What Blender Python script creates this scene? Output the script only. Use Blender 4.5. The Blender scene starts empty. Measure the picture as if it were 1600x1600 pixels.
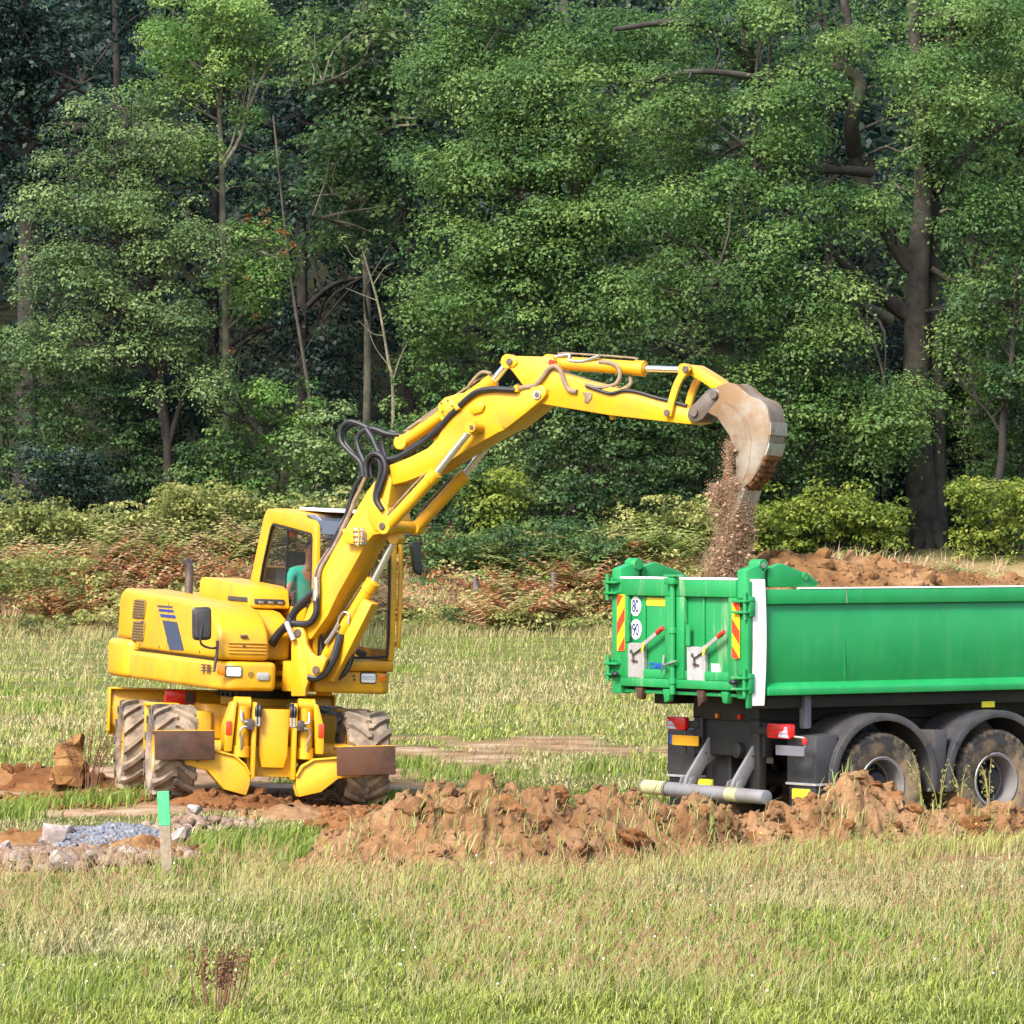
import bpy, bmesh, math, random
import numpy as np
from mathutils import Vector, Matrix

random.seed(11)
RNG = np.random.default_rng(11)
PI = math.pi
SC = bpy.context.scene
COL = SC.collection

# ---------------------------------------------------------------- camera
CAM_H = 3.0                 # eye height above the field
FOC = 7865.0                # focal length in photo pixels (1600 px wide)
HOR = 820.0                 # photo row of the horizon
cd = bpy.data.cameras.new('camera')
cam = bpy.data.objects.new('camera', cd)
COL.objects.link(cam)
cam.location = (0, 0, CAM_H)
cam.rotation_euler = (PI / 2, 0, 0)
cd.sensor_width = 36.0
cd.lens = 36.0 * FOC / 1600.0
cd.shift_y = (HOR - 800.0) / 1600.0
cd.clip_start = 0.5
cd.clip_end = 2000.0
SC.camera = cam

# ---------------------------------------------------------------- sky, sun, exposure
SUN_EL, SUN_AZ = math.radians(44), math.radians(212)     # azimuth clockwise from +Y: behind and left of the camera
w = bpy.data.worlds.new('World')
SC.world = w
w.use_nodes = True
nt = w.node_tree
bg = nt.nodes['Background']
sky = nt.nodes.new('ShaderNodeTexSky')
sky.sky_type = 'NISHITA'
sky.sun_disc = False
sky.sun_elevation = SUN_EL
sky.sun_rotation = SUN_AZ
sky.air_density = 1.0
sky.dust_density = 3.0
sky.ozone_density = 1.0
nt.links.new(sky.outputs[0], bg.inputs[0])
bg.inputs[1].default_value = 0.135
sl = bpy.data.lights.new('sun', 'SUN')
sl.energy = 2.7
sl.angle = math.radians(15)
sl.color = (1.0, 0.94, 0.84)
sun = bpy.data.objects.new('sun', sl)
COL.objects.link(sun)
sd = Vector((math.sin(SUN_AZ) * math.cos(SUN_EL), math.cos(SUN_AZ) * math.cos(SUN_EL), math.sin(SUN_EL)))
sun.rotation_euler = sd.to_track_quat('Z', 'Y').to_euler()
vs = SC.view_settings
vs.view_transform = 'Standard'
vs.look = 'None'
vs.gamma = 1.0
vs.use_curve_mapping = False
vs.exposure = 1.50
SC.cycles.max_bounces = 6
SC.cycles.diffuse_bounces = 3
SC.cycles.glossy_bounces = 3
SC.cycles.transmission_bounces = 6
SC.cycles.transparent_max_bounces = 8
SC.cycles.caustics_reflective = False
SC.cycles.caustics_refractive = False
SC.cycles.use_denoising = True

# ---------------------------------------------------------------- materials
MATS = {}
def new_mat(name):
    m = bpy.data.materials.new(name)
    m.use_nodes = True
    n = m.node_tree
    b = n.nodes['Principled BSDF']
    MATS[name] = m
    return m, n, b

def N(n, kind, **kw):
    x = n.nodes.new(kind)
    for k, v in kw.items():
        setattr(x, k, v)
    return x

def ramp(n, stops, src=None):
    r = n.nodes.new('ShaderNodeValToRGB')
    e = r.color_ramp.elements
    while len(e) < len(stops):
        e.new(0.5)
    for i, (p, c) in enumerate(stops):
        e[i].position = p
        e[i].color = (c[0], c[1], c[2], 1) if not isinstance(c, (int, float)) else (c, c, c, 1)
    if src is not None:
        n.links.new(src, r.inputs[0])
    return r

def coords(n, scale=(1, 1, 1), kind='Object'):
    tc = n.nodes.new('ShaderNodeTexCoord')
    mp = n.nodes.new('ShaderNodeMapping')
    mp.inputs['Scale'].default_value = scale
    n.links.new(tc.outputs[kind], mp.inputs[0])
    return mp.outputs[0]

def noise(n, vec, scale, detail=6, rough=0.6):
    t = n.nodes.new('ShaderNodeTexNoise')
    t.inputs['Scale'].default_value = scale
    t.inputs['Detail'].default_value = detail
    t.inputs['Roughness'].default_value = rough
    n.links.new(vec, t.inputs['Vector'])
    return t.outputs['Fac']

def mix(n, fac, a, b):
    x = n.nodes.new('ShaderNodeMixRGB')
    if isinstance(fac, float):
        x.inputs[0].default_value = fac
    else:
        n.links.new(fac, x.inputs[0])
    for i, v in ((1, a), (2, b)):
        if isinstance(v, tuple):
            x.inputs[i].default_value = (*v, 1)
        else:
            n.links.new(v, x.inputs[i])
    return x.outputs[0]

def bump(n, b, h, strength=0.3, dist=0.02):
    x = n.nodes.new('ShaderNodeBump')
    x.inputs['Strength'].default_value = strength
    x.inputs['Distance'].default_value = dist
    n.links.new(h, x.inputs['Height'])
    n.links.new(x.outputs[0], b.inputs['Normal'])

def paint(name, col, dirt=(0.30, 0.20, 0.11), amount=0.35, rough=0.38, scale=2.2, streak=False, spec=0.5, lo=0.50):
    """Work-worn enamel: patchy fading, dust in noise shapes, fine scratches."""
    m, n, b = new_mat(name)
    v = coords(n)
    v2 = coords(n, (6, 6, 0.7)) if streak else v
    fade = noise(n, v, 1.3, 4, 0.5)
    c0 = mix(n, ramp(n, [(0.35, 0.0), (0.7, 1.0)], fade).outputs[0], tuple(x * 0.9 for x in col), tuple(min(1, x * 1.07 + 0.006) for x in col))
    d = noise(n, v2, scale, 10, 0.72)
    dm = ramp(n, [(lo, 0.0), (lo + 0.06, amount * 0.4), (lo + 0.22, amount)], d).outputs[0]
    c1 = mix(n, dm, c0, dirt)
    sp = noise(n, v, 38, 4, 0.7)
    c2 = mix(n, ramp(n, [(0.66, 0.0), (0.74, amount * 0.8)], sp).outputs[0], c1, tuple(x * 0.6 for x in dirt))
    n.links.new(c2, b.inputs['Base Color'])
    r = ramp(n, [(0.3, rough - 0.06), (0.8, min(1, rough + 0.3))], d)
    n.links.new(r.outputs[0], b.inputs['Roughness'])
    b.inputs['Specular IOR Level'].default_value = spec
    hs = N(n, 'ShaderNodeMath', operation='MULTIPLY_ADD'); hs.inputs[1].default_value = 0.12
    n.links.new(noise(n, v, 9, 3), hs.inputs[0]); n.links.new(noise(n, v, 1.7, 2, 0.4), hs.inputs[2])
    bump(n, b, hs.outputs[0], 0.22, 0.05)
    return m

def plain(name, col, rough=0.6, metal=0.0, var=0.25, scale=8.0, bmp=0.1, dirt=None, damt=0.5, lo=0.42):
    m, n, b = new_mat(name)
    v = coords(n)
    f = noise(n, v, scale, 8, 0.65)
    c = ramp(n, [(0.3, tuple(x * (1 - var) for x in col)), (0.7, tuple(min(1, x * (1 + var)) for x in col))], f).outputs[0]
    if dirt:
        c = mix(n, ramp(n, [(lo, 0.0), (lo + 0.16, damt)], noise(n, v, scale * 0.35, 10, 0.7)).outputs[0], c, dirt)
    n.links.new(c, b.inputs['Base Color'])
    b.inputs['Roughness'].default_value = rough
    b.inputs['Metallic'].default_value = metal
    if bmp:
        bump(n, b, f, bmp, 0.02)
    return m

def glass(name, tint, alpha, rough=0.03):
    m, n, b = new_mat(name)
    b.inputs['Base Color'].default_value = (*tint, 1)
    b.inputs['Roughness'].default_value = rough
    t = N(n, 'ShaderNodeBsdfTransparent')
    t.inputs[0].default_value = (0.86, 0.88, 0.87, 1)
    ms = N(n, 'ShaderNodeMixShader')
    ms.inputs[0].default_value = alpha
    n.links.new(t.outputs[0], ms.inputs[1])
    n.links.new(b.outputs[0], ms.inputs[2])
    n.links.new(ms.outputs[0], n.nodes['Material Output'].inputs[0])
    return m

def leaf_mat(name, dark, mid, light, trans=0.35, rough=0.55, bright=1.0):
    """Leaf colour from a per-leaf value 'tint' plus slow drifts through the crown."""
    m, n, b = new_mat(name)
    a = N(n, 'ShaderNodeAttribute', attribute_name='tint')
    g = N(n, 'ShaderNodeNewGeometry')
    f = noise(n, g.outputs['Position'], 0.45, 3, 0.6)
    s = N(n, 'ShaderNodeMath', operation='MULTIPLY_ADD')
    s.inputs[1].default_value = 0.9
    n.links.new(f, s.inputs[0])
    s2 = N(n, 'ShaderNodeMath', operation='SUBTRACT')
    n.links.new(a.outputs['Fac'], s.inputs[2])
    n.links.new(s.outputs[0], s2.inputs[0])
    s2.inputs[1].default_value = 0.45
    c = ramp(n, [(0.05, dark), (0.5, mid), (0.95, light)], s2.outputs[0])
    n.links.new(c.outputs[0], b.inputs['Base Color'])
    b.inputs['Roughness'].default_value = rough
    b.inputs['Specular IOR Level'].default_value = 0.35
    t = N(n, 'ShaderNodeBsdfTranslucent')
    hs = N(n, 'ShaderNodeHueSaturation')
    hs.inputs['Hue'].default_value = 0.485
    hs.inputs['Value'].default_value = 1.3
    n.links.new(c.outputs[0], hs.inputs['Color'])
    n.links.new(hs.outputs[0], t.inputs[0])
    ms = N(n, 'ShaderNodeMixShader')
    ms.inputs[0].default_value = trans
    n.links.new(b.outputs[0], ms.inputs[1])
    n.links.new(t.outputs[0], ms.inputs[2])
    n.links.new(ms.outputs[0], n.nodes['Material Output'].inputs[0])
    return m

def blade_mat(name, trans=0.3):
    """Grass: colour stored per blade in the colour attribute 'col'."""
    m, n, b = new_mat(name)
    a = N(n, 'ShaderNodeAttribute', attribute_name='col')
    n.links.new(a.outputs['Color'], b.inputs['Base Color'])
    b.inputs['Roughness'].default_value = 0.6
    b.inputs['Specular IOR Level'].default_value = 0.25
    t = N(n, 'ShaderNodeBsdfTranslucent')
    n.links.new(a.outputs['Color'], t.inputs[0])
    ms = N(n, 'ShaderNodeMixShader')
    ms.inputs[0].default_value = trans
    n.links.new(b.outputs[0], ms.inputs[1])
    n.links.new(t.outputs[0], ms.inputs[2])
    n.links.new(ms.outputs[0], n.nodes['Material Output'].inputs[0])
    return m

def soil_mat(name, dark, mid, light, scale=1.6, bmp=0.7):
    m, n, b = new_mat(name)
    g = N(n, 'ShaderNodeNewGeometry')
    p = g.outputs['Position']
    f = noise(n, p, scale, 12, 0.7)
    c = ramp(n, [(0.30, dark), (0.5, mid), (0.72, light)], f).outputs[0]
    f2 = noise(n, p, 14, 8, 0.75)
    c = mix(n, ramp(n, [(0.45, 0.0), (0.7, 0.55)], f2).outputs[0], c, dark)
    damp = noise(n, p, 0.55, 4, 0.6)
    c = mix(n, ramp(n, [(0.50, 0.0), (0.62, 0.55)], damp).outputs[0], c, tuple(a * 0.55 + b_ * 0.45 for a, b_ in zip(dark, mid)))
    n.links.new(c, b.inputs['Base Color'])
    b.inputs['Roughness'].default_value = 0.95
    b.inputs['Specular IOR Level'].default_value = 0.1
    bump(n, b, noise(n, p, 22, 10, 0.75), bmp, 0.03)
    return m

# ---------------------------------------------------------------- object helpers
def tag(o, label=None, cat=None, group=None, kind=None):
    if label: o['label'] = label
    if cat: o['category'] = cat
    if group: o['group'] = group
    if kind: o['kind'] = kind
    return o

def empty(name, loc=(0, 0, 0), rot=None):
    o = bpy.data.objects.new(name, None)
    COL.objects.link(o)
    o.location = loc
    if rot is not None:
        o.rotation_euler = rot
    return o

def obj(name, bm, mat, parent=None, bevel=0.0, seg=2, smooth=35, M=None):
    """Link a bmesh as ONE mesh object."""
    if bevel:
        bmesh.ops.remove_doubles(bm, verts=bm.verts, dist=1e-5)
        bmesh.ops.recalc_face_normals(bm, faces=bm.faces)
        ed = [e for e in bm.edges if len(e.link_faces) == 2 and e.calc_face_angle(0) > 0.5]
        if ed:
            bmesh.ops.bevel(bm, geom=ed, offset=bevel, segments=seg, profile=0.5, affect='EDGES', clamp_overlap=True)
    else:
        bmesh.ops.recalc_face_normals(bm, faces=bm.faces)
    if M is not None:
        bm.transform(M)
    me = bpy.data.meshes.new(name)
    bm.to_mesh(me)
    bm.free()
    return link(name, me, mat, parent, smooth)

def link(name, me, mat, parent=None, smooth=35):
    for m in (mat if isinstance(mat, (list, tuple)) else [mat]):
        me.materials.append(MATS[m] if isinstance(m, str) else m)
    if smooth:
        me.polygons.foreach_set('use_smooth', np.ones(len(me.polygons), dtype=bool))
        try:
            me.set_sharp_from_angle(angle=math.radians(smooth))
        except Exception:
            pass
    o = bpy.data.objects.new(name, me)
    COL.objects.link(o)
    if parent is not None:
        o.parent = parent
    return o

def B():
    return bmesh.new()

def box(bm, x0, x1, y0, y1, z0, z1, M=None):
    r = bmesh.ops.create_cube(bm, size=1.0)
    T = Matrix.Translation(((x0 + x1) / 2, (y0 + y1) / 2, (z0 + z1) / 2)) @ Matrix.Diagonal((abs(x1 - x0), abs(y1 - y0), abs(z1 - z0), 1))
    bmesh.ops.transform(bm, matrix=(M @ T) if M is not None else T, verts=r['verts'])
    return bm

def prism(bm, pts, a, b, plane='xz', M=None):
    """Polygon pts in a plane, pulled from a to b along the third axis."""
    def P(p, t):
        if plane == 'xz': v = Vector((p[0], t, p[1]))
        elif plane == 'yz': v = Vector((t, p[0], p[1]))
        else: v = Vector((p[0], p[1], t))
        return M @ v if M is not None else v
    va = [bm.verts.new(P(p, a)) for p in pts]
    vb = [bm.verts.new(P(p, b)) for p in pts]
    n = len(pts)
    bm.faces.new(va)
    bm.faces.new(vb[::-1])
    for i in range(n):
        bm.faces.new((va[i], vb[i], vb[(i + 1) % n], va[(i + 1) % n]))
    return bm

def frame_of(d):
    d = d.normalized()
    u = d.cross(Vector((0, 0, 1)))
    if u.length < 1e-3:
        u = d.cross(Vector((0, 1, 0)))
    u.normalize()
    return u, d.cross(u).normalized()

def cyl(bm, p0, p1, r0, r1=None, seg=20, caps=True):
    p0, p1 = Vector(p0), Vector(p1)
    r1 = r0 if r1 is None else r1
    u, v = frame_of(p1 - p0)
    A = [bm.verts.new(p0 + (u * math.cos(2 * PI * i / seg) + v * math.sin(2 * PI * i / seg)) * r0) for i in range(seg)]
    C = [bm.verts.new(p1 + (u * math.cos(2 * PI * i / seg) + v * math.sin(2 * PI * i / seg)) * r1) for i in range(seg)]
    for i in range(seg):
        bm.faces.new((A[i], A[(i + 1) % seg], C[(i + 1) % seg], C[i]))
    if caps:
        bm.faces.new(A[::-1])
        bm.faces.new(C)
    return bm

def smooth_path(pts, k=5):
    pts = [Vector(p) for p in pts]
    if len(pts) < 3:
        return pts
    out = []
    q = [pts[0] * 2 - pts[1]] + pts + [pts[-1] * 2 - pts[-2]]
    for i in range(1, len(q) - 2):
        a, b, c, d = q[i - 1], q[i], q[i + 1], q[i + 2]
        for j in range(k):
            t = j / k
            out.append(0.5 * ((2 * b) + (c - a) * t + (2 * a - 5 * b + 4 * c - d) * t * t + (3 * b - a - 3 * c + d) * t ** 3))
    out.append(pts[-1])
    return out

def tube(bm, pts, r, seg=8, k=5, r_end=None):
    pts = smooth_path(pts, k)
    n = len(pts)
    rings = []
    u = None
    for i, p in enumerate(pts):
        d = (pts[min(i + 1, n - 1)] - pts[max(i - 1, 0)])
        if d.length < 1e-7: d = Vector((0, 0, 1))
        d.normalize()
        if u is None:
            u, _ = frame_of(d)
        u = (u - d * u.dot(d))
        if u.length < 1e-5: u, _ = frame_of(d)
        u.normalize()
        v = d.cross(u)
        rr = r if r_end is None else r + (r_end - r) * i / (n - 1)
        rings.append([bm.verts.new(p + (u * math.cos(2 * PI * j / seg) + v * math.sin(2 * PI * j / seg)) * rr) for j in range(seg)])
    for i in range(n - 1):
        for j in range(seg):
            bm.faces.new((rings[i][j], rings[i][(j + 1) % seg], rings[i + 1][(j + 1) % seg], rings[i + 1][j]))
    bm.faces.new(rings[0][::-1])
    bm.faces.new(rings[-1])
    return bm

def lathe(bm, prof, seg=32, M=None, closed=False):
    """Profile (radius, height along local y) turned about the local y axis."""
    rings = []
    for i in range(seg):
        a = 2 * PI * i / seg
        ring = []
        for r, h in prof:
            v = Vector((r * math.cos(a), h, r * math.sin(a)))
            ring.append(bm.verts.new(M @ v if M is not None else v))
        rings.append(ring)
    m = len(prof)
    for i in range(seg):
        A, C = rings[i], rings[(i + 1) % seg]
        for j in range(m if closed else m - 1):
            k = (j + 1) % m
            bm.faces.new((A[j], A[k], C[k], C[j]))
    return bm

def bar(bm, p0, p1, w, h, up=(0, 0, 1)):
    """Rectangular bar from p0 to p1."""
    p0, p1, up = Vector(p0), Vector(p1), Vector(up)
    d = (p1 - p0).normalized()
    s = d.cross(up)
    if s.length < 1e-4: s = d.cross(Vector((1, 0, 0)))
    s.normalize()
    t = s.cross(d)
    va = [bm.verts.new(p0 + s * a * w / 2 + t * b * h / 2) for a, b in ((-1, -1), (1, -1), (1, 1), (-1, 1))]
    vb = [bm.verts.new(p1 + s * a * w / 2 + t * b * h / 2) for a, b in ((-1, -1), (1, -1), (1, 1), (-1, 1))]
    bm.faces.new(va[::-1]); bm.faces.new(vb)
    for i in range(4):
        bm.faces.new((va[i], va[(i + 1) % 4], vb[(i + 1) % 4], vb[i]))
    return bm

def round_poly(pts, r, k=4):
    """Round the corners of a 2-D polygon."""
    out = []
    n = len(pts)
    for i in range(n):
        p0, p, p1 = Vector(pts[i - 1]), Vector(pts[i]), Vector(pts[(i + 1) % n])
        a, b = (p0 - p), (p1 - p)
        rr = min(r, a.length * 0.45, b.length * 0.45)
        A, C = p + a.normalized() * rr, p + b.normalized() * rr
        for j in range(k + 1):
            t = j / k
            q = A * (1 - t) ** 2 + p * 2 * t * (1 - t) + C * t * t
            out.append((q.x, q.y))
    return out

def at(px, py, Y):
    """The point at distance Y that the photo shows at pixel (px, py)."""
    return Vector(((px - 800) / FOC * Y, Y, CAM_H - (py - HOR) / FOC * Y))

def ground_at(px, py):
    Y = CAM_H * FOC / (py - HOR)
    return Vector(((px - 800) / FOC * Y, Y, 0))

class Frame:
    """A machine's own axes; on(px, py, axis, c) reads a photo pixel on one of its planes."""
    def __init__(self, M):
        self.M = M
        self.I = M.inverted()
        self.O = self.I @ Vector((0, 0, CAM_H))
    def on(self, px, py, axis, c):
        D = self.I.to_3x3() @ Vector(((px - 800) / FOC, 1, -(py - HOR) / FOC))
        i = 'xyz'.index(axis)
        t = (c - self.O[i]) / D[i]
        return self.O + D * t
    def xz(self, pts, y):
        return [(q.x, q.z) for q in (self.on(a, b, 'y', y) for a, b in pts)]
    def yz(self, pts, x):
        return [(q.y, q.z) for q in (self.on(a, b, 'x', x) for a, b in pts)]

# ---------------------------------------------------------------- numpy helpers
def _hash(i, j, k):
    h = (i * 374761393 + j * 668265263 + k * 2147483647 + 1013904223) & 0xFFFFFFFF
    h = ((h ^ (h >> 13)) * 1274126177) & 0xFFFFFFFF
    return ((h ^ (h >> 16)) & 0xFFFFFF) / float(0xFFFFFF)

def vnoise(x, y, z=None):
    x = np.asarray(x, float); y = np.asarray(y, float)
    z = np.zeros_like(x) if z is None else np.asarray(z, float)
    xi, yi, zi = (np.floor(v).astype(np.int64) for v in (x, y, z))
    fx, fy, fz = x - xi, y - yi, z - zi
    fx, fy, fz = (v * v * (3 - 2 * v) for v in (fx, fy, fz))
    r = 0
    for a in (0, 1):
        for b in (0, 1):
            for c in (0, 1):
                r = r + _hash(xi + a, yi + b, zi + c) * np.where(a, fx, 1 - fx) * np.where(b, fy, 1 - fy) * np.where(c, fz, 1 - fz)
    return r

def fbm(x, y, z=None, oct=5, gain=0.5):
    s, a, t = 0, 1.0, 0
    for o in range(oct):
        f = 2.03 ** o
        s = s + a * vnoise(x * f + o * 17.3, y * f - o * 9.1, None if z is None else z * f + o * 5.7)
        t += a
        a *= gain
    return s / t

def mesh_np(name, V, F, attrs=(), smooth=False):
    """Mesh from numpy arrays; F is (n, 3) or (n, 4)."""
    me = bpy.data.meshes.new(name)
    V = np.ascontiguousarray(V, dtype=np.float32)
    F = np.ascontiguousarray(F, dtype=np.int32)
    k = F.shape[1]
    me.vertices.add(len(V)); me.vertices.foreach_set('co', V.ravel())
    me.loops.add(F.size); me.loops.foreach_set('vertex_index', F.ravel())
    me.polygons.add(len(F)); me.polygons.foreach_set('loop_start', np.arange(0, F.size, k, dtype=np.int32))
    me.update(calc_edges=True)
    for an, typ, dom, data in attrs:
        at_ = me.attributes.new(an, typ, dom)
        at_.data.foreach_set('color' if typ == 'FLOAT_COLOR' else 'value', np.ascontiguousarray(data, dtype=np.float32).ravel())
    if smooth:
        me.polygons.foreach_set('use_smooth', np.ones(len(F), dtype=bool))
    return me

def grid_faces(nu, nv):
    i = np.arange(nu - 1)[:, None]; j = np.arange(nv - 1)[None, :]
    a = i * nv + j
    return np.stack([a, a + nv, a + nv + 1, a + 1], -1).reshape(-1, 4)

def unit(v):
    return v / (np.linalg.norm(v, axis=-1, keepdims=True) + 1e-9)

def leaves_np(name, P, Nn, size, tint, asp=0.6, rng=RNG):
    n = len(P)
    r = unit(rng.normal(size=(n, 3)))
    t = unit(np.cross(Nn, r)); b = np.cross(Nn, t)
    s = size[:, None]
    V = np.empty((n, 4, 3))
    V[:, 0] = P - t * s * 0.5
    V[:, 2] = P + t * s * 0.5 - Nn * s * 0.12
    V[:, 1] = P + b * s * asp * 0.5 + Nn * s * 0.10
    V[:, 3] = P - b * s * asp * 0.5 + Nn * s * 0.10
    F = np.arange(n * 4).reshape(n, 4)
    return mesh_np(name, V.reshape(-1, 3), F, [('tint', 'FLOAT', 'FACE', tint)])

def clod_meshes(prefix, count, sub, rough, rng, flat=0.75):
    out = []
    for c in range(count):
        bm = bmesh.new()
        bmesh.ops.create_icosphere(bm, subdivisions=sub, radius=1.0)
        co = np.array([v.co[:] for v in bm.verts])
        o = rng.uniform(0, 90, 3)
        d = 1 + rough * (fbm(co[:, 0] * 1.3 + o[0], co[:, 1] * 1.3 + o[1], co[:, 2] * 1.3 + o[2], 3) - 0.5) * 2
        sc = np.array([1, rng.uniform(0.65, 1), flat * rng.uniform(0.7, 1.1)])
        for v, k, q in zip(bm.verts, d, co):
            v.co = Vector(q * k * sc)
        me = bpy.data.meshes.new(prefix)
        bm.to_mesh(me); bm.free()
        out.append(me)
    return out

def scatter_np(name, temps, P, S, rng, tint=None, stretch=None, tilt=PI):
    """Join copies of small template meshes into ONE mesh (stuff)."""
    VV, FF, off, TT = [], [], 0, []
    tv = []
    for me in temps:
        v = np.empty(len(me.vertices) * 3); me.vertices.foreach_get('co', v)
        f = np.empty(len(me.loops), dtype=np.int64); me.loops.foreach_get('vertex_index', f)
        tv.append((v.reshape(-1, 3), f.reshape(-1, 3)))
    idx = rng.integers(0, len(temps), len(P))
    for k, (v, f) in enumerate(tv):
        sel = np.where(idx == k)[0]
        if not len(sel): continue
        a = rng.uniform(0, 2 * PI, len(sel)); b = rng.uniform(-tilt, tilt, len(sel))
        ca, sa, cb, sb = np.cos(a), np.sin(a), np.cos(b), np.sin(b)
        R = np.zeros((len(sel), 3, 3))
        R[:, 0, 0] = ca; R[:, 0, 1] = -sa * cb; R[:, 0, 2] = sa * sb
        R[:, 1, 0] = sa; R[:, 1, 1] = ca * cb; R[:, 1, 2] = -ca * sb
        R[:, 2, 1] = sb; R[:, 2, 2] = cb
        W = np.einsum('nij,vj->nvi', R, v) * S[sel][:, None, None]
        if stretch is not None:
            W = W * np.asarray(stretch)
        W = W + P[sel][:, None, :]
        VV.append(W.reshape(-1, 3))
        FF.append((f[None] + (np.arange(len(sel)) * len(v))[:, None, None]).reshape(-1, 3) + off)
        off += len(sel) * len(v)
    return mesh_np(name, np.concatenate(VV), np.concatenate(FF))

def angular_meshes(prefix, count, rng):
    """Broken stones: a ball cut flat by random planes."""
    out = []
    for c in range(count):
        bm = bmesh.new(); bmesh.ops.create_icosphere(bm, subdivisions=2, radius=1.0)
        pl = [(unit(rng.normal(size=3)), rng.uniform(0.45, 0.8)) for _ in range(9)]
        for v in bm.verts:
            q = np.array(v.co[:])
            for nn, d in pl:
                e = q @ nn - d
                if e > 0: q = q - nn * e
            v.co = Vector(q * np.array([1.15, 1.0, 0.85]))
        bmesh.ops.dissolve_limit(bm, angle_limit=0.2, verts=bm.verts, edges=bm.edges); bmesh.ops.triangulate(bm, faces=bm.faces)
        me = bpy.data.meshes.new(prefix); bm.to_mesh(me); bm.free(); out.append(me)
    return out

def dust_mesh():
    me = bpy.data.meshes.new('dust'); me.from_pydata([(1, 0, -0.5), (-0.6, 0.8, -0.5), (-0.6, -0.8, -0.5), (0, 0, 0.9)], [], [(0, 2, 1), (0, 1, 3), (1, 2, 3), (2, 0, 3)]); return me
# ================================================================ ground
def smoothstep(a, b, x):
    t = np.clip((x - a) / (b - a), 0, 1); return t * t * (3 - 2 * t)

def gauss(x, y, cx, cy, sx, sy):
    return np.exp(-((x - cx) / sx) ** 2 - ((y - cy) / sy) ** 2)

def terrain(x, y):
    """Height of the bare ground: a flat field, a bank at its far edge, then a wooded hillside."""
    x = np.asarray(x, float); y = np.asarray(y, float)
    h = 0.10 * (fbm(x * 0.25 + 3, y * 0.25, oct=3) - 0.5) * smoothstep(58, 66, y)
    h = h + 0.05 * (fbm(x * 0.5, y * 0.5 + 7, oct=3) - 0.5) * (1 - smoothstep(40, 44, y))
    # slight rise under the excavator's right-hand wheels, slight dip where the truck stands
    h = h + 0.10 * gauss(x, y, -3.7, 53.8, 0.8, 1.2) + 0.06 * gauss(x, y, -4.1, 56.3, 0.8, 1.0) - 0.02 * gauss(x, y, -1.7, 53.9, 0.6, 0.9)
    h = h - 0.145 * smoothstep(0.2, 1.4, x) * smoothstep(46.6, 47.8, y) * (1 - smoothstep(58, 62, y))
    b = smoothstep(136, 147, y + 2.0 * (fbm(x * 0.12, y * 0.05, oct=2) - 0.5))
    h = h + 2.25 * b + 0.35 * b * (fbm(x * 0.35, y * 0.35 + 31, oct=4) - 0.5)
    h = h + np.clip(y - 152, 0, None) * 0.27
    return h

def soil_mask(x, y):
    """1 where the turf has been stripped or driven bare."""
    n = fbm(x * 0.9 + 11, y * 0.9 - 4, oct=4) - 0.5
    m = 0
    m = np.maximum(m, smoothstep(0.0, 0.5, 1 - ((x + 3.2) / 4.6) ** 2 - ((y - 55.0) / 3.9) ** 2 + n * 1.5))      # under the excavator
    m = np.maximum(m, smoothstep(0.0, 0.5, 0.75 - ((x + 0.2) / 3.6) ** 2 - ((y - 65.0) / 5.5) ** 2 + 5.0 * (fbm(x * 1.3 + 3, y * 0.45, oct=4) - 0.5)) * 0.9)  # pale strip behind it
    m = np.maximum(m, smoothstep(0.0, 0.5, 1 - ((x + 3.9) / 3.6) ** 2 - ((y - 61.0) / 2.4) ** 2 + n * 1.6))
    m = np.maximum(m, smoothstep(0.0, 0.6, 1 - ((x + 4.2) / 1.75) ** 2 - ((y - 45.8) / 3.3) ** 2 + n * 1.2))      # rubble strip
    m = np.maximum(m, smoothstep(0.0, 0.6, 1 - ((x - 1.8) / 4.6) ** 2 - ((y - 46.0) / 1.5) ** 2 + n * 0.8))      # spoil bank
    m = np.maximum(m, smoothstep(0.0, 0.6, 1 - ((x - 4.5) / 4.5) ** 2 - ((y - 52.5) / 3.2) ** 2 + n * 1.2))      # under the truck
    return m

xs = np.concatenate([np.linspace(-140, -14, 22)[:-1], np.linspace(-14, 14, 150), np.linspace(14, 140, 22)[1:]])
ys = np.concatenate([np.linspace(-20, 28, 14)[:-1], np.linspace(28, 66, 150)[:-1], np.linspace(66, 130, 44)[:-1], np.linspace(130, 160, 50)[:-1], np.linspace(160, 420, 50)])
GX, GY = np.meshgrid(xs, ys, indexing='ij')
GZ = terrain(GX, GY)
msk = soil_mask(GX, GY)
GZ = GZ + msk * 0.05 * (fbm(GX * 3.1, GY * 3.1, oct=4) - 0.5)
V = np.stack([GX, GY, GZ], -1).reshape(-1, 3)
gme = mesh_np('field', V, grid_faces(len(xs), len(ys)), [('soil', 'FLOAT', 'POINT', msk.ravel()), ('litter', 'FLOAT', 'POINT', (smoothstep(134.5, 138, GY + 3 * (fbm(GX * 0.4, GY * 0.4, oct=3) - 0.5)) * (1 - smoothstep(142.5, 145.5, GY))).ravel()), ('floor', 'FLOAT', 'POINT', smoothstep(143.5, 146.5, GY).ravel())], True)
m, n, b = new_mat('field_ground')
g = N(n, 'ShaderNodeNewGeometry'); P_ = g.outputs['Position']
turf = ramp(n, [(0.30, (0.055, 0.070, 0.020)), (0.55, (0.120, 0.125, 0.040)), (0.75, (0.22, 0.18, 0.085))], noise(n, P_, 0.8, 8, 0.65)).outputs[0]
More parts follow.
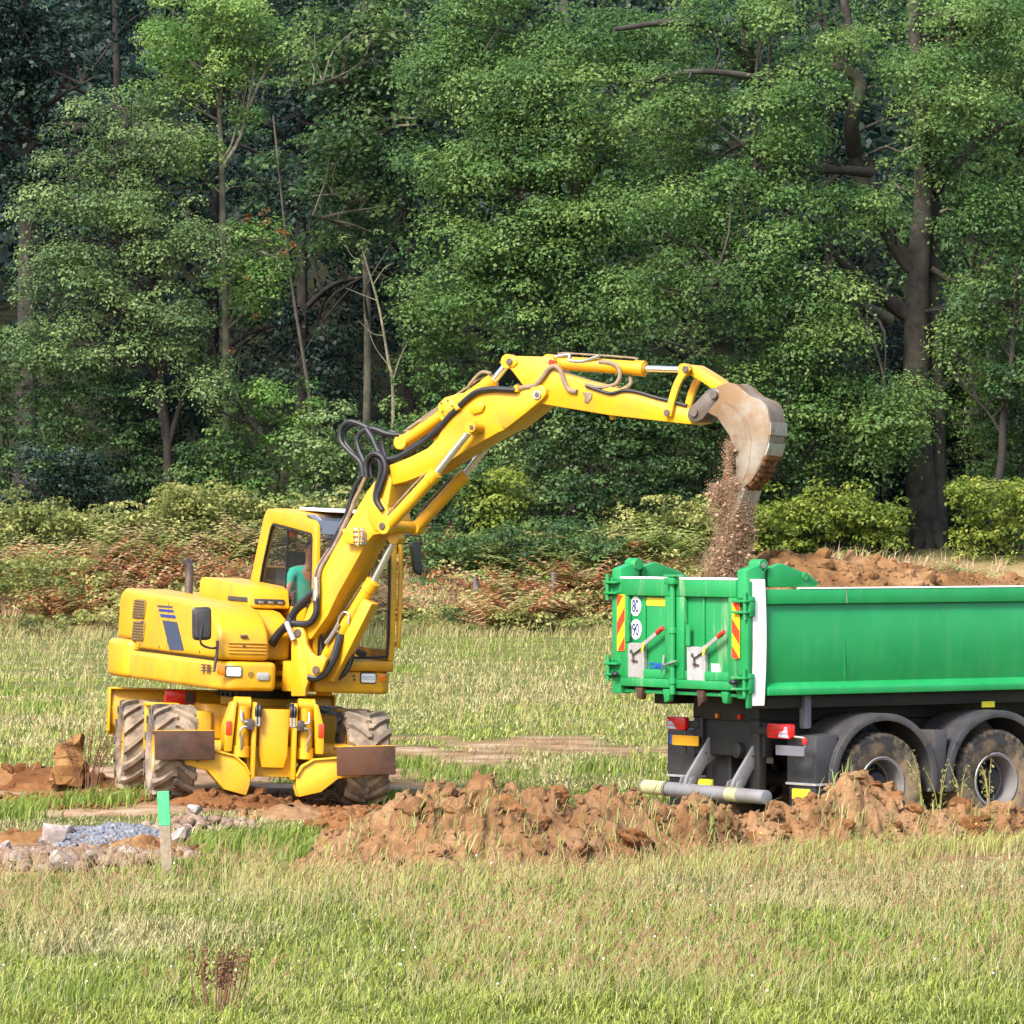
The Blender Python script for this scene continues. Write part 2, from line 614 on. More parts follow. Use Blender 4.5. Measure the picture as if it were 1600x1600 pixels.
dirt = ramp(n, [(0.32, (0.085, 0.042, 0.020)), (0.50, (0.25, 0.150, 0.082)), (0.66, (0.42, 0.315, 0.22))], noise(n, P_, 1.1, 10, 0.68)).outputs[0]
a_ = N(n, 'ShaderNodeAttribute', attribute_name='soil')
al = N(n, 'ShaderNodeAttribute', attribute_name='litter')
litter = ramp(n, [(0.30, (0.16, 0.095, 0.05)), (0.55, (0.34, 0.225, 0.13)), (0.75, (0.30, 0.27, 0.11))], noise(n, P_, 0.7, 8, 0.7)).outputs[0]
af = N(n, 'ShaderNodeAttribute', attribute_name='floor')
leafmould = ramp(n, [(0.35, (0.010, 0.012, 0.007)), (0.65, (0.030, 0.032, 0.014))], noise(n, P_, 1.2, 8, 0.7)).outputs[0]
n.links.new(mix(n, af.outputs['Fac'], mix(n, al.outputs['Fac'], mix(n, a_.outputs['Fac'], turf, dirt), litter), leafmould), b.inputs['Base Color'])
b.inputs['Roughness'].default_value = 0.95
b.inputs['Specular IOR Level'].default_value = 0.1
bump(n, b, noise(n, P_, 9, 10, 0.75), 0.8, 0.05)
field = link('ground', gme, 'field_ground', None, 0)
tag(field, 'grass field with bare patches rising to a bank and wooded hillside', None, None, 'structure')

# ================================================================ soil and stones
soil_mat('spoil', (0.064, 0.029, 0.013), (0.235, 0.128, 0.062), (0.370, 0.245, 0.145), 1.1)
soil_mat('spoil_red', (0.060, 0.024, 0.010), (0.188, 0.084, 0.034), (0.288, 0.152, 0.068), 1.3)
soil_mat('spoil_ochre', (0.088, 0.040, 0.014), (0.248, 0.132, 0.053), (0.360, 0.224, 0.108), 1.6)
soil_mat('spoil_load', (0.072, 0.034, 0.014), (0.224, 0.120, 0.053), (0.336, 0.212, 0.116), 1.8)
soil_mat('pale_stone', (0.176, 0.140, 0.128), (0.320, 0.276, 0.260), (0.432, 0.392, 0.376), 3.0, 0.4)
soil_mat('grey_gravel', (0.068, 0.072, 0.092), (0.160, 0.168, 0.200), (0.320, 0.328, 0.352), 9.0, 0.4)
soil_mat('rubble_mix', (0.104, 0.060, 0.036), (0.232, 0.164, 0.124), (0.384, 0.328, 0.296), 3.2, 0.5)
crng = np.random.default_rng(5)
CLOD_BIG = clod_meshes('clod', 7, 3, 0.75, crng)
CLOD_MID = clod_meshes('clod', 6, 2, 0.62, crng)
CLOD_TINY = clod_meshes('crumb', 5, 1, 0.35, crng)
ANGULAR = angular_meshes('broken_stone', 8, crng)
DUST = dust_mesh()

# --- long spoil bank in front of the truck
NU, NV = 520, 130
u = np.linspace(0, 1, NU)[:, None]; v = np.linspace(-1, 1, NV)[None, :]
bx0, bx1 = -2.05, 6.6
bx = bx0 + (bx1 - bx0) * u + 0 * v
by_mid = 43.75 + 3.3 * smoothstep(0.05, 0.8, u) + 0.12 * np.sin(u * 17)
wid = 1.65 - 0.87 * smoothstep(0.25, 0.8, u)
by = by_mid + v * wid
crest_px = np.array([470, 500, 560, 620, 680, 730, 770, 790, 830, 880, 930, 980, 1040, 1100, 1150, 1200, 1250, 1290, 1310, 1340, 1375, 1400, 1440, 1480, 1520, 1560, 1600, 1700, 1900])
crest_py = 8 + np.array([1340, 1306, 1266, 1246, 1232, 1226, 1216, 1228, 1246, 1250, 1240, 1238, 1248, 1246, 1260, 1268, 1256, 1234, 1216, 1212, 1230, 1252, 1264, 1262, 1258, 1244, 1248, 1258, 1300])
pxs = 800 + bx / by_mid * FOC
crest = CAM_H - (np.interp(pxs, crest_px, crest_py) - HOR) / FOC * by_mid
prof = np.clip(1 - np.abs(v) ** 1.7, 0, None) ** 0.9
ends = smoothstep(0, 0.04, u) * smoothstep(0, 0.03, 1 - u)
rid = 1 - np.abs(2 * fbm(bx * 1.5, by * 1.5 + 2, oct=4) - 1)
rough = 0.26 * (rid - 0.62) + 0.30 * (fbm(bx * 4, by * 4, oct=5, gain=0.68) - 0.5) + 0.16 * (1 - np.abs(2 * fbm(bx * 6 + 5, by * 6, oct=3) - 1) - 0.7) - 0.26 * smoothstep(0.56, 0.68, fbm(bx * 2.9 + 40, by * 2.9, oct=3)) + 0.14 * smoothstep(0.56, 0.62, fbm(bx * 4.3 + 80, by * 4.3, oct=3))
bz = terrain(bx, by) - 0.12 + ends * np.clip(crest - 0.02, 0.1, None) * prof + rough * (0.25 + 0.75 * prof) * ends * (0.5 + 0.5 * np.clip(crest, 0, 1)) + 0.04 * ends
V = np.stack([bx + 0.10 * (fbm(bx * 3, by * 3 + 50, oct=3) - 0.5), by, bz], -1).reshape(-1, 3)
bank_me = mesh_np('spoil_bank', V, grid_faces(NU, NV), smooth=True)
bank = link('soil_bank', bank_me, 'spoil', None, 0)
tag(bank, 'long low bank of dug brown soil in front of the green truck', 'soil bank')
def bank_h(x, y):
    i = np.clip(((x - bx0) / (bx1 - bx0) * (NU - 1)).astype(int), 0, NU - 1)
    ym = by_mid[i, 0]; wd = wid[i, 0] if wid.shape[0] > 1 else wid[0, 0]
    j = np.clip((((y - ym) / wd + 1) / 2 * (NV - 1)).astype(int), 0, NV - 1)
    return bz[i, j]
for k in range(190):                       # the larger clods one by one
    uu = crng.uniform(0.02, 0.98); x = bx0 + (bx1 - bx0) * uu
    i = int(uu * (NU - 1)); y = by_mid[i, 0] + crng.uniform(-0.95, 0.55) * wid[i, 0]
    z = float(bank_h(np.array([x]), np.array([y]))[0]); s_ = float(crng.uniform(0.035, 0.10) if crng.random() < 0.85 else crng.uniform(0.10, 0.17))
    o = bpy.data.objects.new('clod', CLOD_BIG[k % 7]); COL.objects.link(o); o.parent = bank
    if not o.data.materials: o.data.materials.append(MATS[('spoil', 'spoil_red', 'spoil', 'spoil_load', 'spoil', 'spoil_red', 'spoil')[k % 7]])
    o.location = (x, y, z + s_ * 0.15); o.scale = (s_ * 1.2, s_, s_); o.rotation_euler = tuple(crng.uniform(-0.8, 0.8, 2)) + (float(crng.uniform(0, 6)),)
uu = crng.uniform(0.01, 0.99, 5000); x = bx0 + (bx1 - bx0) * uu; i = (uu * (NU - 1)).astype(int)
y = by_mid[i, 0] + crng.uniform(-1.15, 0.7, 5000) * wid[i, 0]
P = np.stack([x, y, np.maximum(bank_h(x, y), terrain(x, y))], 1)
cr = link('crumbs', scatter_np('crumbs', CLOD_TINY, P, crng.uniform(0.008, 0.04, 5000) ** 1.0, crng), 'spoil', bank, 0); tag(cr, kind='stuff')

def soil_heap(name, cx, cy, rx, ry, h, mat, seed, label, cat='soil heap', res=70, clods=10, zbase=None, rough_k=1.0):
    r = np.random.default_rng(seed)
    a = np.linspace(-1, 1, res); A, C_ = np.meshgrid(a, a, indexing='ij')
    x = cx + A * rx; y = cy + C_ * ry
    d = np.sqrt(A ** 2 + C_ ** 2) + 0.35 * (fbm(A * 2 + seed, C_ * 2, oct=3) - 0.5)
    hh = np.clip(1 - d ** 1.6, 0, None)
    base = terrain(x, y) if zbase is None else zbase
    z = base - 0.05 + h * hh + rough_k * (0.18 * (1 - np.abs(2 * fbm(x * 4, y * 4 + seed, oct=4) - 1) - 0.6) + 0.08 * (fbm(x * 14, y * 14, oct=3) - 0.5)) * np.clip(hh * 2.5, 0, 1) * min(1, h * 2.2)
    o = link(name, mesh_np(name, np.stack([x, y, z], -1).reshape(-1, 3), grid_faces(res, res), smooth=True), mat, None, 0)
    tag(o, label, cat)
    for k in range(clods):
        t = r.uniform(0, 2 * PI); q = r.uniform(0, 0.85) ** 0.6
        i, j = int((q * math.cos(t) + 1) / 2 * (res - 1)), int((q * math.sin(t) + 1) / 2 * (res - 1))
        c = bpy.data.objects.new('clod', CLOD_MID[k % 6]); COL.objects.link(c); c.parent = o
        if not c.data.materials: c.data.materials.append(MATS[mat])
        s_ = float(r.uniform(0.03, 0.09)); c.location = (x[i, j], y[i, j], z[i, j]); c.scale = (s_ * 1.2, s_, s_); c.rotation_euler = tuple(r.uniform(-1, 1, 3))
    return o
# soil about the excavator's wheels and to the left of it
def gp(px, py): q = ground_at(px, py); return q.x, q.y
soil_heap('soil_heap', *gp(80, 1232), 1.15, 0.8, 0.26, 'spoil_red', 3, 'low reddish soil ridge at the foot of the upright clod left of excavator')
soil_heap('soil_heap', *gp(8, 1232), 0.5, 0.5, 0.28, 'spoil_ochre', 4, 'small ochre soil heap at the left edge behind the grass tuft')
soil_heap('soil_heap', *gp(360, 1262), 0.8, 0.6, 0.20, 'spoil_red', 6, 'dark reddish soil heap behind the green stake, near the left front wheel', clods=14)
soil_heap('soil_heap', *gp(455, 1276), 0.6, 0.7, 0.16, 'spoil', 7, 'pale flat soil heap below the excavator centre plate')
soil_heap('soil_heap', *gp(545, 1300), 0.5, 0.6, 0.25, 'spoil_red', 8, 'reddish soil heap joining the left end of the soil bank', clods=16)
soil_heap('soil_heap', *gp(225, 1335), 0.55, 0.6, 0.20, 'spoil_ochre', 9, 'ochre soil heap beside the green topped stake', clods=14)
soil_heap('soil_heap', *gp(40, 1315), 0.7, 0.4, 0.14, 'spoil_ochre', 10, 'flat ochre soil heap behind the pale rubble at the left edge')
# upright slab of clay left of the excavator
bm = B()
Yc = 56.5
outl = [(74, 1226), (82, 1205), (88, 1196), (87, 1176), (92, 1166), (106, 1160), (124, 1148), (128, 1146), (127, 1172), (129, 1190), (133, 1205), (131, 1228)]
prism(bm, [(at(a, c, Yc).x, at(a, c, Yc).z) for a, c in outl], Yc - 0.13, Yc + 0.13)
bmesh.ops.subdivide_edges(bm, edges=bm.edges, cuts=3, use_grid_fill=True)
bmesh.ops.triangulate(bm, faces=[f for f in bm.faces if len(f.verts) > 4])
bmesh.ops.subdivide_edges(bm, edges=[e for e in bm.edges if e.calc_length() > 0.08], cuts=1, use_grid_fill=True)
co = np.array([q.co[:] for q in bm.verts]); dd = fbm(co[:, 0] * 7, co[:, 1] * 7, co[:, 2] * 7, 4) - 0.5
cc = co.mean(0)
for q, d_, c_ in zip(bm.verts, dd, co):
    q.co += (Vector(c_) - Vector(cc)).normalized() * d_ * 0.22 + Vector((0, d_ * 0.45, 0))
slab = obj('clay_slab', bm, 'spoil_ochre', None, 0, smooth=0)
tag(slab, 'upright slab of brown clay standing left of the excavator', 'clay slab')
# stones in the rubble strip
for k, (px, py, r_, lab) in enumerate(((79, 1318, 0.135, 'tall pale stone standing at the left of the grey gravel'), (104, 1310, 0.105, 'pale round stone touching the tall stone by the gravel'),
        (281, 1322, 0.13, 'pale rounded stone just right of the green stake'), (98, 1362, 0.13, 'flat pale stone at the grass edge below the rubble'), (25, 1352, 0.10, 'pale stone near the left photo edge in the rubble'),
        (200, 1345, 0.10, 'pale flat stone left of the stake below the ochre soil'), (140, 1352, 0.09, 'pale stone in the middle of the rubble front'), (305, 1275, 0.09, 'pale stone behind and right of the green stake'),
        (8, 1335, 0.10, 'pale stone cut by the left photo edge'), (55, 1340, 0.07, 'small pale stone between the larger rubble stones'))):
    q = ground_at(px, py + 6)
    o = bpy.data.objects.new('stone', ANGULAR[k % 8].copy()); COL.objects.link(o); o.data.materials.clear(); o.data.materials.append(MATS['pale_stone'])
    tall = 1.35 if k == 0 else 0.9
    o.location = (q.x, q.y, float(terrain(q.x, q.y)) + r_ * 0.75 + 0.03); o.scale = (r_, r_ * 0.9, r_ * tall); o.rotation_euler = (0.2, 0.3 * (-1) ** k, k * 1.3)
    tag(o, lab, 'stone')
def rubble(name, cx, cy, rx, ry, nn, s0, s1, mat, label, h, seed, temps=CLOD_TINY):
    r = np.random.default_rng(seed)
    t = r.uniform(0, 2 * PI, nn); q = np.sqrt(r.uniform(0, 1, nn))
    x = cx + rx * q * np.cos(t); y = cy + ry * q * np.sin(t)
    k_ = fbm(x * 2.2 + seed, y * 1.6, oct=3) + 0.25 * (1 - q) > 0.46; x, y, q = x[k_], y[k_], q[k_]; nn = len(x)
    z = terrain(x, y) + h * np.clip(1 - q ** 1.5, 0, 1) * (0.5 + fbm(x * 3, y * 3, oct=2)) + r.uniform(0, 0.03, nn)
    o = link(name, scatter_np(name, temps, np.stack([x, y, z], 1), r.uniform(s0, s1, nn), r), mat, None, 0)
    tag(o, label, name.replace('_', ' '), None, 'stuff'); return o
rubble('gravel', *gp(175, 1316), 0.66, 1.2, 5000, 0.012, 0.036, 'grey_gravel', 'heap of blue grey gravel behind the pale rubble', 0.12, 29)
rubble('rubble', *gp(110, 1348), 1.5, 1.2, 900, 0.02, 0.095, 'rubble_mix', 'strip of pale broken stones at the left edge', 0.05, 22, ANGULAR)
rubble('rubble', *gp(300, 1292), 0.6, 1.0, 200, 0.015, 0.07, 'rubble_mix', 'scattered pale rubble behind the stake', 0.04, 23, ANGULAR)
rubble('crumbs', -3.3, 54.3, 3.2, 1.8, 1800, 0.01, 0.05, 'spoil_red', 'scattered soil crumbs around the excavator wheels', 0.0, 24)
# green-topped marking stake and a small peg
q = ground_at(262, 1372)
st = empty('marking_stake', (q.x, q.y, float(terrain(q.x, q.y))))
st.rotation_euler = (0, math.radians(-3), 0)
tag(st, 'wooden marking stake with its top painted bright green', 'stake')
plain('raw_wood', (0.24, 0.19, 0.14), 0.85, 0, 0.3, 25, 0.2); plain('green_marker', (0.035, 0.42, 0.14), 0.6, 0, 0.12, 15, 0.05, dirt=(0.12, 0.45, 0.22), damt=0.4)
sk = q.y / FOC
hT = (1372 - 1236) * sk; hG = (1372 - 1290) * sk
bm = B(); box(bm, -0.048, 0.048, -0.025, 0.025, -0.2, hG); obj('stake_wood', bm, 'raw_wood', st, 0.004, 1)
bm = B(); box(bm, -0.05, 0.05, -0.027, 0.027, hG + 0.001, hT); obj('painted_top', bm, 'green_marker', st, 0.004, 1)
q = ground_at(886, 1252)
bm = B(); cyl(bm, (0, 0, -0.15), (0, 0, 0.21), 0.028, 0.024, 10); pg = obj('wooden_peg', bm, 'raw_wood', None, 0.004, 1); pg.location = (q.x, q.y, 0); tag(pg, 'short wooden peg standing behind the soil bank', 'peg')
# ================================================================ trees
leaf_mat('leaf_oak', (0.022, 0.060, 0.020), (0.076, 0.160, 0.042), (0.200, 0.300, 0.085), 0.45)
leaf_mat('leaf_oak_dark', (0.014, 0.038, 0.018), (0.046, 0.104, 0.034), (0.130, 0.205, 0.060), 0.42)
leaf_mat('leaf_ash', (0.038, 0.095, 0.024), (0.112, 0.225, 0.052), (0.250, 0.365, 0.100), 0.45)
leaf_mat('leaf_willow', (0.040, 0.080, 0.032), (0.110, 0.185, 0.065), (0.215, 0.300, 0.110), 0.42)
leaf_mat('leaf_shade', (0.004, 0.012, 0.013), (0.011, 0.029, 0.023), (0.032, 0.064, 0.036), 0.30)  # near-black leaf colour: deep shade of the wood's interior painted in
leaf_mat('leaf_yellow', (0.055, 0.095, 0.014), (0.150, 0.215, 0.032), (0.290, 0.330, 0.065), 0.45)
leaf_mat('leaf_dry', (0.130, 0.050, 0.020), (0.270, 0.115, 0.045), (0.400, 0.220, 0.095))
leaf_mat('leaf_bramble', (0.060, 0.085, 0.024), (0.190, 0.225, 0.062), (0.440, 0.430, 0.160), 0.45)
plain('bark_oak', (0.020, 0.016, 0.014), 0.95, 0, 0.6, 4, 0.9, dirt=(0.058, 0.056, 0.040), damt=0.65)
plain('bark_pale', (0.16, 0.145, 0.10), 0.9, 0, 0.35, 5, 0.4, dirt=(0.05, 0.05, 0.035), damt=0.7)
plain('bark_grey', (0.075, 0.065, 0.05), 0.9, 0, 0.4, 5, 0.4, dirt=(0.06, 0.06, 0.045), damt=0.7)
plain('bark_dark', (0.022, 0.018, 0.016), 0.95, 0, 0.5, 5, 0.6)

def pads_to_leaves(pads, rng, size, density, up=0.75):
    """Leaves spread through flattened clumps; each pad is (centre, radius, height)."""
    PP, NN, TT = [], [], []
    for c, r, h, tone in pads:
        n = max(6, int(density * r * r))
        d = unit(rng.normal(size=(n, 3))); fl = rng.random(n) < 0.72; d[fl, 2] = np.abs(d[fl, 2]); q = rng.uniform(0.3, 1, (n, 1)) ** 0.5
        # clump edges are ragged: twigs stick out by different amounts
        lob = 0.75 + 0.5 * vnoise(d[:, 0] * 2.3 + c[0], d[:, 1] * 2.3 + c[1], d[:, 2] * 2.3 + c[2])
        p = d * q * lob[:, None] * np.array([r, r, h])
        PP.append(p + np.asarray(c))
        NN.append(unit(d * 0.85 + np.array([0, -0.10, up * 0.75]) + rng.normal(size=(n, 3)) * 0.36))
        TT.append(np.clip(tone + 0.09 * rng.normal(size=n), 0, 1))
    P = np.concatenate(PP); Nn = np.concatenate(NN); T = np.concatenate(TT)
    return P, Nn, size * rng.uniform(0.65, 1.3, len(P)), T

def crown_pads(rng, ells, count, r0, r1, flat=0.80):
    """Clump centres towards the outside of a set of ellipsoids (cx, cy, cz, rx, ry, rz)."""
    vol = np.array([e[3] * e[4] * e[5] for e in ells]) ** 0.7; vol = vol / vol.sum()
    out = []
    for e, k in zip(ells, rng.multinomial(count, vol)):
        d = unit(rng.normal(size=(k, 3))); q = rng.uniform(0.12, 1, (k, 1)) ** 0.42
        p = np.array(e[:3]) + d * q * np.array(e[3:])
        for pp in p:
            r = rng.uniform(r0, r1)
            out.append((pp, r, r * rng.uniform(flat * 0.8, flat * 1.25), float(np.clip(0.5 + 0.21 * rng.normal(), 0.02, 0.98))))
    return out

def limb_mesh(bm, pts, r0, r1, seg=8):
    tube(bm, pts, r0, seg, 4, r1)

def wiggle(a, b, rng, k=3, amp=0.10):
    a, b = Vector(a), Vector(b); L = (b - a).length
    out = [a]
    for i in range(1, k):
        out.append(a.lerp(b, i / k) + Vector(rng.normal(size=3) * amp * L * 0.5))
    return out + [b]

def tree(name, label, base, spine, r0, ells, pads, pr, leaf, leaf_size, density, bark='bark_oak', seed=1, limbs=(), r_top=None, twig=0.5, group=None, cat='tree', flat=0.80, root_flare=True, extra=None):
    """spine: list of points (world) of the main trunk; limbs: (list of points, r0, r1)."""
    rng = np.random.default_rng(seed)
    t = empty(name, base)
    off = Matrix.Translation(-Vector(base))
    bm = B()
    sp = smooth_path(spine, 4)
    limb_mesh(bm, spine, r0, r_top or r0 * 0.3, 12)
    if root_flare:
        for k in range(5):
            a = k * 1.26 + seed; d = Vector((math.cos(a), math.sin(a), 0))
            tube(bm, [Vector(base) + d * r0 * 0.5 + Vector((0, 0, r0 * 2.2)), Vector(base) + d * r0 * 0.95 + Vector((0, 0, r0 * 0.6)), Vector(base) + d * r0 * 1.7 + Vector((0, 0, -0.15))], r0 * 0.5, 7, 3, r0 * 0.25)
    for pts, a, b_ in limbs:
        limb_mesh(bm, pts, a, b_, 8)
    anchors = [q for q in sp[len(sp) // 4:]] + [q for pts, _, _ in limbs for q in smooth_path(pts, 3)[2:]]
    pd = crown_pads(rng, ells, pads, *pr, flat=flat)
    A = np.array([q[:] for q in anchors])
    for c, r, h, tone in pd:
        if rng.random() < twig:
            below = A[:, 2] < c[2] + 0.4
            D = np.linalg.norm(A - c, axis=1) + np.where(below, 0, 50)
            i = int(rng.choice(np.argsort(D)[:6]))
            L = D[i] if D[i] < 50 else 3
            if L < 3.6:
                mid = (A[i] + c) / 2 + rng.normal(size=3) * 0.10 * L + np.array([0, 0, 0.06 * L])
                rr = 0.018 + 0.014 * L
                tube(bm, [Vector(A[i]), Vector(mid), Vector(c)], rr, 5, 3, 0.012)
    obj('trunk', bm, bark, t, 0, smooth=60, M=off)
    if extra: pd = pd + extra
    P, Nn, S, T = pads_to_leaves(pd, rng, leaf_size, density)
    P = P - np.array(base)
    link('crown', leaves_np('crown', P, Nn, S, T, 0.62, rng), leaf, t, 0)
    tag(t, label, cat, group)
    return t

def gz(x, y): return float(terrain(x, y))
def W(px, py, Y): return at(px, py, Y)
TG = 'trees along the field edge'

# --- the big oak on the right
Y0 = 149.0
b0 = at(1446, 868, Y0); base = (b0.x, Y0, gz(b0.x, Y0))
p = lambda px, py, dy=0: at(px, py, Y0 + dy)
oak_limbs = [
    ([p(1440, 500), p(1400, 480), p(1340, 430, -1), p(1290, 385, -2)], 0.30, 0.10),
    ([p(1425, 420), p(1390, 370), p(1372, 330), p(1360, 250, 1)], 0.26, 0.10),
    ([p(1335, 240, 1), p(1330, 190), p(1345, 130), p(1318, 100), p(1325, 40), p(1310, -40)], 0.26, 0.10),
    ([p(1372, 340), p(1345, 280, 1), p(1335, 240, 1)], 0.24, 0.24),
    ([p(1318, 105), p(1270, 103), p(1220, 120, -1), p(1160, 128, -2)], 0.14, 0.05),
    ([p(1300, 180), p(1240, 160, -1), p(1180, 122, -2), p(1080, 112, -3), p(1000, 130, -3)], 0.16, 0.06),
    ([p(1180, 120, 1), p(1120, 45, 0), p(1040, 36, -1), p(960, 46, -2)], 0.17, 0.07),
    ([p(1180, 120, 1), p(1165, 60), p(1155, 0), p(1140, -60)], 0.18, 0.08),
    ([p(1460, 300), p(1500, 250), p(1540, 210), p(1600, 180)], 0.20, 0.08),
    ([p(1455, 420), p(1500, 440), p(1560, 390), p(1590, 300)], 0.10, 0.05),
    ([p(1390, 500, -1), p(1330, 470, -2), p(1270, 450, -3), p(1180, 440, -3.5), p(1110, 452, -4)], 0.20, 0.05),
    ([p(1360, 270), p(1300, 265, -1), p(1240, 270, -2), p(1180, 262, -3)], 0.16, 0.06),
]
spine = [Vector(base) + Vector((0, 0, -0.3)), p(1440, 780), p(1432, 640), p(1432, 520), p(1436, 400), p(1445, 290), p(1440, 200), p(1430, 60), p(1425, -80)]
ells = []
for px, py, rx, rz, dy in ((1180, 60, 170, 90, -1), (1380, 60, 170, 100, 1), (1540, 90, 110, 120, 0), (1150, 220, 150, 80, -3), (1020, 170, 110, 70, -3), (1330, 330, 90, 60, -2), (1190, 350, 140, 80, -3.5), (1080, 470, 150, 70, -4), (1230, 500, 110, 70, -3.5),
                         (1530, 320, 100, 110, -1), (1560, 520, 90, 80, -1), (1480, 160, 110, 90, -2), (1320, 600, 110, 70, -3), (1210, 640, 90, 90, -3), (1380, 700, 60, 60, -2.5), (1060, 350, 90, 60, -3), (1250, 180, 90, 60, -2), (1420, 640, 60, 50, -1.6)):
    c = p(px, py, dy); k = Y0 / FOC
    ells.append((c.x, c.y, c.z, rx * k, 1.7, rz * k))
tree('oak_tree', 'large oak with thick forked dark trunk behind the truck', base, spine, 0.50, ells, 330, (0.55, 1.25), 'leaf_oak', 0.124, 310, 'bark_oak', 3, oak_limbs + [([Vector(base) + Vector((0.35, 0.2, -0.3)), p(1462, 700, 0.5), p(1458, 500, 0.6), p(1456, 320, 0.5), p(1470, 180, 0.4), p(1490, 20)], 0.36, 0.15)], 0.14, 0.45, TG)

# --- the broad oak in the middle whose foliage hangs to the ground
Y1 = 152.0
p = lambda px, py, dy=0: at(px, py, Y1 + dy)
bx_ = at(900, 800, Y1).x; base = (bx_, Y1, gz(bx_, Y1))
ells = []
for px, py, rx, rz, dy in ((780, 60, 120, 70, -1), (700, 150, 80, 60, -2), (820, 160, 120, 70, -3), (930, 80, 110, 60, -2), (690, 260, 75, 50, -2.5), (800, 280, 110, 60, -4), (920, 240, 100, 70, -4), (690, 390, 70, 50, -2.5), (800, 400, 110, 60, -4), (930, 360, 110, 60, -4.5), (700, 480, 80, 45, -3), (840, 500, 120, 60, -4), (960, 480, 100, 60, -4.5), (1010, 300, 80, 80, -3.5), (1000, 90, 80, 60, -1)):
    c = p(px, py, dy); k = Y1 / FOC
    ells.append((c.x, c.y, c.z, rx * k, 1.6, rz * k))
lm = [([p(900, 420), p(870, 310, -2), p(838, 300, -3)], 0.16, 0.05), ([p(905, 330), p(920, 230, -2), p(915, 180, -2)], 0.15, 0.05), ([p(900, 480), p(800, 440, -2), p(720, 400, -2.5)], 0.16, 0.04), ([p(900, 380), p(850, 235, -3), p(800, 215, -3.5)], 0.12, 0.03),
      ([p(900, 300), p(780, 160, -1), p(700, 120, -2)], 0.16, 0.04), ([p(900, 300), p(1000, 180, -2), p(1050, 100, -2)], 0.16, 0.05)]
tree('oak_tree', 'broad bright green oak in the middle above the excavator arm', base, [Vector(base) + Vector((0, 0, -0.3)), p(905, 650), p(900, 480), p(905, 300), p(890, 120), p(880, -40)], 0.42, ells, 300, (0.55, 1.20), 'leaf_oak', 0.124, 310, 'bark_oak', 4, lm, 0.10, 0.45, TG)

# --- tall slim pale-barked tree on the left
Y2 = 150.0
p = lambda px, py, dy=0: at(px, py, Y2 + dy)
bx_ = at(352, 780, Y2).x; base = (bx_, Y2, gz(bx_, Y2))
ells = []
for px, py, rx, rz, dy in ((320, 20, 140, 60, 0), (300, 100, 120, 45, -0.5), (400, 70, 70, 60, 0.5), (250, 150, 70, 30, -0.5), (380, 170, 60, 30, 0), (420, 400, 50, 40, -0.3), (380, 450, 60, 50, -0.3), (300, 250, 40, 20, -0.4)):
    c = p(px, py, dy); k = Y2 / FOC; ells.append((c.x, c.y, c.z, rx * k, 1.5, rz * k))
lm = [([p(347, 262), p(375, 215), p(390, 150), p(400, 90)], 0.07, 0.03), ([p(346, 250), p(362, 225), p(378, 160)], 0.05, 0.02), ([p(345, 375), p(320, 355), p(298, 345)], 0.04, 0.015), ([p(343, 300), p(320, 280), p(300, 270)], 0.04, 0.012), ([p(352, 420), p(380, 400), p(420, 390)], 0.04, 0.012)]
tree('slim_tree', 'tall slim tree with pale trunk and light green crown on the left', base, [Vector(base) + Vector((0, 0, -0.2)), p(353, 640), p(352, 480), p(348, 340), p(346, 240), p(342, 170), p(338, 60), p(330, -60)], 0.13, ells, 105, (0.42, 1.0), 'leaf_ash', 0.115, 380, 'bark_pale', 5, lm, 0.04, 0.6, TG, root_flare=False)

# --- feathery grey-green tree beside it
Y3 = 148.5
p = lambda px, py, dy=0: at(px, py, Y3 + dy)
bx_ = at(262, 770, Y3).x; base = (bx_, Y3, gz(bx_, Y3))
ells = []
for px, py, rx, rz, dy in ((190, 190, 90, 45, 0), (140, 260, 90, 50, -0.5), (250, 240, 80, 45, -0.5), (110, 340, 85, 40, -0.5), (220, 330, 100, 45, -1), (70, 440, 80, 50, -0.5), (180, 430, 100, 55, -1.2), (290, 400, 60, 45, -1), (120, 540, 110, 50, -1), (250, 520, 90, 60, -1.4), (300, 610, 80, 50, -1.2)):
    c = p(px, py, dy); k = Y3 / FOC; ells.append((c.x, c.y, c.z, rx * k, 1.3, rz * k))
lm = [([p(262, 700), p(248, 620), p(240, 560)], 0.12, 0.06), ([p(262, 700), p(280, 640), p(300, 590), p(330, 560)], 0.10, 0.04), ([p(245, 600), p(210, 520, -0.5), p(160, 440, -0.5)], 0.08, 0.03), ([p(255, 580), p(240, 450, -0.5), p(200, 330, -0.5), p(190, 200)], 0.10, 0.03), ([p(310, 560, -1), p(345, 600, -1), p(385, 650, -1), p(410, 680, -1)], 0.07, 0.05)]
tree('willow_tree', 'feathery grey green tree left of the slim pale trunk', base, [Vector(base) + Vector((0, 0, -0.2)), p(262, 700), p(252, 600), p(240, 470), p(215, 300), p(195, 170)], 0.15, ells, 210, (0.40, 0.90), 'leaf_willow', 0.112, 350, 'bark_dark', 6, lm, 0.04, 0.55, TG, root_flare=False)

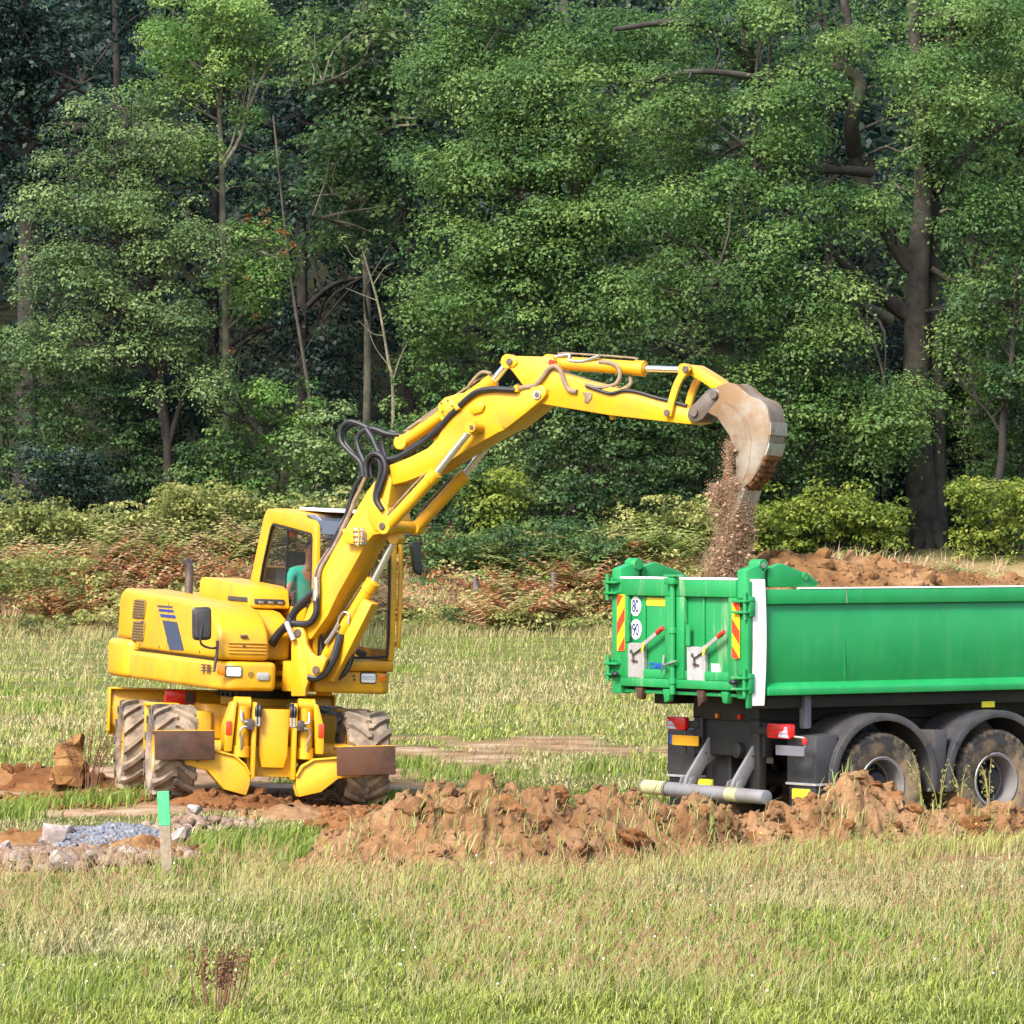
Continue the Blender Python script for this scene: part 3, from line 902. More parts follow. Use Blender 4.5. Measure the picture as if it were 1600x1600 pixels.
# --- dark trees of the second row
def back_tree(px, Y, top, wpx, leaf, seed, label, bark='bark_dark', r=0.22, low=700, lsize=0.185, dens=112, pads=175, name='forest_tree'):
    p = lambda a, c, dy=0: at(a, c, Y + dy)
    bx_ = p(px, 700).x; base = (bx_, Y, gz(bx_, Y)); k = Y / FOC
    r_ = np.random.default_rng(seed); ells = []
    yy = top
    while yy < low:
        for s in (-1, 1):
            ells.append((p(px + s * wpx * r_.uniform(0.2, 0.6), 0).x, Y + r_.uniform(-2.2, 1.0), p(0, yy + r_.uniform(-20, 20)).z, wpx * 0.62 * k, 2.0, 60 * k))
        yy += 95
    lm = []
    for q in range(6):
        y1 = r_.uniform(100, low - 80); s = (-1) ** q
        lm.append(([p(px, y1 + 60), p(px + s * wpx * 0.4, y1 + 15, -1), p(px + s * wpx * 0.9, y1 + r_.uniform(-20, 25), -2)], 0.11, 0.03))
    return tree(name, label, base, [Vector(base) + Vector((0, 0, -0.3)), p(px + r_.uniform(-6, 6), 500), p(px + r_.uniform(-8, 8), 250), p(px, 0), p(px, -160)], r, ells, pads, (0.5, 1.05), leaf, lsize, dens, bark, seed, lm, 0.07, 0.35, TG)
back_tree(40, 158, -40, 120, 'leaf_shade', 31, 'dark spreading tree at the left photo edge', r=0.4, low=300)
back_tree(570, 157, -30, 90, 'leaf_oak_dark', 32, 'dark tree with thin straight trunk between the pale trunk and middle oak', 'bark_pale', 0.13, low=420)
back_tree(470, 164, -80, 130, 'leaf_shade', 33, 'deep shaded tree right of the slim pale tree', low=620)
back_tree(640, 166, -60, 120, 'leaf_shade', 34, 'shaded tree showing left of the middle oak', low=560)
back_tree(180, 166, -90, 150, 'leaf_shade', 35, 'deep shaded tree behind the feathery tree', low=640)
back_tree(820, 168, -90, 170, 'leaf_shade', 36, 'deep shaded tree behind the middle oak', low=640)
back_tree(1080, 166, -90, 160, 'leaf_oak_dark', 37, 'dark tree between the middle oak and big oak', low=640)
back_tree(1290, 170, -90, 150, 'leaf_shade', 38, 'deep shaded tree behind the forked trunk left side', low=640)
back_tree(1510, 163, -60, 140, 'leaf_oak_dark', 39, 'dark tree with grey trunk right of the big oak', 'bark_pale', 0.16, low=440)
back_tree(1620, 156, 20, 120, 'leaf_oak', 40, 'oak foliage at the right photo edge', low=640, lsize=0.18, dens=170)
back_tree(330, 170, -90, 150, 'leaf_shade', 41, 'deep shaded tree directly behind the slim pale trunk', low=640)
for k, (px, Y, lab) in enumerate(((1540, 160, 'thin pale trunk seen through the gap right of the oak'), (1512, 161, 'second thin pale trunk beside the oak gap'), (1590, 162, 'thin pale trunk close to the right photo edge'), (498, 158, 'thin leaning pale trunk above the hose loops'))):
    q = at(px, 640, Y); base = (q.x, Y, gz(q.x, Y)); t = empty('young_trunk', base)
    bm = B(); lean = -0.9 if px == 498 else 0.15
    tube(bm, [(0, 0, -0.3), (lean * 0.3, 0, 3), (lean, 0.2, 7), (lean * 1.6, 0.3, 12)], 0.075, 8, 4, 0.03); obj('trunk', bm, 'bark_grey', t, 0)
    r_ = np.random.default_rng(60 + k)
    pd = [(np.array([lean * 1.3 + r_.normal() * 1.2, r_.normal() * 0.8, r_.uniform(7, 13)]), r_.uniform(0.4, 0.8), 0.35, 0.5) for _ in range(24)]
    P, Nn, S, T = pads_to_leaves(pd, r_, 0.17, 170); link('crown', leaves_np('crown', P, Nn, S, T, 0.6, r_), 'leaf_oak_dark', t, 0); tag(t, lab, 'tree', TG)
# small dark tree near the right edge
p = lambda a, c, dy=0: at(a, c, 146.5 + dy)
bx_ = at(1556, 880, 146.5).x; base = (bx_, 146.5, gz(bx_, 146.5))
ells = [(p(1540, 480).x, 146.5, p(0, 480).z, 1.3, 1.0, 0.9), (p(1580, 600).x, 146.2, p(0, 600).z, 1.0, 1.0, 0.7), (p(1500, 560).x, 146.0, p(0, 560).z, 0.9, 0.8, 0.6), (p(1590, 430).x, 146.5, p(0, 430).z, 0.8, 0.9, 0.8)]
tree('small_tree', 'small crooked dark-stemmed tree right of the big oak', base, [Vector(base) + Vector((0, 0, -0.2)), p(1553, 800), p(1565, 720), p(1568, 650), p(1580, 570), p(1584, 500), p(1590, 420)], 0.15, ells, 70, (0.3, 0.6), 'leaf_oak_dark', 0.15, 220, 'bark_dark', 8, [([p(1566, 680), p(1540, 640), p(1500, 600)], 0.05, 0.015), ([p(1572, 620), p(1600, 600), p(1620, 590)], 0.05, 0.02), ([p(1580, 560), p(1550, 520), p(1530, 500)], 0.04, 0.015)], 0.05, 0.6, TG, root_flare=False)
# bare dead sapling
p = lambda a, c, dy=0: at(a, c, 149.5 + dy)
bx_ = at(612, 720, 149.5).x; base = (bx_, 149.5, gz(bx_, 149.5)); t = empty('dead_sapling', base); bm = B(); off = Matrix.Translation(-Vector(base))
for pts, a, c in (([Vector(base), p(614, 620), p(606, 560), p(592, 480), p(575, 420), p(565, 385)], 0.06, 0.02), ([p(612, 600), p(625, 560), p(640, 530), p(655, 515)], 0.03, 0.01), ([p(590, 470), p(565, 460), p(540, 450)], 0.02, 0.008), ([p(583, 445), p(600, 420), p(612, 412)], 0.02, 0.008), ([p(600, 525), p(580, 520), p(560, 500)], 0.02, 0.008), ([p(573, 415), p(550, 400), p(540, 380)], 0.02, 0.006), ([p(610, 575), p(585, 540), p(572, 500)], 0.02, 0.006)):
    tube(bm, pts, a, 6, 4, c)
obj('trunk', bm, 'bark_pale', t, 0, M=off)
r_ = np.random.default_rng(77); pd = [(np.array(p(560 + r_.normal() * 12, 395 + r_.normal() * 18)[:]) - np.array(base), 0.22, 0.2, 0.55) for _ in range(9)]
P, Nn, S, T = pads_to_leaves(pd, r_, 0.10, 500); link('crown', leaves_np('crown', P, Nn, S, T, 0.6, r_), 'leaf_willow', t, 0)
tag(t, 'bare pale dead sapling left of the middle oak', 'sapling')
# brown dead branch tips by the slim tree
r_ = np.random.default_rng(78)
q0 = at(352, 640, 149.2); base = (q0.x + 0.5, 149.2, gz(q0.x + 0.5, 149.2)); t = empty('dying_sapling', base)
pd = [(np.array(at(a + r_.normal() * 4, c + r_.normal() * 4, 149.2)[:]) - np.array(base), 0.15, 0.14, 0.5) for a, c in ((388, 345), (412, 332), (408, 350), (432, 360), (444, 362), (440, 392), (460, 386), (388, 435), (398, 498), (365, 548)) for _ in range(2)]
P, Nn, S, T = pads_to_leaves(pd, r_, 0.12, 420); link('crown', leaves_np('crown', P, Nn, S, T, 0.5, r_), 'leaf_dry', t, 0)
bm = B(); tube(bm, [Vector(base), at(372, 600, 149.2), at(385, 480, 149.2), at(400, 400, 149.2), at(412, 330, 149.2)], 0.03, 6, 4, 0.01); tube(bm, [at(386, 470, 149.2), at(420, 420, 149.2), at(460, 386, 149.2)], 0.02, 5, 3, 0.008)
obj('trunk', bm, 'bark_dark', t, 0, M=Matrix.Translation(-Vector(base))); tag(t, 'dying sapling with rusty brown leaves right of the slim tree', 'sapling')

# --- bushes at the wood's edge
def bush(px, py, Y, wpx, hpx, leaf, seed, label, dens=235, lsize=0.128, pads=None, name='bush', flat=0.6):
    c = at(px, py, Y); k = Y / FOC; zb = gz(c.x, Y); base = (c.x, Y, zb)
    top = at(px, py - hpx / 2, Y).z; h = max(0.8, top - zb)
    r_ = np.random.default_rng(seed)
    n = pads or int(26 + wpx * hpx / 260)
    t = empty(name, base); pd = []
    for _ in range(n):
        a = r_.uniform(0, 2 * PI); q = r_.uniform(0, 1) ** 0.5; zz = r_.uniform(0.05, 1)
        w = wpx * 0.5 * k * math.sqrt(max(0.05, 1 - (zz - 0.35) ** 2 * 1.5)); rr = r_.uniform(0.28, 0.62)
        pd.append((np.array([w * q * math.cos(a), 1.1 * q * math.sin(a), h * zz - 0.15]), rr, rr * flat, float(np.clip(0.48 + 0.18 * r_.normal(), 0.05, 0.95))))
    P, Nn, S, T = pads_to_leaves(pd, r_, lsize, dens)
    link('foliage', leaves_np('foliage', P, Nn, S, T, 0.62, r_), leaf, t, 0)
    bm = B()
    for q in range(7):
        i = r_.integers(0, n); e = pd[i][0]; tube(bm, [(e[0] * 0.15, e[1] * 0.15, -0.1), (e[0] * 0.5, e[1] * 0.5, e[2] * 0.55), tuple(e)], 0.045, 5, 3, 0.012)
    obj('stem', bm, 'bark_dark', t, 0); tag(t, label, 'bush', 'bushes at the edge of the wood'); return t
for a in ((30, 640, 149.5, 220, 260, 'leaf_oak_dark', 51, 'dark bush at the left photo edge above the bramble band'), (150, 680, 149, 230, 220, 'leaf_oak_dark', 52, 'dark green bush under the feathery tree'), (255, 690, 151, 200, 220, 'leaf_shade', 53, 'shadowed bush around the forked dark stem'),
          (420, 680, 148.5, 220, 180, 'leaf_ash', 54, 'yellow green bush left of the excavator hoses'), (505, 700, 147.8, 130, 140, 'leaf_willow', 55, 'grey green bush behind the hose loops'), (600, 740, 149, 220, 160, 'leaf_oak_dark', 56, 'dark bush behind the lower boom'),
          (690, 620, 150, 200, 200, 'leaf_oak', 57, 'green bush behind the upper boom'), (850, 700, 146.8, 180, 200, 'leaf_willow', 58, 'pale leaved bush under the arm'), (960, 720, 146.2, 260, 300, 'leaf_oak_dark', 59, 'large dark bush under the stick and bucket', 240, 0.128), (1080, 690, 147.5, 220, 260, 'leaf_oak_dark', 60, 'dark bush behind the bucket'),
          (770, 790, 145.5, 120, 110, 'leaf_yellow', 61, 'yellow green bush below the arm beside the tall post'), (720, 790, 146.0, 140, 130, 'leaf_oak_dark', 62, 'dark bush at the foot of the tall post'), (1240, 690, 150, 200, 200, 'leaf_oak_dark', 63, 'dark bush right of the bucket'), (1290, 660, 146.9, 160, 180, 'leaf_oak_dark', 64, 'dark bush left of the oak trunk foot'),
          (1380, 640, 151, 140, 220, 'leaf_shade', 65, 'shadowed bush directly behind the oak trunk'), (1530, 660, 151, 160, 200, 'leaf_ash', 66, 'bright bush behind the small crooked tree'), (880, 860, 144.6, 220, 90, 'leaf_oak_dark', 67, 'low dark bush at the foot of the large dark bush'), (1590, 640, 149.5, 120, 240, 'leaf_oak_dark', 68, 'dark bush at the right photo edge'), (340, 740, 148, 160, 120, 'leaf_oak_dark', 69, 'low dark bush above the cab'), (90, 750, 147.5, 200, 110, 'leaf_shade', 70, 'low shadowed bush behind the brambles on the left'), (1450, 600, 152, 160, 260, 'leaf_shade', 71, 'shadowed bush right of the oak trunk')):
    bush(*a)

# --- bramble hedges (one per run)
def bramble(px0, px1, y_top, y_bot, Y, leaf, seed, label, n, dens=235, lsize=0.128):
    r_ = np.random.default_rng(seed); pd = []; x0, x1 = at(px0, 0, Y).x, at(px1, 0, Y).x
    for _ in range(n):
        x = r_.uniform(x0, x1); y = Y + r_.uniform(-1.0, 1.2); g_ = gz(x, y); zt = at(0, y_top + 14 * r_.normal() + 46 * (float(fbm(np.array([x * 0.45 + seed]), np.array([0.3]), oct=3)[0]) - 0.5) * 2, Y).z
        z = r_.uniform(g_, max(g_ + 0.3, zt)) if r_.random() < 0.55 else zt - r_.uniform(0, 0.25); rr = r_.uniform(0.22, 0.5)
        pd.append((np.array([x, y, z]), rr, rr * 0.55, float(np.clip(0.52 + 0.20 * r_.normal(), 0, 1))))
    P, Nn, S, T = pads_to_leaves(pd, r_, lsize, dens)
    # arching canes above the mass
    o = link('bramble_hedge', leaves_np('bramble', P, Nn, S, T, 0.65, r_), leaf, None, 0)
    tag(o, label, 'bramble hedge', 'bramble hedges on the bank'); return o
bramble(-40, 300, 800, 870, 144.5, 'leaf_bramble', 81, 'long yellowish bramble hedge left of the cab', 380)
bramble(260, 620, 786, 870, 144.6, 'leaf_bramble', 82, 'bramble hedge directly behind the cab roof', 380)
bramble(640, 980, 850, 905, 142.0, 'leaf_oak_dark', 83, 'dark low brambles between excavator and truck', 260)
bramble(1170, 1408, 790, 860, 145.0, 'leaf_yellow', 84, 'bright yellow green hedge left of the oak trunk', 260)
bramble(1486, 1680, 775, 860, 145.0, 'leaf_yellow', 85, 'bright yellow green hedge right of the oak trunk', 220)
bramble(950, 1180, 800, 880, 145.0, 'leaf_bramble', 86, 'bramble hedge behind the falling soil', 240)
bramble(-40, 170, 905, 985, 139.5, 'leaf_bramble', 87, 'low brambles at the foot of the bank on the left', 160)
bramble(640, 900, 960, 990, 138.6, 'leaf_oak_dark', 88, 'low dark brambles at the foot of the bank between the machines', 90)

# --- bracken on the bank
def fronds(name, n, xr, yr, seed, label, colours, hmin=0.5, hmax=1.25):
    r_ = np.random.default_rng(seed)
    k = 11                                    # pinna pairs per frond
    x = r_.uniform(*xr, n * 3); y = r_.uniform(*yr, n * 3); cl = fbm(x * 0.55 + seed, y * 0.55, oct=3); o_ = np.argsort(-(cl + 0.16 * r_.random(n * 3)))[:n]
    x, y, cl = x[o_], y[o_], cl[o_]; z = terrain(x, y)
    yaw = r_.uniform(0, 2 * PI, n); L = r_.uniform(hmin, hmax, n) * (0.55 + 0.9 * np.clip((cl - 0.4) * 3, 0, 1)); lean = r_.uniform(0.4, 1.2, n)
    t = np.linspace(0.12, 1.0, k)
    # arching rachis: rises, then bends over
    hx = L[:, None] * (lean[:, None] * (t ** 1.7)[None]); hz = L[:, None] * (1.05 * t - 0.42 * lean[:, None] * t ** 2.4)[:, :]
    d = np.stack([np.cos(yaw), np.sin(yaw), 0 * yaw], 1); s = np.stack([-np.sin(yaw), np.cos(yaw), 0 * yaw], 1)
    C = np.stack([x, y, z], 1)[:, None, :] + hx[..., None] * d[:, None, :]; C[..., 2] += hz
    w = L[:, None] * 0.34 * np.sin(PI * (0.18 + 0.82 * (1 - t)))[None] * np.clip(1.25 - t, 0.05, 1)[None]
    step = L[:, None] * 0.055 * np.ones_like(t)[None]
    VV = np.empty((n, k, 2, 3, 3)); col = np.empty((n, k, 2, 3, 4))
    ci = r_.integers(0, len(colours), n); base_c = np.array(colours)[ci] * r_.uniform(0.7, 1.25, (n, 1))
    for j, sg in ((0, 1), (1, -1)):
        VV[:, :, j, 0] = C - d[:, None] * step[..., None] * 0.7
        VV[:, :, j, 1] = C + d[:, None] * step[..., None] * 0.7
        VV[:, :, j, 2] = C + s[:, None] * sg * w[..., None] + d[:, None] * w[..., None] * 0.35; VV[:, :, j, 2, 2] -= w * 0.25
    col[..., :3] = base_c[:, None, None, None, :]; col[..., 3] = 1
    F = np.arange(n * k * 6).reshape(-1, 3)
    o = link(name, mesh_np(name, VV.reshape(-1, 3), F, [('col', 'FLOAT_COLOR', 'POINT', col.reshape(-1, 4))]), 'frond', None, 0)
    tag(o, label, 'bracken', None, 'stuff'); return o
blade_mat('blade', 0.3)
blade_mat('frond', 0.5)
GR = [(0.22, 0.31, 0.08), (0.33, 0.40, 0.13), (0.44, 0.46, 0.20)]; BR = [(0.42, 0.16, 0.075), (0.50, 0.26, 0.13), (0.33, 0.12, 0.06), (0.54, 0.37, 0.22)]; TN = [(0.58, 0.43, 0.26), (0.50, 0.35, 0.21), (0.50, 0.45, 0.22)]
fronds('bracken', 1500, (-17, -3), (135.6, 143.5), 91, 'dying tan and rust bracken on the bank behind the excavator', BR + BR + TN + GR)
fronds('bracken', 1500, (-4, 4.5), (135.6, 143.5), 92, 'rust red bracken with green tops between excavator and truck', BR + BR + TN + GR + GR)
fronds('bracken', 1000, (3.5, 17), (138.5, 143), 93, 'green and brown bracken behind the truck', GR + GR + BR + TN, 0.4, 0.8)
fronds('bracken', 700, (-17, -6), (141.5, 144), 94, 'greener bracken crest below the left brambles', GR + TN, 0.8, 1.3)
fronds('bracken', 700, (-3, 5), (141.5, 143.5), 95, 'pale green bracken crest below the dark brambles', GR + GR + [(0.42, 0.44, 0.22)], 0.8, 1.3)

# --- ragged foot of the bank: low bramble clumps standing out into the field
r_ = np.random.default_rng(301)
for nm, lf, kk, lab in (('bramble_cover', 'leaf_bramble', 46, 'leafy green brambles scattered through the bracken'), ('dead_leaves', 'leaf_dry', 26, 'rusty dead foliage scattered through the bracken')):
    pd = []
    for k in range(kk):
        x = r_.uniform(-16, 5.5); y = r_.uniform(136.8, 143); zb = gz(x, y); tn = r_.uniform(0.25, 0.85); sp_ = r_.uniform(0.4, 1.1)
        for q in range(int(r_.integers(7, 18))):
            rr = r_.uniform(0.16, 0.40); pd.append((np.array([x + r_.normal() * sp_, y + r_.normal() * 0.5, zb + r_.uniform(0.1, 0.95)]), rr, rr * 0.6, float(np.clip(tn + 0.12 * r_.normal(), 0, 1))))
    P, Nn, S, T = pads_to_leaves(pd, r_, 0.125, 200)
    tag(link(nm, leaves_np(nm, P, Nn, S, T, 0.62, r_), lf, None, 0), lab, 'undergrowth', None, 'stuff')
pd = []
for k in range(30):
    x = r_.uniform(-14.5, 5.5); y = r_.uniform(134.6, 137.6); zb = gz(x, y); tn = r_.uniform(0.2, 0.8)
    for q in range(int(r_.integers(6, 14))):
        rr = r_.uniform(0.15, 0.36); pd.append((np.array([x + r_.normal() * 0.55, y + r_.normal() * 0.4, zb + r_.uniform(0.05, 0.55)]), rr, rr * 0.6, float(np.clip(tn + 0.12 * r_.normal(), 0, 1))))
P, Nn, S, T = pads_to_leaves(pd, r_, 0.11, 330)
tag(link('bramble_cover', leaves_np('bramble_cover', P, Nn, S, T, 0.62, r_), 'leaf_bramble', None, 0), 'low brambles straggling along the foot of the bank', 'brambles', None, 'stuff')

# --- fence posts on the bank
plain('old_post', (0.10, 0.085, 0.075), 0.95, 0, 0.4, 12, 0.4); plain('tan_post', (0.30, 0.22, 0.15), 0.95, 0, 0.3, 12, 0.3)
for px, y0, y1, Y, r, m, lab in ((742, 690, 800, 146.2, 0.10, 'tan_post', 'tall round post seen under the arm'), (790, 820, 850, 144.6, 0.06, 'tan_post', 'short tan post among the dark brambles'), (744, 905, 975, 138.6, 0.11, 'old_post', 'dark weathered fence post nearest the excavator mirror'),
                            (865, 896, 960, 139.0, 0.09, 'old_post', 'dark fence post with rounded top midway between the machines'), (915, 922, 975, 138.4, 0.07, 'tan_post', 'leaning grey tan post close to the truck hinge'), (1225, 880, 905, 143, 0.08, 'old_post', 'dark post top behind the soil load')):
    t = at(px, y0, Y); g_ = gz(t.x, Y) - 0.3; bm = B(); cyl(bm, (0, 0, g_), (0.06 if px == 915 else 0, 0, t.z), r, r * 0.85, 9); cyl(bm, (0.06 if px == 915 else 0, 0, t.z), (0.06 if px == 915 else 0, 0, t.z + r * 0.4), r * 0.85, r * 0.3, 9)
    o = obj('fence_post', bm, m, None, 0.01, 1); o.location = (t.x, Y, 0); tag(o, lab, 'post', 'posts on the bank')

# --- the wooded hillside beyond, one far mass
r_ = np.random.default_rng(99); pd = []
for _ in range(2600):
    y = r_.uniform(174, 262); x = r_.uniform(-1, 1) * (y * 0.115 + 4); z = gz(x, y)
    rr = r_.uniform(0.9, 2.0); pd.append((np.array([x, y, z + r_.uniform(0.3, 9.5)]), rr, rr * 0.6, float(np.clip(0.45 + 0.2 * r_.normal(), 0, 1))))
P, Nn, S, T = pads_to_leaves(pd, r_, 0.60, 9)
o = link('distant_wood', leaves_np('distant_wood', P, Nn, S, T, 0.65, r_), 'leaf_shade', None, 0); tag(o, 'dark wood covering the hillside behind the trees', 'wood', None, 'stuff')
# ================================================================ grass
def blades(name, x, y, h, wd, cols, seed, label, lean=0.5, bias=(0.25, 0.0), kind='grass'):
    r_ = np.random.default_rng(seed); n = len(x)
    z = terrain(x, y) - 0.02
    yaw = r_.uniform(0, 2 * PI, n); d = np.stack([np.cos(yaw), np.sin(yaw)], 1)
    ln = lean * r_.uniform(0.15, 1.0, n)
    tipx = d[:, 0] * ln * h + bias[0] * h; tipy = d[:, 1] * ln * h + bias[1] * h
    fa = r_.uniform(-1.1, 1.1, n)                     # blade faces turn about the vertical
    sx, sy = np.cos(fa) * wd / 2, np.sin(fa) * wd / 2
    V = np.empty((n, 5, 3))
    V[:, 0] = np.stack([x - sx, y - sy, z], 1); V[:, 1] = np.stack([x + sx, y + sy, z], 1)
    mx, my, mz = x + tipx * 0.32, y + tipy * 0.32, z + h * 0.62
    V[:, 2] = np.stack([mx + sx * 0.75, my + sy * 0.75, mz], 1); V[:, 3] = np.stack([mx - sx * 0.75, my - sy * 0.75, mz], 1)
    V[:, 4] = np.stack([x + tipx, y + tipy, z + h * np.clip(1.05 - 0.45 * ln, 0.4, 1)], 1)
    b = (np.arange(n) * 5)[:, None]
    F = np.concatenate([b + np.array([[0, 1, 2]]), b + np.array([[0, 2, 3]]), b + np.array([[3, 2, 4]])], 1).reshape(-1, 3)
    c = np.ones((n, 5, 4)); c[..., :3] = cols[:, None, :]
    o = link(name, mesh_np(name, V.reshape(-1, 3), F, [('col', 'FLOAT_COLOR', 'POINT', c.reshape(-1, 4))]), 'blade', None, 0)
    tag(o, label, kind, None, 'stuff'); return o

def pick(n, y_lo, y_hi, seed, pw=2.0, margin=0.6):
    """Points over the visible strip, denser towards the viewer so that the sward looks equally thick."""
    r_ = np.random.default_rng(seed)
    t = r_.uniform(0, 1, n); y = 1 / (1 / y_lo + (1 / y_hi - 1 / y_lo) * t)
    x = r_.uniform(-1, 1, n) * (y * 0.1017 + margin)
    return x, y, r_

def mixc(a, b, t): return np.asarray(a) * (1 - t[:, None]) + np.asarray(b) * t[:, None]
LUSH, LIME, OLIVE, STRAW, BUFF, DEEP = (0.150, 0.210, 0.038), (0.290, 0.325, 0.065), (0.15, 0.17, 0.055), (0.42, 0.37, 0.19), (0.34, 0.265, 0.155), (0.06, 0.11, 0.02)

def bank_block(x, y):
    """Where the spoil bank covers the ground."""
    i = np.clip(((x - bx0) / (bx1 - bx0) * (NU - 1)).astype(int), 0, NU - 1)
    w_ = wid[i, 0]; d = (y - by_mid[i, 0]) / w_
    return ((np.abs(d) < 0.86) & (x > bx0 + 0.1) & (x < bx1)).astype(float)

def sward(n, lo, hi, seed, h0, h1, w0, w1, far=False):
    x, y, r_ = pick(n, lo, hi, seed)
    s = soil_mask(x, y)
    tuft = fbm(x * 2.2, y * 2.2 + 9, oct=3); patch = fbm(x * 0.35 + 5, y * 0.22, oct=4); fine = fbm(x * 1.1 - 8, y * 0.9, oct=3)
    keep = (r_.uniform(0, 1, n) > s * 1.6 - 0.15) & (bank_block(x, y) < 0.5) & (tuft > 0.26)
    x, y, tuft, patch, fine, s = (q[keep] for q in (x, y, tuft, patch, fine, s)); n = len(x)
    ypx = HOR + CAM_H * FOC / y
    dry = np.clip((patch - 0.49) * 5.0 + 0.14 * np.exp(-((ypx - 1425) / 50) ** 2) - 0.55 * smoothstep(1465, 1530, ypx), 0, 0.85)
    if far: dry = np.clip((patch - 0.49) * 5.0 + 0.20, 0, 0.85)
    g = mixc(LUSH, LIME, np.clip(fine * 1.6 - 0.2 + 0.25 * smoothstep(1470, 1560, ypx) + (0.15 if far else 0), 0, 1))
    g = mixc(g, DEEP, np.clip((0.40 - tuft) * 3.0, 0, 0.7)) if False else g
    c = g * (1 - dry[:, None]) + mixc(STRAW, BUFF, r_.uniform(0, 1, n)) * dry[:, None]
    ds = r_.uniform(0, 1, n) < 0.10 + 0.25 * dry; c[ds] = np.array(STRAW) * r_.uniform(0.8, 1.25, (ds.sum(), 1))
    dk = r_.uniform(0, 1, n) < 0.16 + 0.35 * smoothstep(0.52, 0.66, fine); c[dk] = np.array(LUSH) * r_.uniform(0.5, 0.9, (dk.sum(), 1))
    c = c * r_.uniform(0.78, 1.2, (n, 1))
    c = c * (1.12 if far else 1.0)
    h = r_.uniform(h0, h1, n) * (0.22 + 2.0 * tuft ** 1.9) * (1 - 0.45 * s) * (1 - 0.40 * np.exp(-((y - 42.3) / 1.6) ** 2))
    return x, y, h, r_.uniform(w0, w1, n), c
blades('grass', *sward(142000, 29.0, 44.5, 201, 0.06, 0.18, 0.006, 0.011), 211, 'long green and straw grass across the foreground', 1.35)
blades('grass', *sward(62000, 43.5, 58, 202, 0.05, 0.13, 0.007, 0.014), 212, 'grass around the rubble, soil bank and wheels', 1.2)
blades('grass', *sward(125000, 57, 139.5, 203, 0.05, 0.15, 0.010, 0.020, True), 213, 'pale green field grass behind the machines', 1.3)
# darker lush tufts
tx, ty, th, tw_, tc = [], [], [], [], []
r_ = np.random.default_rng(240)
spots = [(1230, 1520, 0.5), (1330, 1500, 0.35), (1060, 1555, 0.3), (40, 1266, 0.35), (130, 1262, 0.35), (190, 1264, 0.25), (20, 1280, 0.3), (610, 1256, 0.25), (330, 1330, 0.3), (360, 1322, 0.4), (450, 1315, 0.4), (300, 1370, 0.35), (780, 1218, 0.4), (470, 1340, 0.25), (1000, 1345, 0.3), (1400, 1310, 0.3), (110, 1570, 0.4), (610, 1050, 0.7), (60, 1110, 0.9), (20, 1085, 0.9), (640, 1200, 0.4), (930, 1205, 0.6), (700, 1215, 0.5)]
for px, py, sp in spots:
    q = ground_at(px, py); k = 230
    tx.append(q.x + r_.normal(size=k) * sp * 0.55); ty.append(q.y + r_.normal(size=k) * sp); th.append(r_.uniform(0.10, 0.26, k)); tw_.append(r_.uniform(0.008, 0.018, k) * (q.y / 48))
    tc.append(mixc((0.09, 0.15, 0.025), (0.22, 0.28, 0.05), r_.uniform(0, 1, k)))
blades('grass', *(np.concatenate(q) for q in (tx, ty, th, tw_)), np.concatenate(tc), 214, 'lush darker tufts standing out of the sward', 0.6)
# grass growing along the foot of the soil bank
n = 9000; r_ = np.random.default_rng(260); uu = r_.uniform(0, 1, n); x = bx0 - 0.3 + (bx1 - bx0 + 0.3) * uu; i = np.clip(((x - bx0) / (bx1 - bx0) * (NU - 1)).astype(int), 0, NU - 1)
y = by_mid[i, 0] - wid[i, 0] * (0.72 + 0.55 * np.abs(r_.normal(size=n)) * 0.8)
edge = fbm(x * 1.3, y * 1.3 + 70, oct=3); kp = edge + 0.35 * (by_mid[i, 0] - wid[i, 0] * 0.9 - y) > 0.38
x, y = x[kp], y[kp]; n = len(x)
blades('grass', x, y, r_.uniform(0.10, 0.28, n), r_.uniform(0.006, 0.013, n), mixc(LIME, STRAW, r_.uniform(0, 0.8, n)) * r_.uniform(0.7, 1.1, (n, 1)), 215, 'ragged grass along the foot of the soil bank', 0.6)

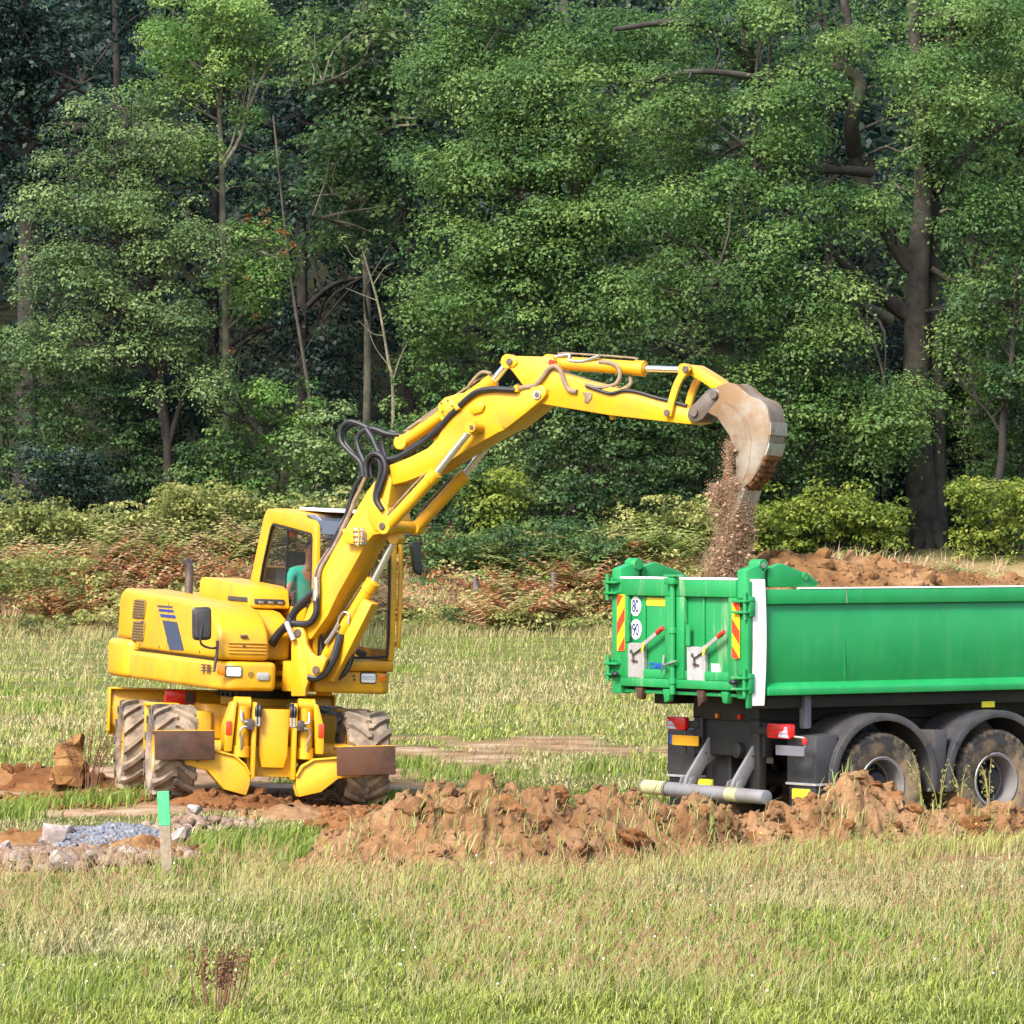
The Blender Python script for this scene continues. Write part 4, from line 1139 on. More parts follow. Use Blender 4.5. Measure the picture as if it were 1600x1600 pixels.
# seed heads: thin stalks ending in brown panicles
def seedheads(n, lo, hi, seed, label, h0=0.16, h1=0.30):
    x, y, r_ = pick(n, lo, hi, seed); s = soil_mask(x, y); pt = fbm(x * 0.5 + 50, y * 0.3, oct=3)
    k = (s < 0.4) & (bank_block(x, y) < 0.5) & (pt > 0.42); x, y = x[k], y[k]; n = len(x); z = terrain(x, y); h = r_.uniform(h0, h1, n); sc = y / 40
    lx = r_.normal(size=n) * 0.10 + 0.05; ly = r_.normal(size=n) * 0.08; w = 0.0022 * sc
    tx_, tz_ = x + lx, z + h
    V = np.empty((n, 10, 3)); C = np.ones((n, 10, 4))
    V[:, 0] = np.stack([x - w, y, z], 1); V[:, 1] = np.stack([x + w, y, z], 1); V[:, 2] = np.stack([tx_ + w, y + ly, tz_], 1); V[:, 3] = np.stack([tx_ - w, y + ly, tz_], 1)
    dx = lx * 1.2 + r_.normal(size=n) * 0.03; L = r_.uniform(0.05, 0.10, n); hw = r_.uniform(0.0025, 0.005, n) * sc ** 0.5
    for j, sg in ((4, 1), (7, -1)):
        V[:, j] = np.stack([tx_, y + ly, tz_], 1); V[:, j + 1] = np.stack([tx_ + dx * 0.3 + sg * hw * 1.6, y + ly, tz_ + L * 0.45], 1); V[:, j + 2] = np.stack([tx_ + dx * 0.55, y + ly, tz_ + L * 0.85], 1)
    b = (np.arange(n) * 10)[:, None]
    F = np.concatenate([b + np.array([q]) for q in ([0, 1, 2], [0, 2, 3], [4, 5, 6], [7, 9, 8])], 1).reshape(-1, 3)
    hc = mixc((0.17, 0.080, 0.042), (0.36, 0.23, 0.13), r_.uniform(0, 1, n)); C[:, :4, :3] = np.array([0.34, 0.29, 0.13]); C[:, 4:, :3] = hc[:, None, :]
    o = link('seeding_grass', mesh_np('seeding_grass', V.reshape(-1, 3), F, [('col', 'FLOAT_COLOR', 'POINT', C.reshape(-1, 4))]), 'blade', None, 0); tag(o, label, 'grass', None, 'stuff')
seedheads(5200, 31, 44, 221, 'brown seeding grass heads in the foreground')
seedheads(3000, 57, 135, 222, 'brown seeding grass heads in the far field', 0.25, 0.45)
# small yellow flowers and white clover heads
r_ = np.random.default_rng(230); Pf = []
for k in range(120):
    q = ground_at(r_.uniform(700, 1600), r_.uniform(1310, 1345)) if k < 60 else ground_at(r_.uniform(0, 1600), r_.uniform(1380, 1590)); Pf.append((q.x, q.y, float(terrain(q.x, q.y)) + r_.uniform(0.16, 0.26)))
Pf = np.array(Pf); plain('petal_yellow', (0.75, 0.58, 0.03), 0.6, 0, 0.1, 9, 0); plain('petal_white', (0.8, 0.8, 0.78), 0.6, 0, 0.05, 9, 0)
o = link('wild_flowers', scatter_np('wild_flowers', CLOD_TINY, Pf[:60], r_.uniform(0.008, 0.014, 60), r_), 'petal_yellow', None, 0); tag(o, 'tiny yellow flowers in the grass by the soil bank', 'flowers', None, 'stuff')
o = link('wild_flowers', scatter_np('wild_flowers', CLOD_TINY, Pf[60:], r_.uniform(0.005, 0.011, 60), r_), 'petal_white', None, 0); tag(o, 'tiny white flower heads in the foreground grass', 'flowers', None, 'stuff')
# brown dock plants
plain('dock_brown', (0.11, 0.050, 0.026), 0.9, 0, 0.4, 20, 0.2)
for px, py, hh, lab in ((335, 1592, 0.46, 'dark brown dock stalks in the near left grass'), (135, 1225, 0.75, 'dry brown dock stalks left of the rear wheel')):
    q = ground_at(px, py + (0 if py > 1500 else 15)); t = empty('dock_plant', (q.x, q.y, 0)); r_ = np.random.default_rng(px); bm = B(); pts = []
    for k in range(17):
        a = r_.uniform(-0.5, 0.5); e = (a * hh * 1.1, r_.uniform(-0.1, 0.1), hh * r_.uniform(0.7, 1.0)); tube(bm, [(a * 0.2, 0, -0.05), (a * 0.4, 0, hh * 0.4), e], 0.006, 5, 3, 0.003)
        for s_ in np.linspace(0.5, 1.0, 22): pts.append((e[0] * s_ + r_.normal() * 0.012, e[1] * s_ + r_.normal() * 0.012, e[2] * s_ + r_.normal() * 0.01))
    obj('stem', bm, 'dock_brown', t, 0); link('seed_heads', scatter_np('seed_heads', CLOD_TINY, np.array(pts), r_.uniform(0.005, 0.013, len(pts)), r_), 'dock_brown', t, 0)['kind'] = 'stuff'; tag(t, lab, 'dock plant')

x, y, r_ = pick(1300, 30.5, 46, 271); k = (soil_mask(x, y) < 0.3) & (bank_block(x, y) < 0.5); x, y = x[k], y[k]; n = len(x)
blades('grass', x, y, r_.uniform(0.16, 0.34, n), r_.uniform(0.003, 0.006, n), np.array((0.40, 0.38, 0.24)) * r_.uniform(0.8, 1.1, (n, 1)), 272, 'thin bleached stalks standing above the foreground grass', 0.55)
r_ = np.random.default_rng(273); n = 26000; x = r_.uniform(-15.5, 15, n); y = 133.5 + 5.5 * r_.uniform(0, 1, n) ** 0.7; cl = fbm(x * 0.8, y * 0.8, oct=3); k = cl > 0.40; x, y, cl = x[k], y[k], cl[k]; n = len(x)
blades('grass', x, y, r_.uniform(0.10, 0.50, n) * (cl - 0.15) * 2, r_.uniform(0.015, 0.03, n), mixc((0.20, 0.26, 0.07), (0.40, 0.31, 0.17), r_.uniform(0, 1, n)) * r_.uniform(0.75, 1.1, (n, 1)), 274, 'tall dry grass along the foot of the bank', 0.6)
r_ = np.random.default_rng(275); n = 16000; x = r_.uniform(-16, 14, n); y = r_.uniform(138.5, 143.5, n); cl = fbm(x * 0.5 + 9, y * 0.8, oct=3); k = cl > 0.52; x, y = x[k], y[k]; n = len(x)
blades('grass', x, y, r_.uniform(0.3, 0.8, n), r_.uniform(0.015, 0.03, n), mixc((0.48, 0.34, 0.22), (0.56, 0.43, 0.27), r_.uniform(0, 1, n)) * r_.uniform(0.75, 1.1, (n, 1)), 276, 'pale tan dry grass growing between the bracken', 0.8)

# tufts and weeds growing on the soil bank
r_ = np.random.default_rng(281); n = 2600; c_ = r_.uniform(0.02, 0.98, 60)[r_.integers(0, 60, n)] + r_.normal(size=n) * 0.012; c_ = np.clip(c_, 0, 1); i = (c_ * (NU - 1)).astype(int); x = bx0 + (bx1 - bx0) * c_
y = by_mid[i, 0] + np.clip(-0.75 + r_.normal(size=n) * 0.35, -1, 0.6) * wid[i, 0]; zo = bank_h(x, y) - terrain(x, y)
o = blades('grass', x, y, r_.uniform(0.08, 0.26, n), r_.uniform(0.006, 0.012, n), mixc((0.20, 0.26, 0.05), (0.42, 0.36, 0.18), r_.uniform(0, 1, n)), 282, 'sparse grass tufts rooted on the soil bank', 0.9)
V_ = np.empty(len(o.data.vertices) * 3); o.data.vertices.foreach_get('co', V_); V_ = V_.reshape(-1, 5, 3); V_[:, :, 2] += zo[:, None]; o.data.vertices.foreach_set('co', V_.ravel().astype(np.float32)); o.data.update()
plain('weed_stem', (0.24, 0.20, 0.06), 0.8, 0, 0.3, 20, 0)
for k, (px, ytop, Yw, lab) in enumerate(((1442, 1176, 47.4, 'thin seeding weed in front of the rear truck wheel'), (1468, 1196, 47.5, 'bent weed between the two truck wheels'), (1500, 1182, 47.5, 'branched weed left of the forward truck wheel'), (1545, 1176, 47.5, 'leafy weed in front of the forward truck wheel'), (1390, 1270, 44.6, 'tall dark weed stem in front of the soil bank'))):
    q = at(px, 1260, Yw); r2 = np.random.default_rng(400 + k); zt = at(px, ytop, Yw).z; zb = max(0.0, zt - 0.55); t = empty('weed', (q.x, Yw, zb)); bm = B(); h = zt - zb; pts = []
    for m_ in range(4):
        a = r2.uniform(-0.16, 0.16); e = (a, r2.uniform(-0.05, 0.05), h * r2.uniform(0.65, 1.0)); tube(bm, [(0, 0, -0.1), (a * 0.3, 0, h * 0.5), e], 0.005, 5, 3, 0.003)
        for s_ in np.linspace(0.35, 1.05, 8): pts.append((e[0] * s_ + r2.normal() * 0.02, e[1] * s_ + r2.normal() * 0.02, e[2] * s_))
    obj('stem', bm, 'weed_stem', t, 0); P = np.array(pts); link('leaves', leaves_np('leaves', P, unit(r2.normal(size=P.shape) + np.array([0, -0.6, 0.6])), r2.uniform(0.03, 0.06, len(P)), r2.uniform(0.3, 0.8, len(P)), 0.45, r2), 'leaf_bramble', t, 0)['kind'] = 'stuff'; tag(t, lab, 'weed')
# ================================================================ materials for the machines
paint('yellow_paint', (0.600, 0.306, 0.005), (0.25, 0.14, 0.045), 0.45, 0.34, 2.2)
paint('yellow_worn', (0.585, 0.323, 0.008), (0.231, 0.139, 0.054), 0.60, 0.5, 3.0)
paint('green_paint', (0.008, 0.231, 0.065), (0.154, 0.277, 0.169), 0.10, 0.30, 1.6, streak=True)
paint('green_door', (0.008, 0.216, 0.058), (0.323, 0.354, 0.246), 0.80, 0.38, 1.0, streak=True, lo=0.56)
paint('white_paint', (0.80, 0.80, 0.78), (0.45, 0.40, 0.32), 0.22, 0.5, 3.0)
plain('black_rubber', (0.010, 0.010, 0.013), 0.55, 0, 0.3, 12, 0.1)
plain('black_plastic', (0.022, 0.022, 0.026), 0.45, 0, 0.3, 6, 0.05, dirt=(0.16, 0.13, 0.10), damt=0.25)
plain('grey_plastic', (0.034, 0.035, 0.043), 0.5, 0, 0.2, 6, 0.05, dirt=(0.10, 0.085, 0.065), damt=0.35)
plain('chassis_black', (0.007, 0.007, 0.009), 0.6, 0, 0.3, 5, 0.08, dirt=(0.030, 0.026, 0.022), damt=0.4)
plain('tyre_rubber', (0.105, 0.084, 0.066), 0.95, 0, 0.3, 9, 0.25, dirt=(0.27, 0.205, 0.145), damt=0.9, lo=0.40)
plain('truck_tyre', (0.022, 0.021, 0.022), 0.9, 0, 0.3, 9, 0.25, dirt=(0.20, 0.145, 0.09), damt=0.95, lo=0.42)
plain('chrome', (0.78, 0.77, 0.76), 0.2, 0.9, 0.06, 5, 0.0)
plain('zinc', (0.424, 0.408, 0.385), 0.4, 0.75, 0.25, 12, 0.05, dirt=(0.231, 0.193, 0.154), damt=0.4)
plain('bracket_grey', (0.19, 0.19, 0.21), 0.5, 0.2, 0.18, 7, 0.05, dirt=(0.15, 0.13, 0.10), damt=0.4)
plain('galvanised', (0.385, 0.385, 0.400), 0.5, 0.35, 0.18, 7, 0.05, dirt=(0.277, 0.239, 0.185), damt=0.4)
plain('rusty_steel', (0.048, 0.025, 0.018), 0.8, 0.2, 0.6, 5, 0.3, dirt=(0.11, 0.042, 0.018), damt=0.6)
plain('bucket_steel', (0.215, 0.19, 0.155), 0.6, 0.25, 0.25, 4, 0.25, dirt=(0.175, 0.098, 0.042), damt=0.95, lo=0.40)
plain('bare_wear', (0.339, 0.323, 0.293), 0.45, 0.4, 0.2, 8, 0.1, dirt=(0.208, 0.131, 0.062), damt=0.7)
plain('coupler_steel', (0.055, 0.052, 0.058), 0.5, 0.4, 0.3, 8, 0.1, dirt=(0.25, 0.19, 0.13), damt=0.35)
plain('pin_steel', (0.12, 0.085, 0.07), 0.5, 0.5, 0.4, 20, 0.1)
plain('hose_dusty', (0.20, 0.145, 0.095), 0.8, 0, 0.3, 14, 0.1)
plain('stripe_dark', (0.035, 0.045, 0.085), 0.5, 0, 0.15, 10, 0)
plain('stripe_blue', (0.015, 0.035, 0.20), 0.5, 0, 0.15, 10, 0)
plain('grille_brown', (0.22, 0.125, 0.02), 0.7, 0, 0.4, 60, 0.3)
plain('white_lens', (0.75, 0.75, 0.74), 0.15, 0, 0.1, 30, 0.1)
plain('amber_lens', (0.60, 0.17, 0.01), 0.2, 0, 0.2, 20, 0.1)
plain('red_lens', (0.55, 0.012, 0.012), 0.2, 0, 0.2, 20, 0.05)
plain('red_plastic', (0.477, 0.023, 0.015), 0.4, 0, 0.1, 10, 0)
plain('orange_glow', (0.75, 0.16, 0.02), 0.3, 0, 0.1, 10, 0)
plain('seat_cloth', (0.03, 0.03, 0.034), 0.85, 0, 0.2, 30, 0.1)
plain('red_reflector', (0.578, 0.039, 0.012), 0.35, 0, 0.1, 10, 0)
plain('reflector_yellow', (0.616, 0.400, 0.008), 0.4, 0, 0.08, 6, 0)
plain('sticker_white', (0.80, 0.80, 0.80), 0.5, 0, 0.05, 6, 0)
plain('sticker_yellow', (0.601, 0.539, 0.023), 0.5, 0, 0.06, 6, 0)
plain('pale_band', (0.33, 0.31, 0.17), 0.5, 0, 0.2, 10, 0)
plain('ink_navy', (0.02, 0.025, 0.12), 0.5, 0, 0.1, 6, 0)
plain('ink_blue', (0.010, 0.070, 0.33), 0.5, 0, 0.2, 20, 0)
plain('plate_orange', (0.578, 0.277, 0.008), 0.45, 0, 0.05, 5, 0)
plain('plate_grey', (0.13, 0.125, 0.15), 0.5, 0, 0.1, 5, 0)
plain('plate_blue', (0.02, 0.06, 0.32), 0.5, 0, 0.05, 5, 0)
plain('clear_lens', (0.36, 0.44, 0.58), 0.15, 0, 0.1, 8, 0)
glass('cab_glass', (0.06, 0.065, 0.065), 0.20)
glass('roof_glass', (0.10, 0.12, 0.16), 0.75)

# ================================================================ the wheeled excavator
EX_ROLL = math.radians(2.3)
EX_C = Vector((-2.797, 55.0, 0.0))
EX_YAW = math.radians(22 - 90)
EX_M = Matrix.Translation(EX_C) @ Matrix.Rotation(EX_ROLL, 4, 'Y') @ Matrix.Rotation(EX_YAW, 4, 'Z')
ex = empty('wheeled_excavator')
ex.matrix_world = EX_M
tag(ex, 'yellow wheeled excavator with raised boom tipping soil into the green truck', 'excavator')
FB = Frame(EX_M)                                                     # upper body: x forward, y left
PIV = Vector((1.30, 0.01, 0.0))
MA = Matrix.Translation(PIV) @ Matrix.Rotation(math.radians(36.3), 4, 'Z')
FA = Frame(EX_M @ MA)                                                # the swung boom's own plane
MU = Matrix.Translation((0.0, -0.10, 0.035)) @ Matrix.Rotation(math.radians(-10.5), 4, 'Z') @ Matrix.Rotation(math.radians(-1.4), 4, 'Y')
FU = Frame(EX_M @ MU)                                                # undercarriage

def part(name, bm, mat, parent=ex, bevel=0.012, seg=2, M=None, smooth=35):
    return obj(name, bm, mat, parent, bevel, seg, smooth, M)

# ---- upper body -------------------------------------------------
plan = round_poly([(-2.34, -0.60), (-2.28, -1.06), (-1.95, -1.10), (-1.45, -1.09), (-1.45, 1.03), (-1.95, 1.03), (-2.28, 0.98), (-2.34, 0.55)], 0.16, 5)
part('counterweight', prism(B(), plan, 1.24, 1.66, 'xy'), 'yellow_paint', bevel=0.06, seg=4)
bm = B()
prism(bm, round_poly([(-1.448, -1.06), (1.35, -1.03), (1.55, -0.88), (1.55, -0.36), (0.90, -0.36), (0.90, 0.08), (-1.448, 0.08)], 0.08, 4), 1.24, 1.545, 'xy')
platform = part('platform', bm, 'yellow_paint', bevel=0.05, seg=4)
bm = B(); prism(bm, round_poly([(-1.446, 0.082), (1.50, 0.082), (1.50, 0.88), (1.36, 0.99), (-1.446, 1.0)], 0.05, 4), 1.24, 1.475, 'xy')
part('cab_platform', bm, 'yellow_paint', platform, 0.05, 4)
# engine hood with a sloping rounded nose on the operator's right
nose = [(1.50, 1.56), (1.49, 1.70), (1.44, 1.86), (1.30, 2.00), (1.10, 2.09), (0.80, 2.14), (0.1, 2.17), (-1.90, 2.23), (-2.02, 2.18), (-2.07, 2.08), (-2.10, 1.67), (-1.44, 1.67), (-1.44, 1.56)]
hood = part('engine_hood', prism(B(), nose, -1.00, -0.43), 'yellow_paint', bevel=0.075, seg=4)
cowl = [(1.20, 1.56), (1.19, 1.86), (1.10, 2.0), (0.90, 2.07), (0.5, 2.11), (-0.295, 2.12), (-0.295, 1.56)]
part('inner_cowl', prism(B(), cowl, -0.427, -0.10), 'yellow_paint', bevel=0.05, seg=3)
rear = [(-0.30, 1.56), (-0.30, 2.08), (-0.40, 2.15), (-1.90, 2.21), (-2.02, 2.16), (-2.08, 2.05), (-2.10, 1.67), (-1.44, 1.67), (-1.44, 1.56)]
part('rear_cover', prism(B(), rear, -0.427, 0.025), 'yellow_paint', bevel=0.05, seg=3)
rear2 = [(-0.85, 1.56), (-0.85, 2.12), (-0.95, 2.19), (-1.90, 2.21), (-2.02, 2.16), (-2.08, 2.05), (-2.10, 1.67), (-1.44, 1.67), (-1.44, 1.56)]
part('rear_cover', prism(B(), rear2, 0.028, 0.97), 'yellow_paint', bevel=0.05, seg=3)
bm = B(); prism(bm, round_poly([(-0.95, 2.12), (-0.95, 2.36), (-0.85, 2.40), (0.55, 2.345), (0.70, 2.30), (0.77, 2.10)], 0.05, 3), -0.43, 0.03)
cap = part('hood_cap', bm, 'yellow_paint', bevel=0.04, seg=3)
part('air_slot', box(B(), 0.70, 0.768, -0.37, -0.03, 2.15, 2.205), 'black_plastic', cap, 0.008)
part('air_slot', box(B(), 0.05, 0.70, -0.438, -0.40, 2.16, 2.215), 'black_plastic', cap, 0.008)
for k in range(3):
    part('slot_bar', box(B(), 0.766, 0.776, -0.33 + 0.11 * k, -0.27 + 0.11 * k, 2.155, 2.18), 'zinc', cap, 0.004)
# seams, ribs, grilles and stripes of the hood
for x in (-1.36, -0.28):
    part('seam', box(B(), x, x + 0.009, -1.0025, -0.99, 1.62, 2.12), 'pin_steel', hood, 0)
for i, (y0, y1) in enumerate(((936, 967), (970, 1002))):
    q = FB.xz([(212 - 1.5 * i, y0), (230 - 1.5 * i, y0 + 1), (226 - 1.5 * i, y1), (207 - 1.5 * i, y1 - 1)], -1.0)
    g = part('grille', prism(B(), round_poly(q, 0.05), -1.012, -0.98), 'grille_brown', hood, 0.004)
    xs = [p[0] for p in q]; zs = [p[1] for p in q]
    for k in range(7):
        z = min(zs) + (max(zs) - min(zs)) * (k + 0.6) / 7.4
        obj('grille_slat', box(B(), min(xs) + 0.06, max(xs) - 0.06, -1.019, -1.0135, z - 0.006, z + 0.006), 'pin_steel', g)
for quad, m in (([(246, 945.5), (269, 947), (270, 950), (247, 948.5)], 'stripe_dark'), ([(248, 951), (271, 953), (272, 957), (249, 955.5)], 'stripe_blue'),
                ([(250, 959), (274, 961.5), (275.5, 966.5), (251.5, 964)], 'stripe_blue'), ([(254, 969), (277, 972), (288, 1016.5), (265, 1015)], 'stripe_dark')):
    part('stripe', prism(B(), FB.xz(quad, -1.0), -1.0045, -0.995), m, hood, 0)
q = FB.on(270, 968, 'y', -1.0)
for k in range(4):
    z = 1.63 + 0.035 * k
    part('rib', box(B(), 1.44, 1.512 - 0.004 * k, -0.90, -0.47, z, z + 0.016), 'yellow_paint', hood, 0.006)
part('latch', box(B(), 1.40, 1.49, -0.76, -0.68, 1.80, 1.83), 'pin_steel', hood, 0.01)
part('keyhole', box(B(), 1.44, 1.51, -0.74, -0.71, 1.70, 1.72), 'pin_steel', hood, 0.004)
for px, w_ in ((316, 4), (322, 7)):
    c = FB.on(px, 1044, 'y', -1.045)
    for k in range(3):
        part('decal', box(B(), c.x, c.x + w_ * 0.018, -1.064, -1.04, c.z - 0.03 + 0.03 * k, c.z - 0.018 + 0.03 * k), 'pin_steel', platform, 0)
for x in (-1.25, -0.55, 0.2, 0.85):
    bm = B(); cyl(bm, (x, -1.006, 1.62), (x, -0.99, 1.62), 0.014, seg=8); part('bolt', bm, 'pin_steel', hood, 0)
part('hood_handle', box(B(), -1.20, -1.10, -1.016, -0.99, 1.86, 1.885), 'pin_steel', hood, 0.004)
part('panel_gap', box(B(), -1.43, 1.40, -1.0035, -0.98, 1.548, 1.560), 'chassis_black', hood, 0)
# exhaust stack
bm = B(); tube(bm, [(-1.35, -0.42, 2.15), (-1.35, -0.42, 2.40), (-1.35, -0.43, 2.50), (-1.36, -0.47, 2.58)], 0.047, 14)
part('exhaust_pipe', bm, 'coupler_steel', bevel=0)
# lights on the front of the platform
def lamp(px, py, w, h, x, m, name, bez=0.0):
    c = FB.on(px, py, 'x', x)
    s = x - FB.O.x
    k = 145.5
    wy, hz = w / k / 2 / 0.93, h / k / 2
    o = None
    if bez:
        o = part(name, prism(B(), round_poly([(c.y - wy - bez, c.z - hz - bez), (c.y + wy + bez, c.z - hz - bez), (c.y + wy + bez, c.z + hz + bez), (c.y - wy - bez, c.z + hz + bez)], 0.03), x - 0.03, x + 0.012, 'yz'), 'black_plastic', platform, 0.006)
        part('lens', prism(B(), round_poly([(c.y - wy, c.z - hz), (c.y + wy, c.z - hz), (c.y + wy, c.z + hz), (c.y - wy, c.z + hz)], 0.02), x, x + 0.018, 'yz'), m, platform, 0.004)
        for dz in (-0.3, 0.05, 0.4):
            part('lens_ridge', box(B(), x + 0.016, x + 0.021, c.y - wy * 0.9, c.y + wy * 0.9, c.z + hz * dz, c.z + hz * dz + 0.006), 'clear_lens', platform, 0)
    else:
        o = part(name, prism(B(), round_poly([(c.y - wy, c.z - hz), (c.y + wy, c.z - hz), (c.y + wy, c.z + hz), (c.y - wy, c.z + hz)], 0.03), x - 0.02, x + 0.014, 'yz'), m, platform, 0.005)
    return o
lamp(365, 1049.5, 22, 14, 1.552, 'white_lens', 'headlight', 0.012)
lamp(346, 1049, 11, 12, 1.552, 'amber_lens', 'indicator')
lamp(575, 1059.5, 22, 14, 1.502, 'white_lens', 'headlight', 0.012)
lamp(598, 1059, 12, 12, 1.502, 'amber_lens', 'indicator')
lamp(411, 1057, 19, 12, 1.552, 'galvanised', 'plate')
c = FB.on(392, 1054, 'x', 1.552)
bm = B(); cyl(bm, (1.54, c.y, c.z), (1.556, c.y, c.z), 0.034, seg=16); part('horn_vent', bm, 'grille_brown', platform, 0)
for k, (px, py) in enumerate(((553, 1056), (554, 1062))):
    c = FB.on(px, py, 'x', 1.502); bm = B(); cyl(bm, (1.49, c.y, c.z), (1.51, c.y, c.z), 0.014, seg=10); part('socket', bm, 'pin_steel', platform, 0)
# mirror at the right front corner
def mirror(name, poly, x, arm, thick=0.05):
    bm = B(); prism(bm, round_poly(FB.yz(poly, x), 0.05), x - thick, x, 'yz')
    mo = part(name, bm, 'black_plastic', ex, 0.018, 3)
    p2 = [FB.on(p[0], p[1], 'x', x) for p in poly]
    cy = sum(p.y for p in p2) / len(p2); cz = sum(p.z for p in p2) / len(p2)
    q = [(cy + (p.y - cy) * 0.80, cz + (p.z - cz) * 0.86) for p in p2]
    bm = B(); prism(bm, round_poly(q, 0.04), x - 0.001, x + 0.022, 'yz')
    part('mirror_back', bm, 'grey_plastic', mo, 0.02, 3)
    bm = B(); tube(bm, [FB.on(a_, b_, 'x', x_) for a_, b_, x_ in arm], 0.013, 8)
    part('mirror_arm', bm, 'black_plastic', mo, 0)
    return mo
mirror('mirror', [(301, 949), (331, 948), (331, 1000), (302, 1001)], 1.66, [(316, 975, 1.68), (313, 1000, 1.68), (318, 1009, 1.66), (332, 1013, 1.62), (340, 1011, 1.56)])
bm = B(); tube(bm, [FB.on(340, 1001, 'x', 1.56), FB.on(339, 1020, 'x', 1.58), FB.on(334, 1050, 'x', 1.58)], 0.016, 8); part('mirror_post', bm, 'black_plastic', bevel=0)
mirror('mirror', [(640, 848), (657, 846), (662, 893), (660, 900), (647, 896)], 1.56, [(650, 870, 1.57), (657, 843, 1.57), (656, 838, 1.56), (640, 836, 1.52), (622, 835, 1.42)])

# ---- cab --------------------------------------------------------
CY0, CY1 = 0.04, 0.97
cab = empty('cab'); cab.parent = ex
def cpart(name, bm, mat, bevel=0.02, seg=3):
    return obj(name, bm, mat, cab, bevel, seg)
cpart('cab_base', prism(B(), round_poly([(1.50, 1.477), (1.54, 1.54), (1.53, 1.60), (-0.80, 1.60), (-0.80, 1.477)], 0.03), CY0 + 0.01, CY1), 'yellow_paint')
# the right-hand wall: a plate with the window cut out of it (ring of quads)
def ring(bm, outer, inner, y0, y1):
    n = len(outer)
    V = [[bm.verts.new((p[0], y, p[1])) for p in poly] for y in (y0, y1) for poly in (outer, inner)]
    o0, i0, o1, i1 = V
    for k in range(n):
        j = (k + 1) % n
        bm.faces.new((o0[k], o0[j], i0[j], i0[k])); bm.faces.new((o1[j], o1[k], i1[k], i1[j]))
        bm.faces.new((o0[j], o0[k], o1[k], o1[j])); bm.faces.new((i0[k], i0[j], i1[j], i1[k]))
    return bm
side_o = [(1.53, 1.602), (1.53, 2.20), (1.50, 2.60), (1.47, 2.93), (1.44, 3.02), (1.36, 3.07), (0.60, 3.14), (-0.06, 3.18), (-0.16, 3.165), (-0.24, 3.09), (-0.52, 2.56), (-0.76, 2.05), (-0.80, 1.602)]
side_i = [(1.40, 2.14), (1.40, 2.24), (1.385, 2.60), (1.37, 2.88), (1.35, 2.91), (1.32, 2.93), (0.60, 2.985), (0.10, 3.02), (0.05, 3.01), (0.0, 2.97), (-0.22, 2.56), (-0.36, 2.20), (-0.36, 2.14)]
cpart('cab_wall', ring(B(), side_o, side_i, CY0, CY0 + 0.06), 'yellow_paint', 0.012)
side_il = [(1.43, 1.72), (1.43, 2.22), (1.40, 2.60), (1.37, 2.88), (1.35, 2.91), (1.32, 2.93), (0.60, 2.985), (0.10, 3.02), (0.05, 3.01), (0.0, 2.97), (-0.22, 2.56), (-0.36, 2.20), (-0.36, 1.72)]
cpart('cab_door', ring(B(), side_o, side_il, CY1 - 0.07, CY1), 'yellow_paint', 0.014)
def sheet(pts):
    bm = B(); bm.faces.new([bm.verts.new(p) for p in pts]); return bm
pane = lambda poly, y: sheet([(p[0], y, p[1]) for p in poly])
cpart('side_window', pane(side_i, CY0 + 0.03), 'cab_glass', 0)
cpart('door_window', pane(side_il, CY1 - 0.035), 'cab_glass', 0)
seal = [((p[0] - 0.55) * 0.965 + 0.55, (p[1] - 2.56) * 0.955 + 2.56) for p in side_i]
cpart('window_seal', ring(B(), side_i, seal, CY0 - 0.004, CY0 + 0.02), 'black_rubber', 0)
cpart('window_bar', box(B(), 0.52, 0.545, CY0 + 0.005, CY0 + 0.022, 2.14, 3.0), 'black_rubber', 0)
cpart('roof', prism(B(), round_poly([(0.98, 3.04), (0.98, 3.13), (0.0, 3.19), (-0.16, 3.17), (-0.24, 3.09), (-0.10, 3.09)], 0.03), CY0 + 0.061, CY1 - 0.071), 'yellow_paint', 0.01)
# roof window at the front of the roof, reflecting the sky
bm = B(); prism(bm, [(0.985, 3.135), (1.33, 3.075), (1.47, 2.93), (1.462, 2.92), (1.325, 3.063), (0.985, 3.122)], CY0 + 0.062, CY1 - 0.072)
cpart('roof_window', bm, 'roof_glass', 0)
bm = B(); prism(bm, [(0.30, 3.185), (1.20, 3.165), (1.20, 3.185), (0.30, 3.21)], CY0 + 0.22, CY1 - 0.12); cpart('roof_hatch', bm, 'white_paint', 0.006)
for y in (CY0 + 0.03, CY1 - 0.035):
    pass
cpart('visor_bar', box(B(), 1.40, 1.47, CY0 + 0.061, CY1 - 0.071, 2.875, 2.915), 'black_plastic', 0.008)
bm = sheet([(1.470, CY0 + 0.062, 2.87), (1.535, CY0 + 0.062, 1.62), (1.535, CY1 - 0.072, 1.62), (1.470, CY1 - 0.072, 2.87)])
cpart('windscreen', bm, 'cab_glass', 0)
bm = B()
yy0, yy1 = CY0 + 0.064, CY1 - 0.074
tube(bm, [(1.540, yy0 + 0.02, 2.2), (1.545, yy0 + 0.02, 1.72), (1.545, yy0 + 0.08, 1.635), (1.545, yy1 - 0.10, 1.635), (1.545, yy1 - 0.015, 1.72), (1.540, yy1 - 0.015, 2.2), (1.475, yy1 - 0.015, 2.86)], 0.014, 6)
cpart('windscreen_seal', bm, 'black_rubber', 0)
bm = B(); tube(bm, [(1.46, CY1 + 0.045, 1.78), (1.50, CY1 + 0.05, 1.85), (1.47, CY1 + 0.05, 2.75), (1.40, CY1 + 0.03, 2.80)], 0.028, 8)
cpart('grab_rail', bm, 'yellow_paint', 0)
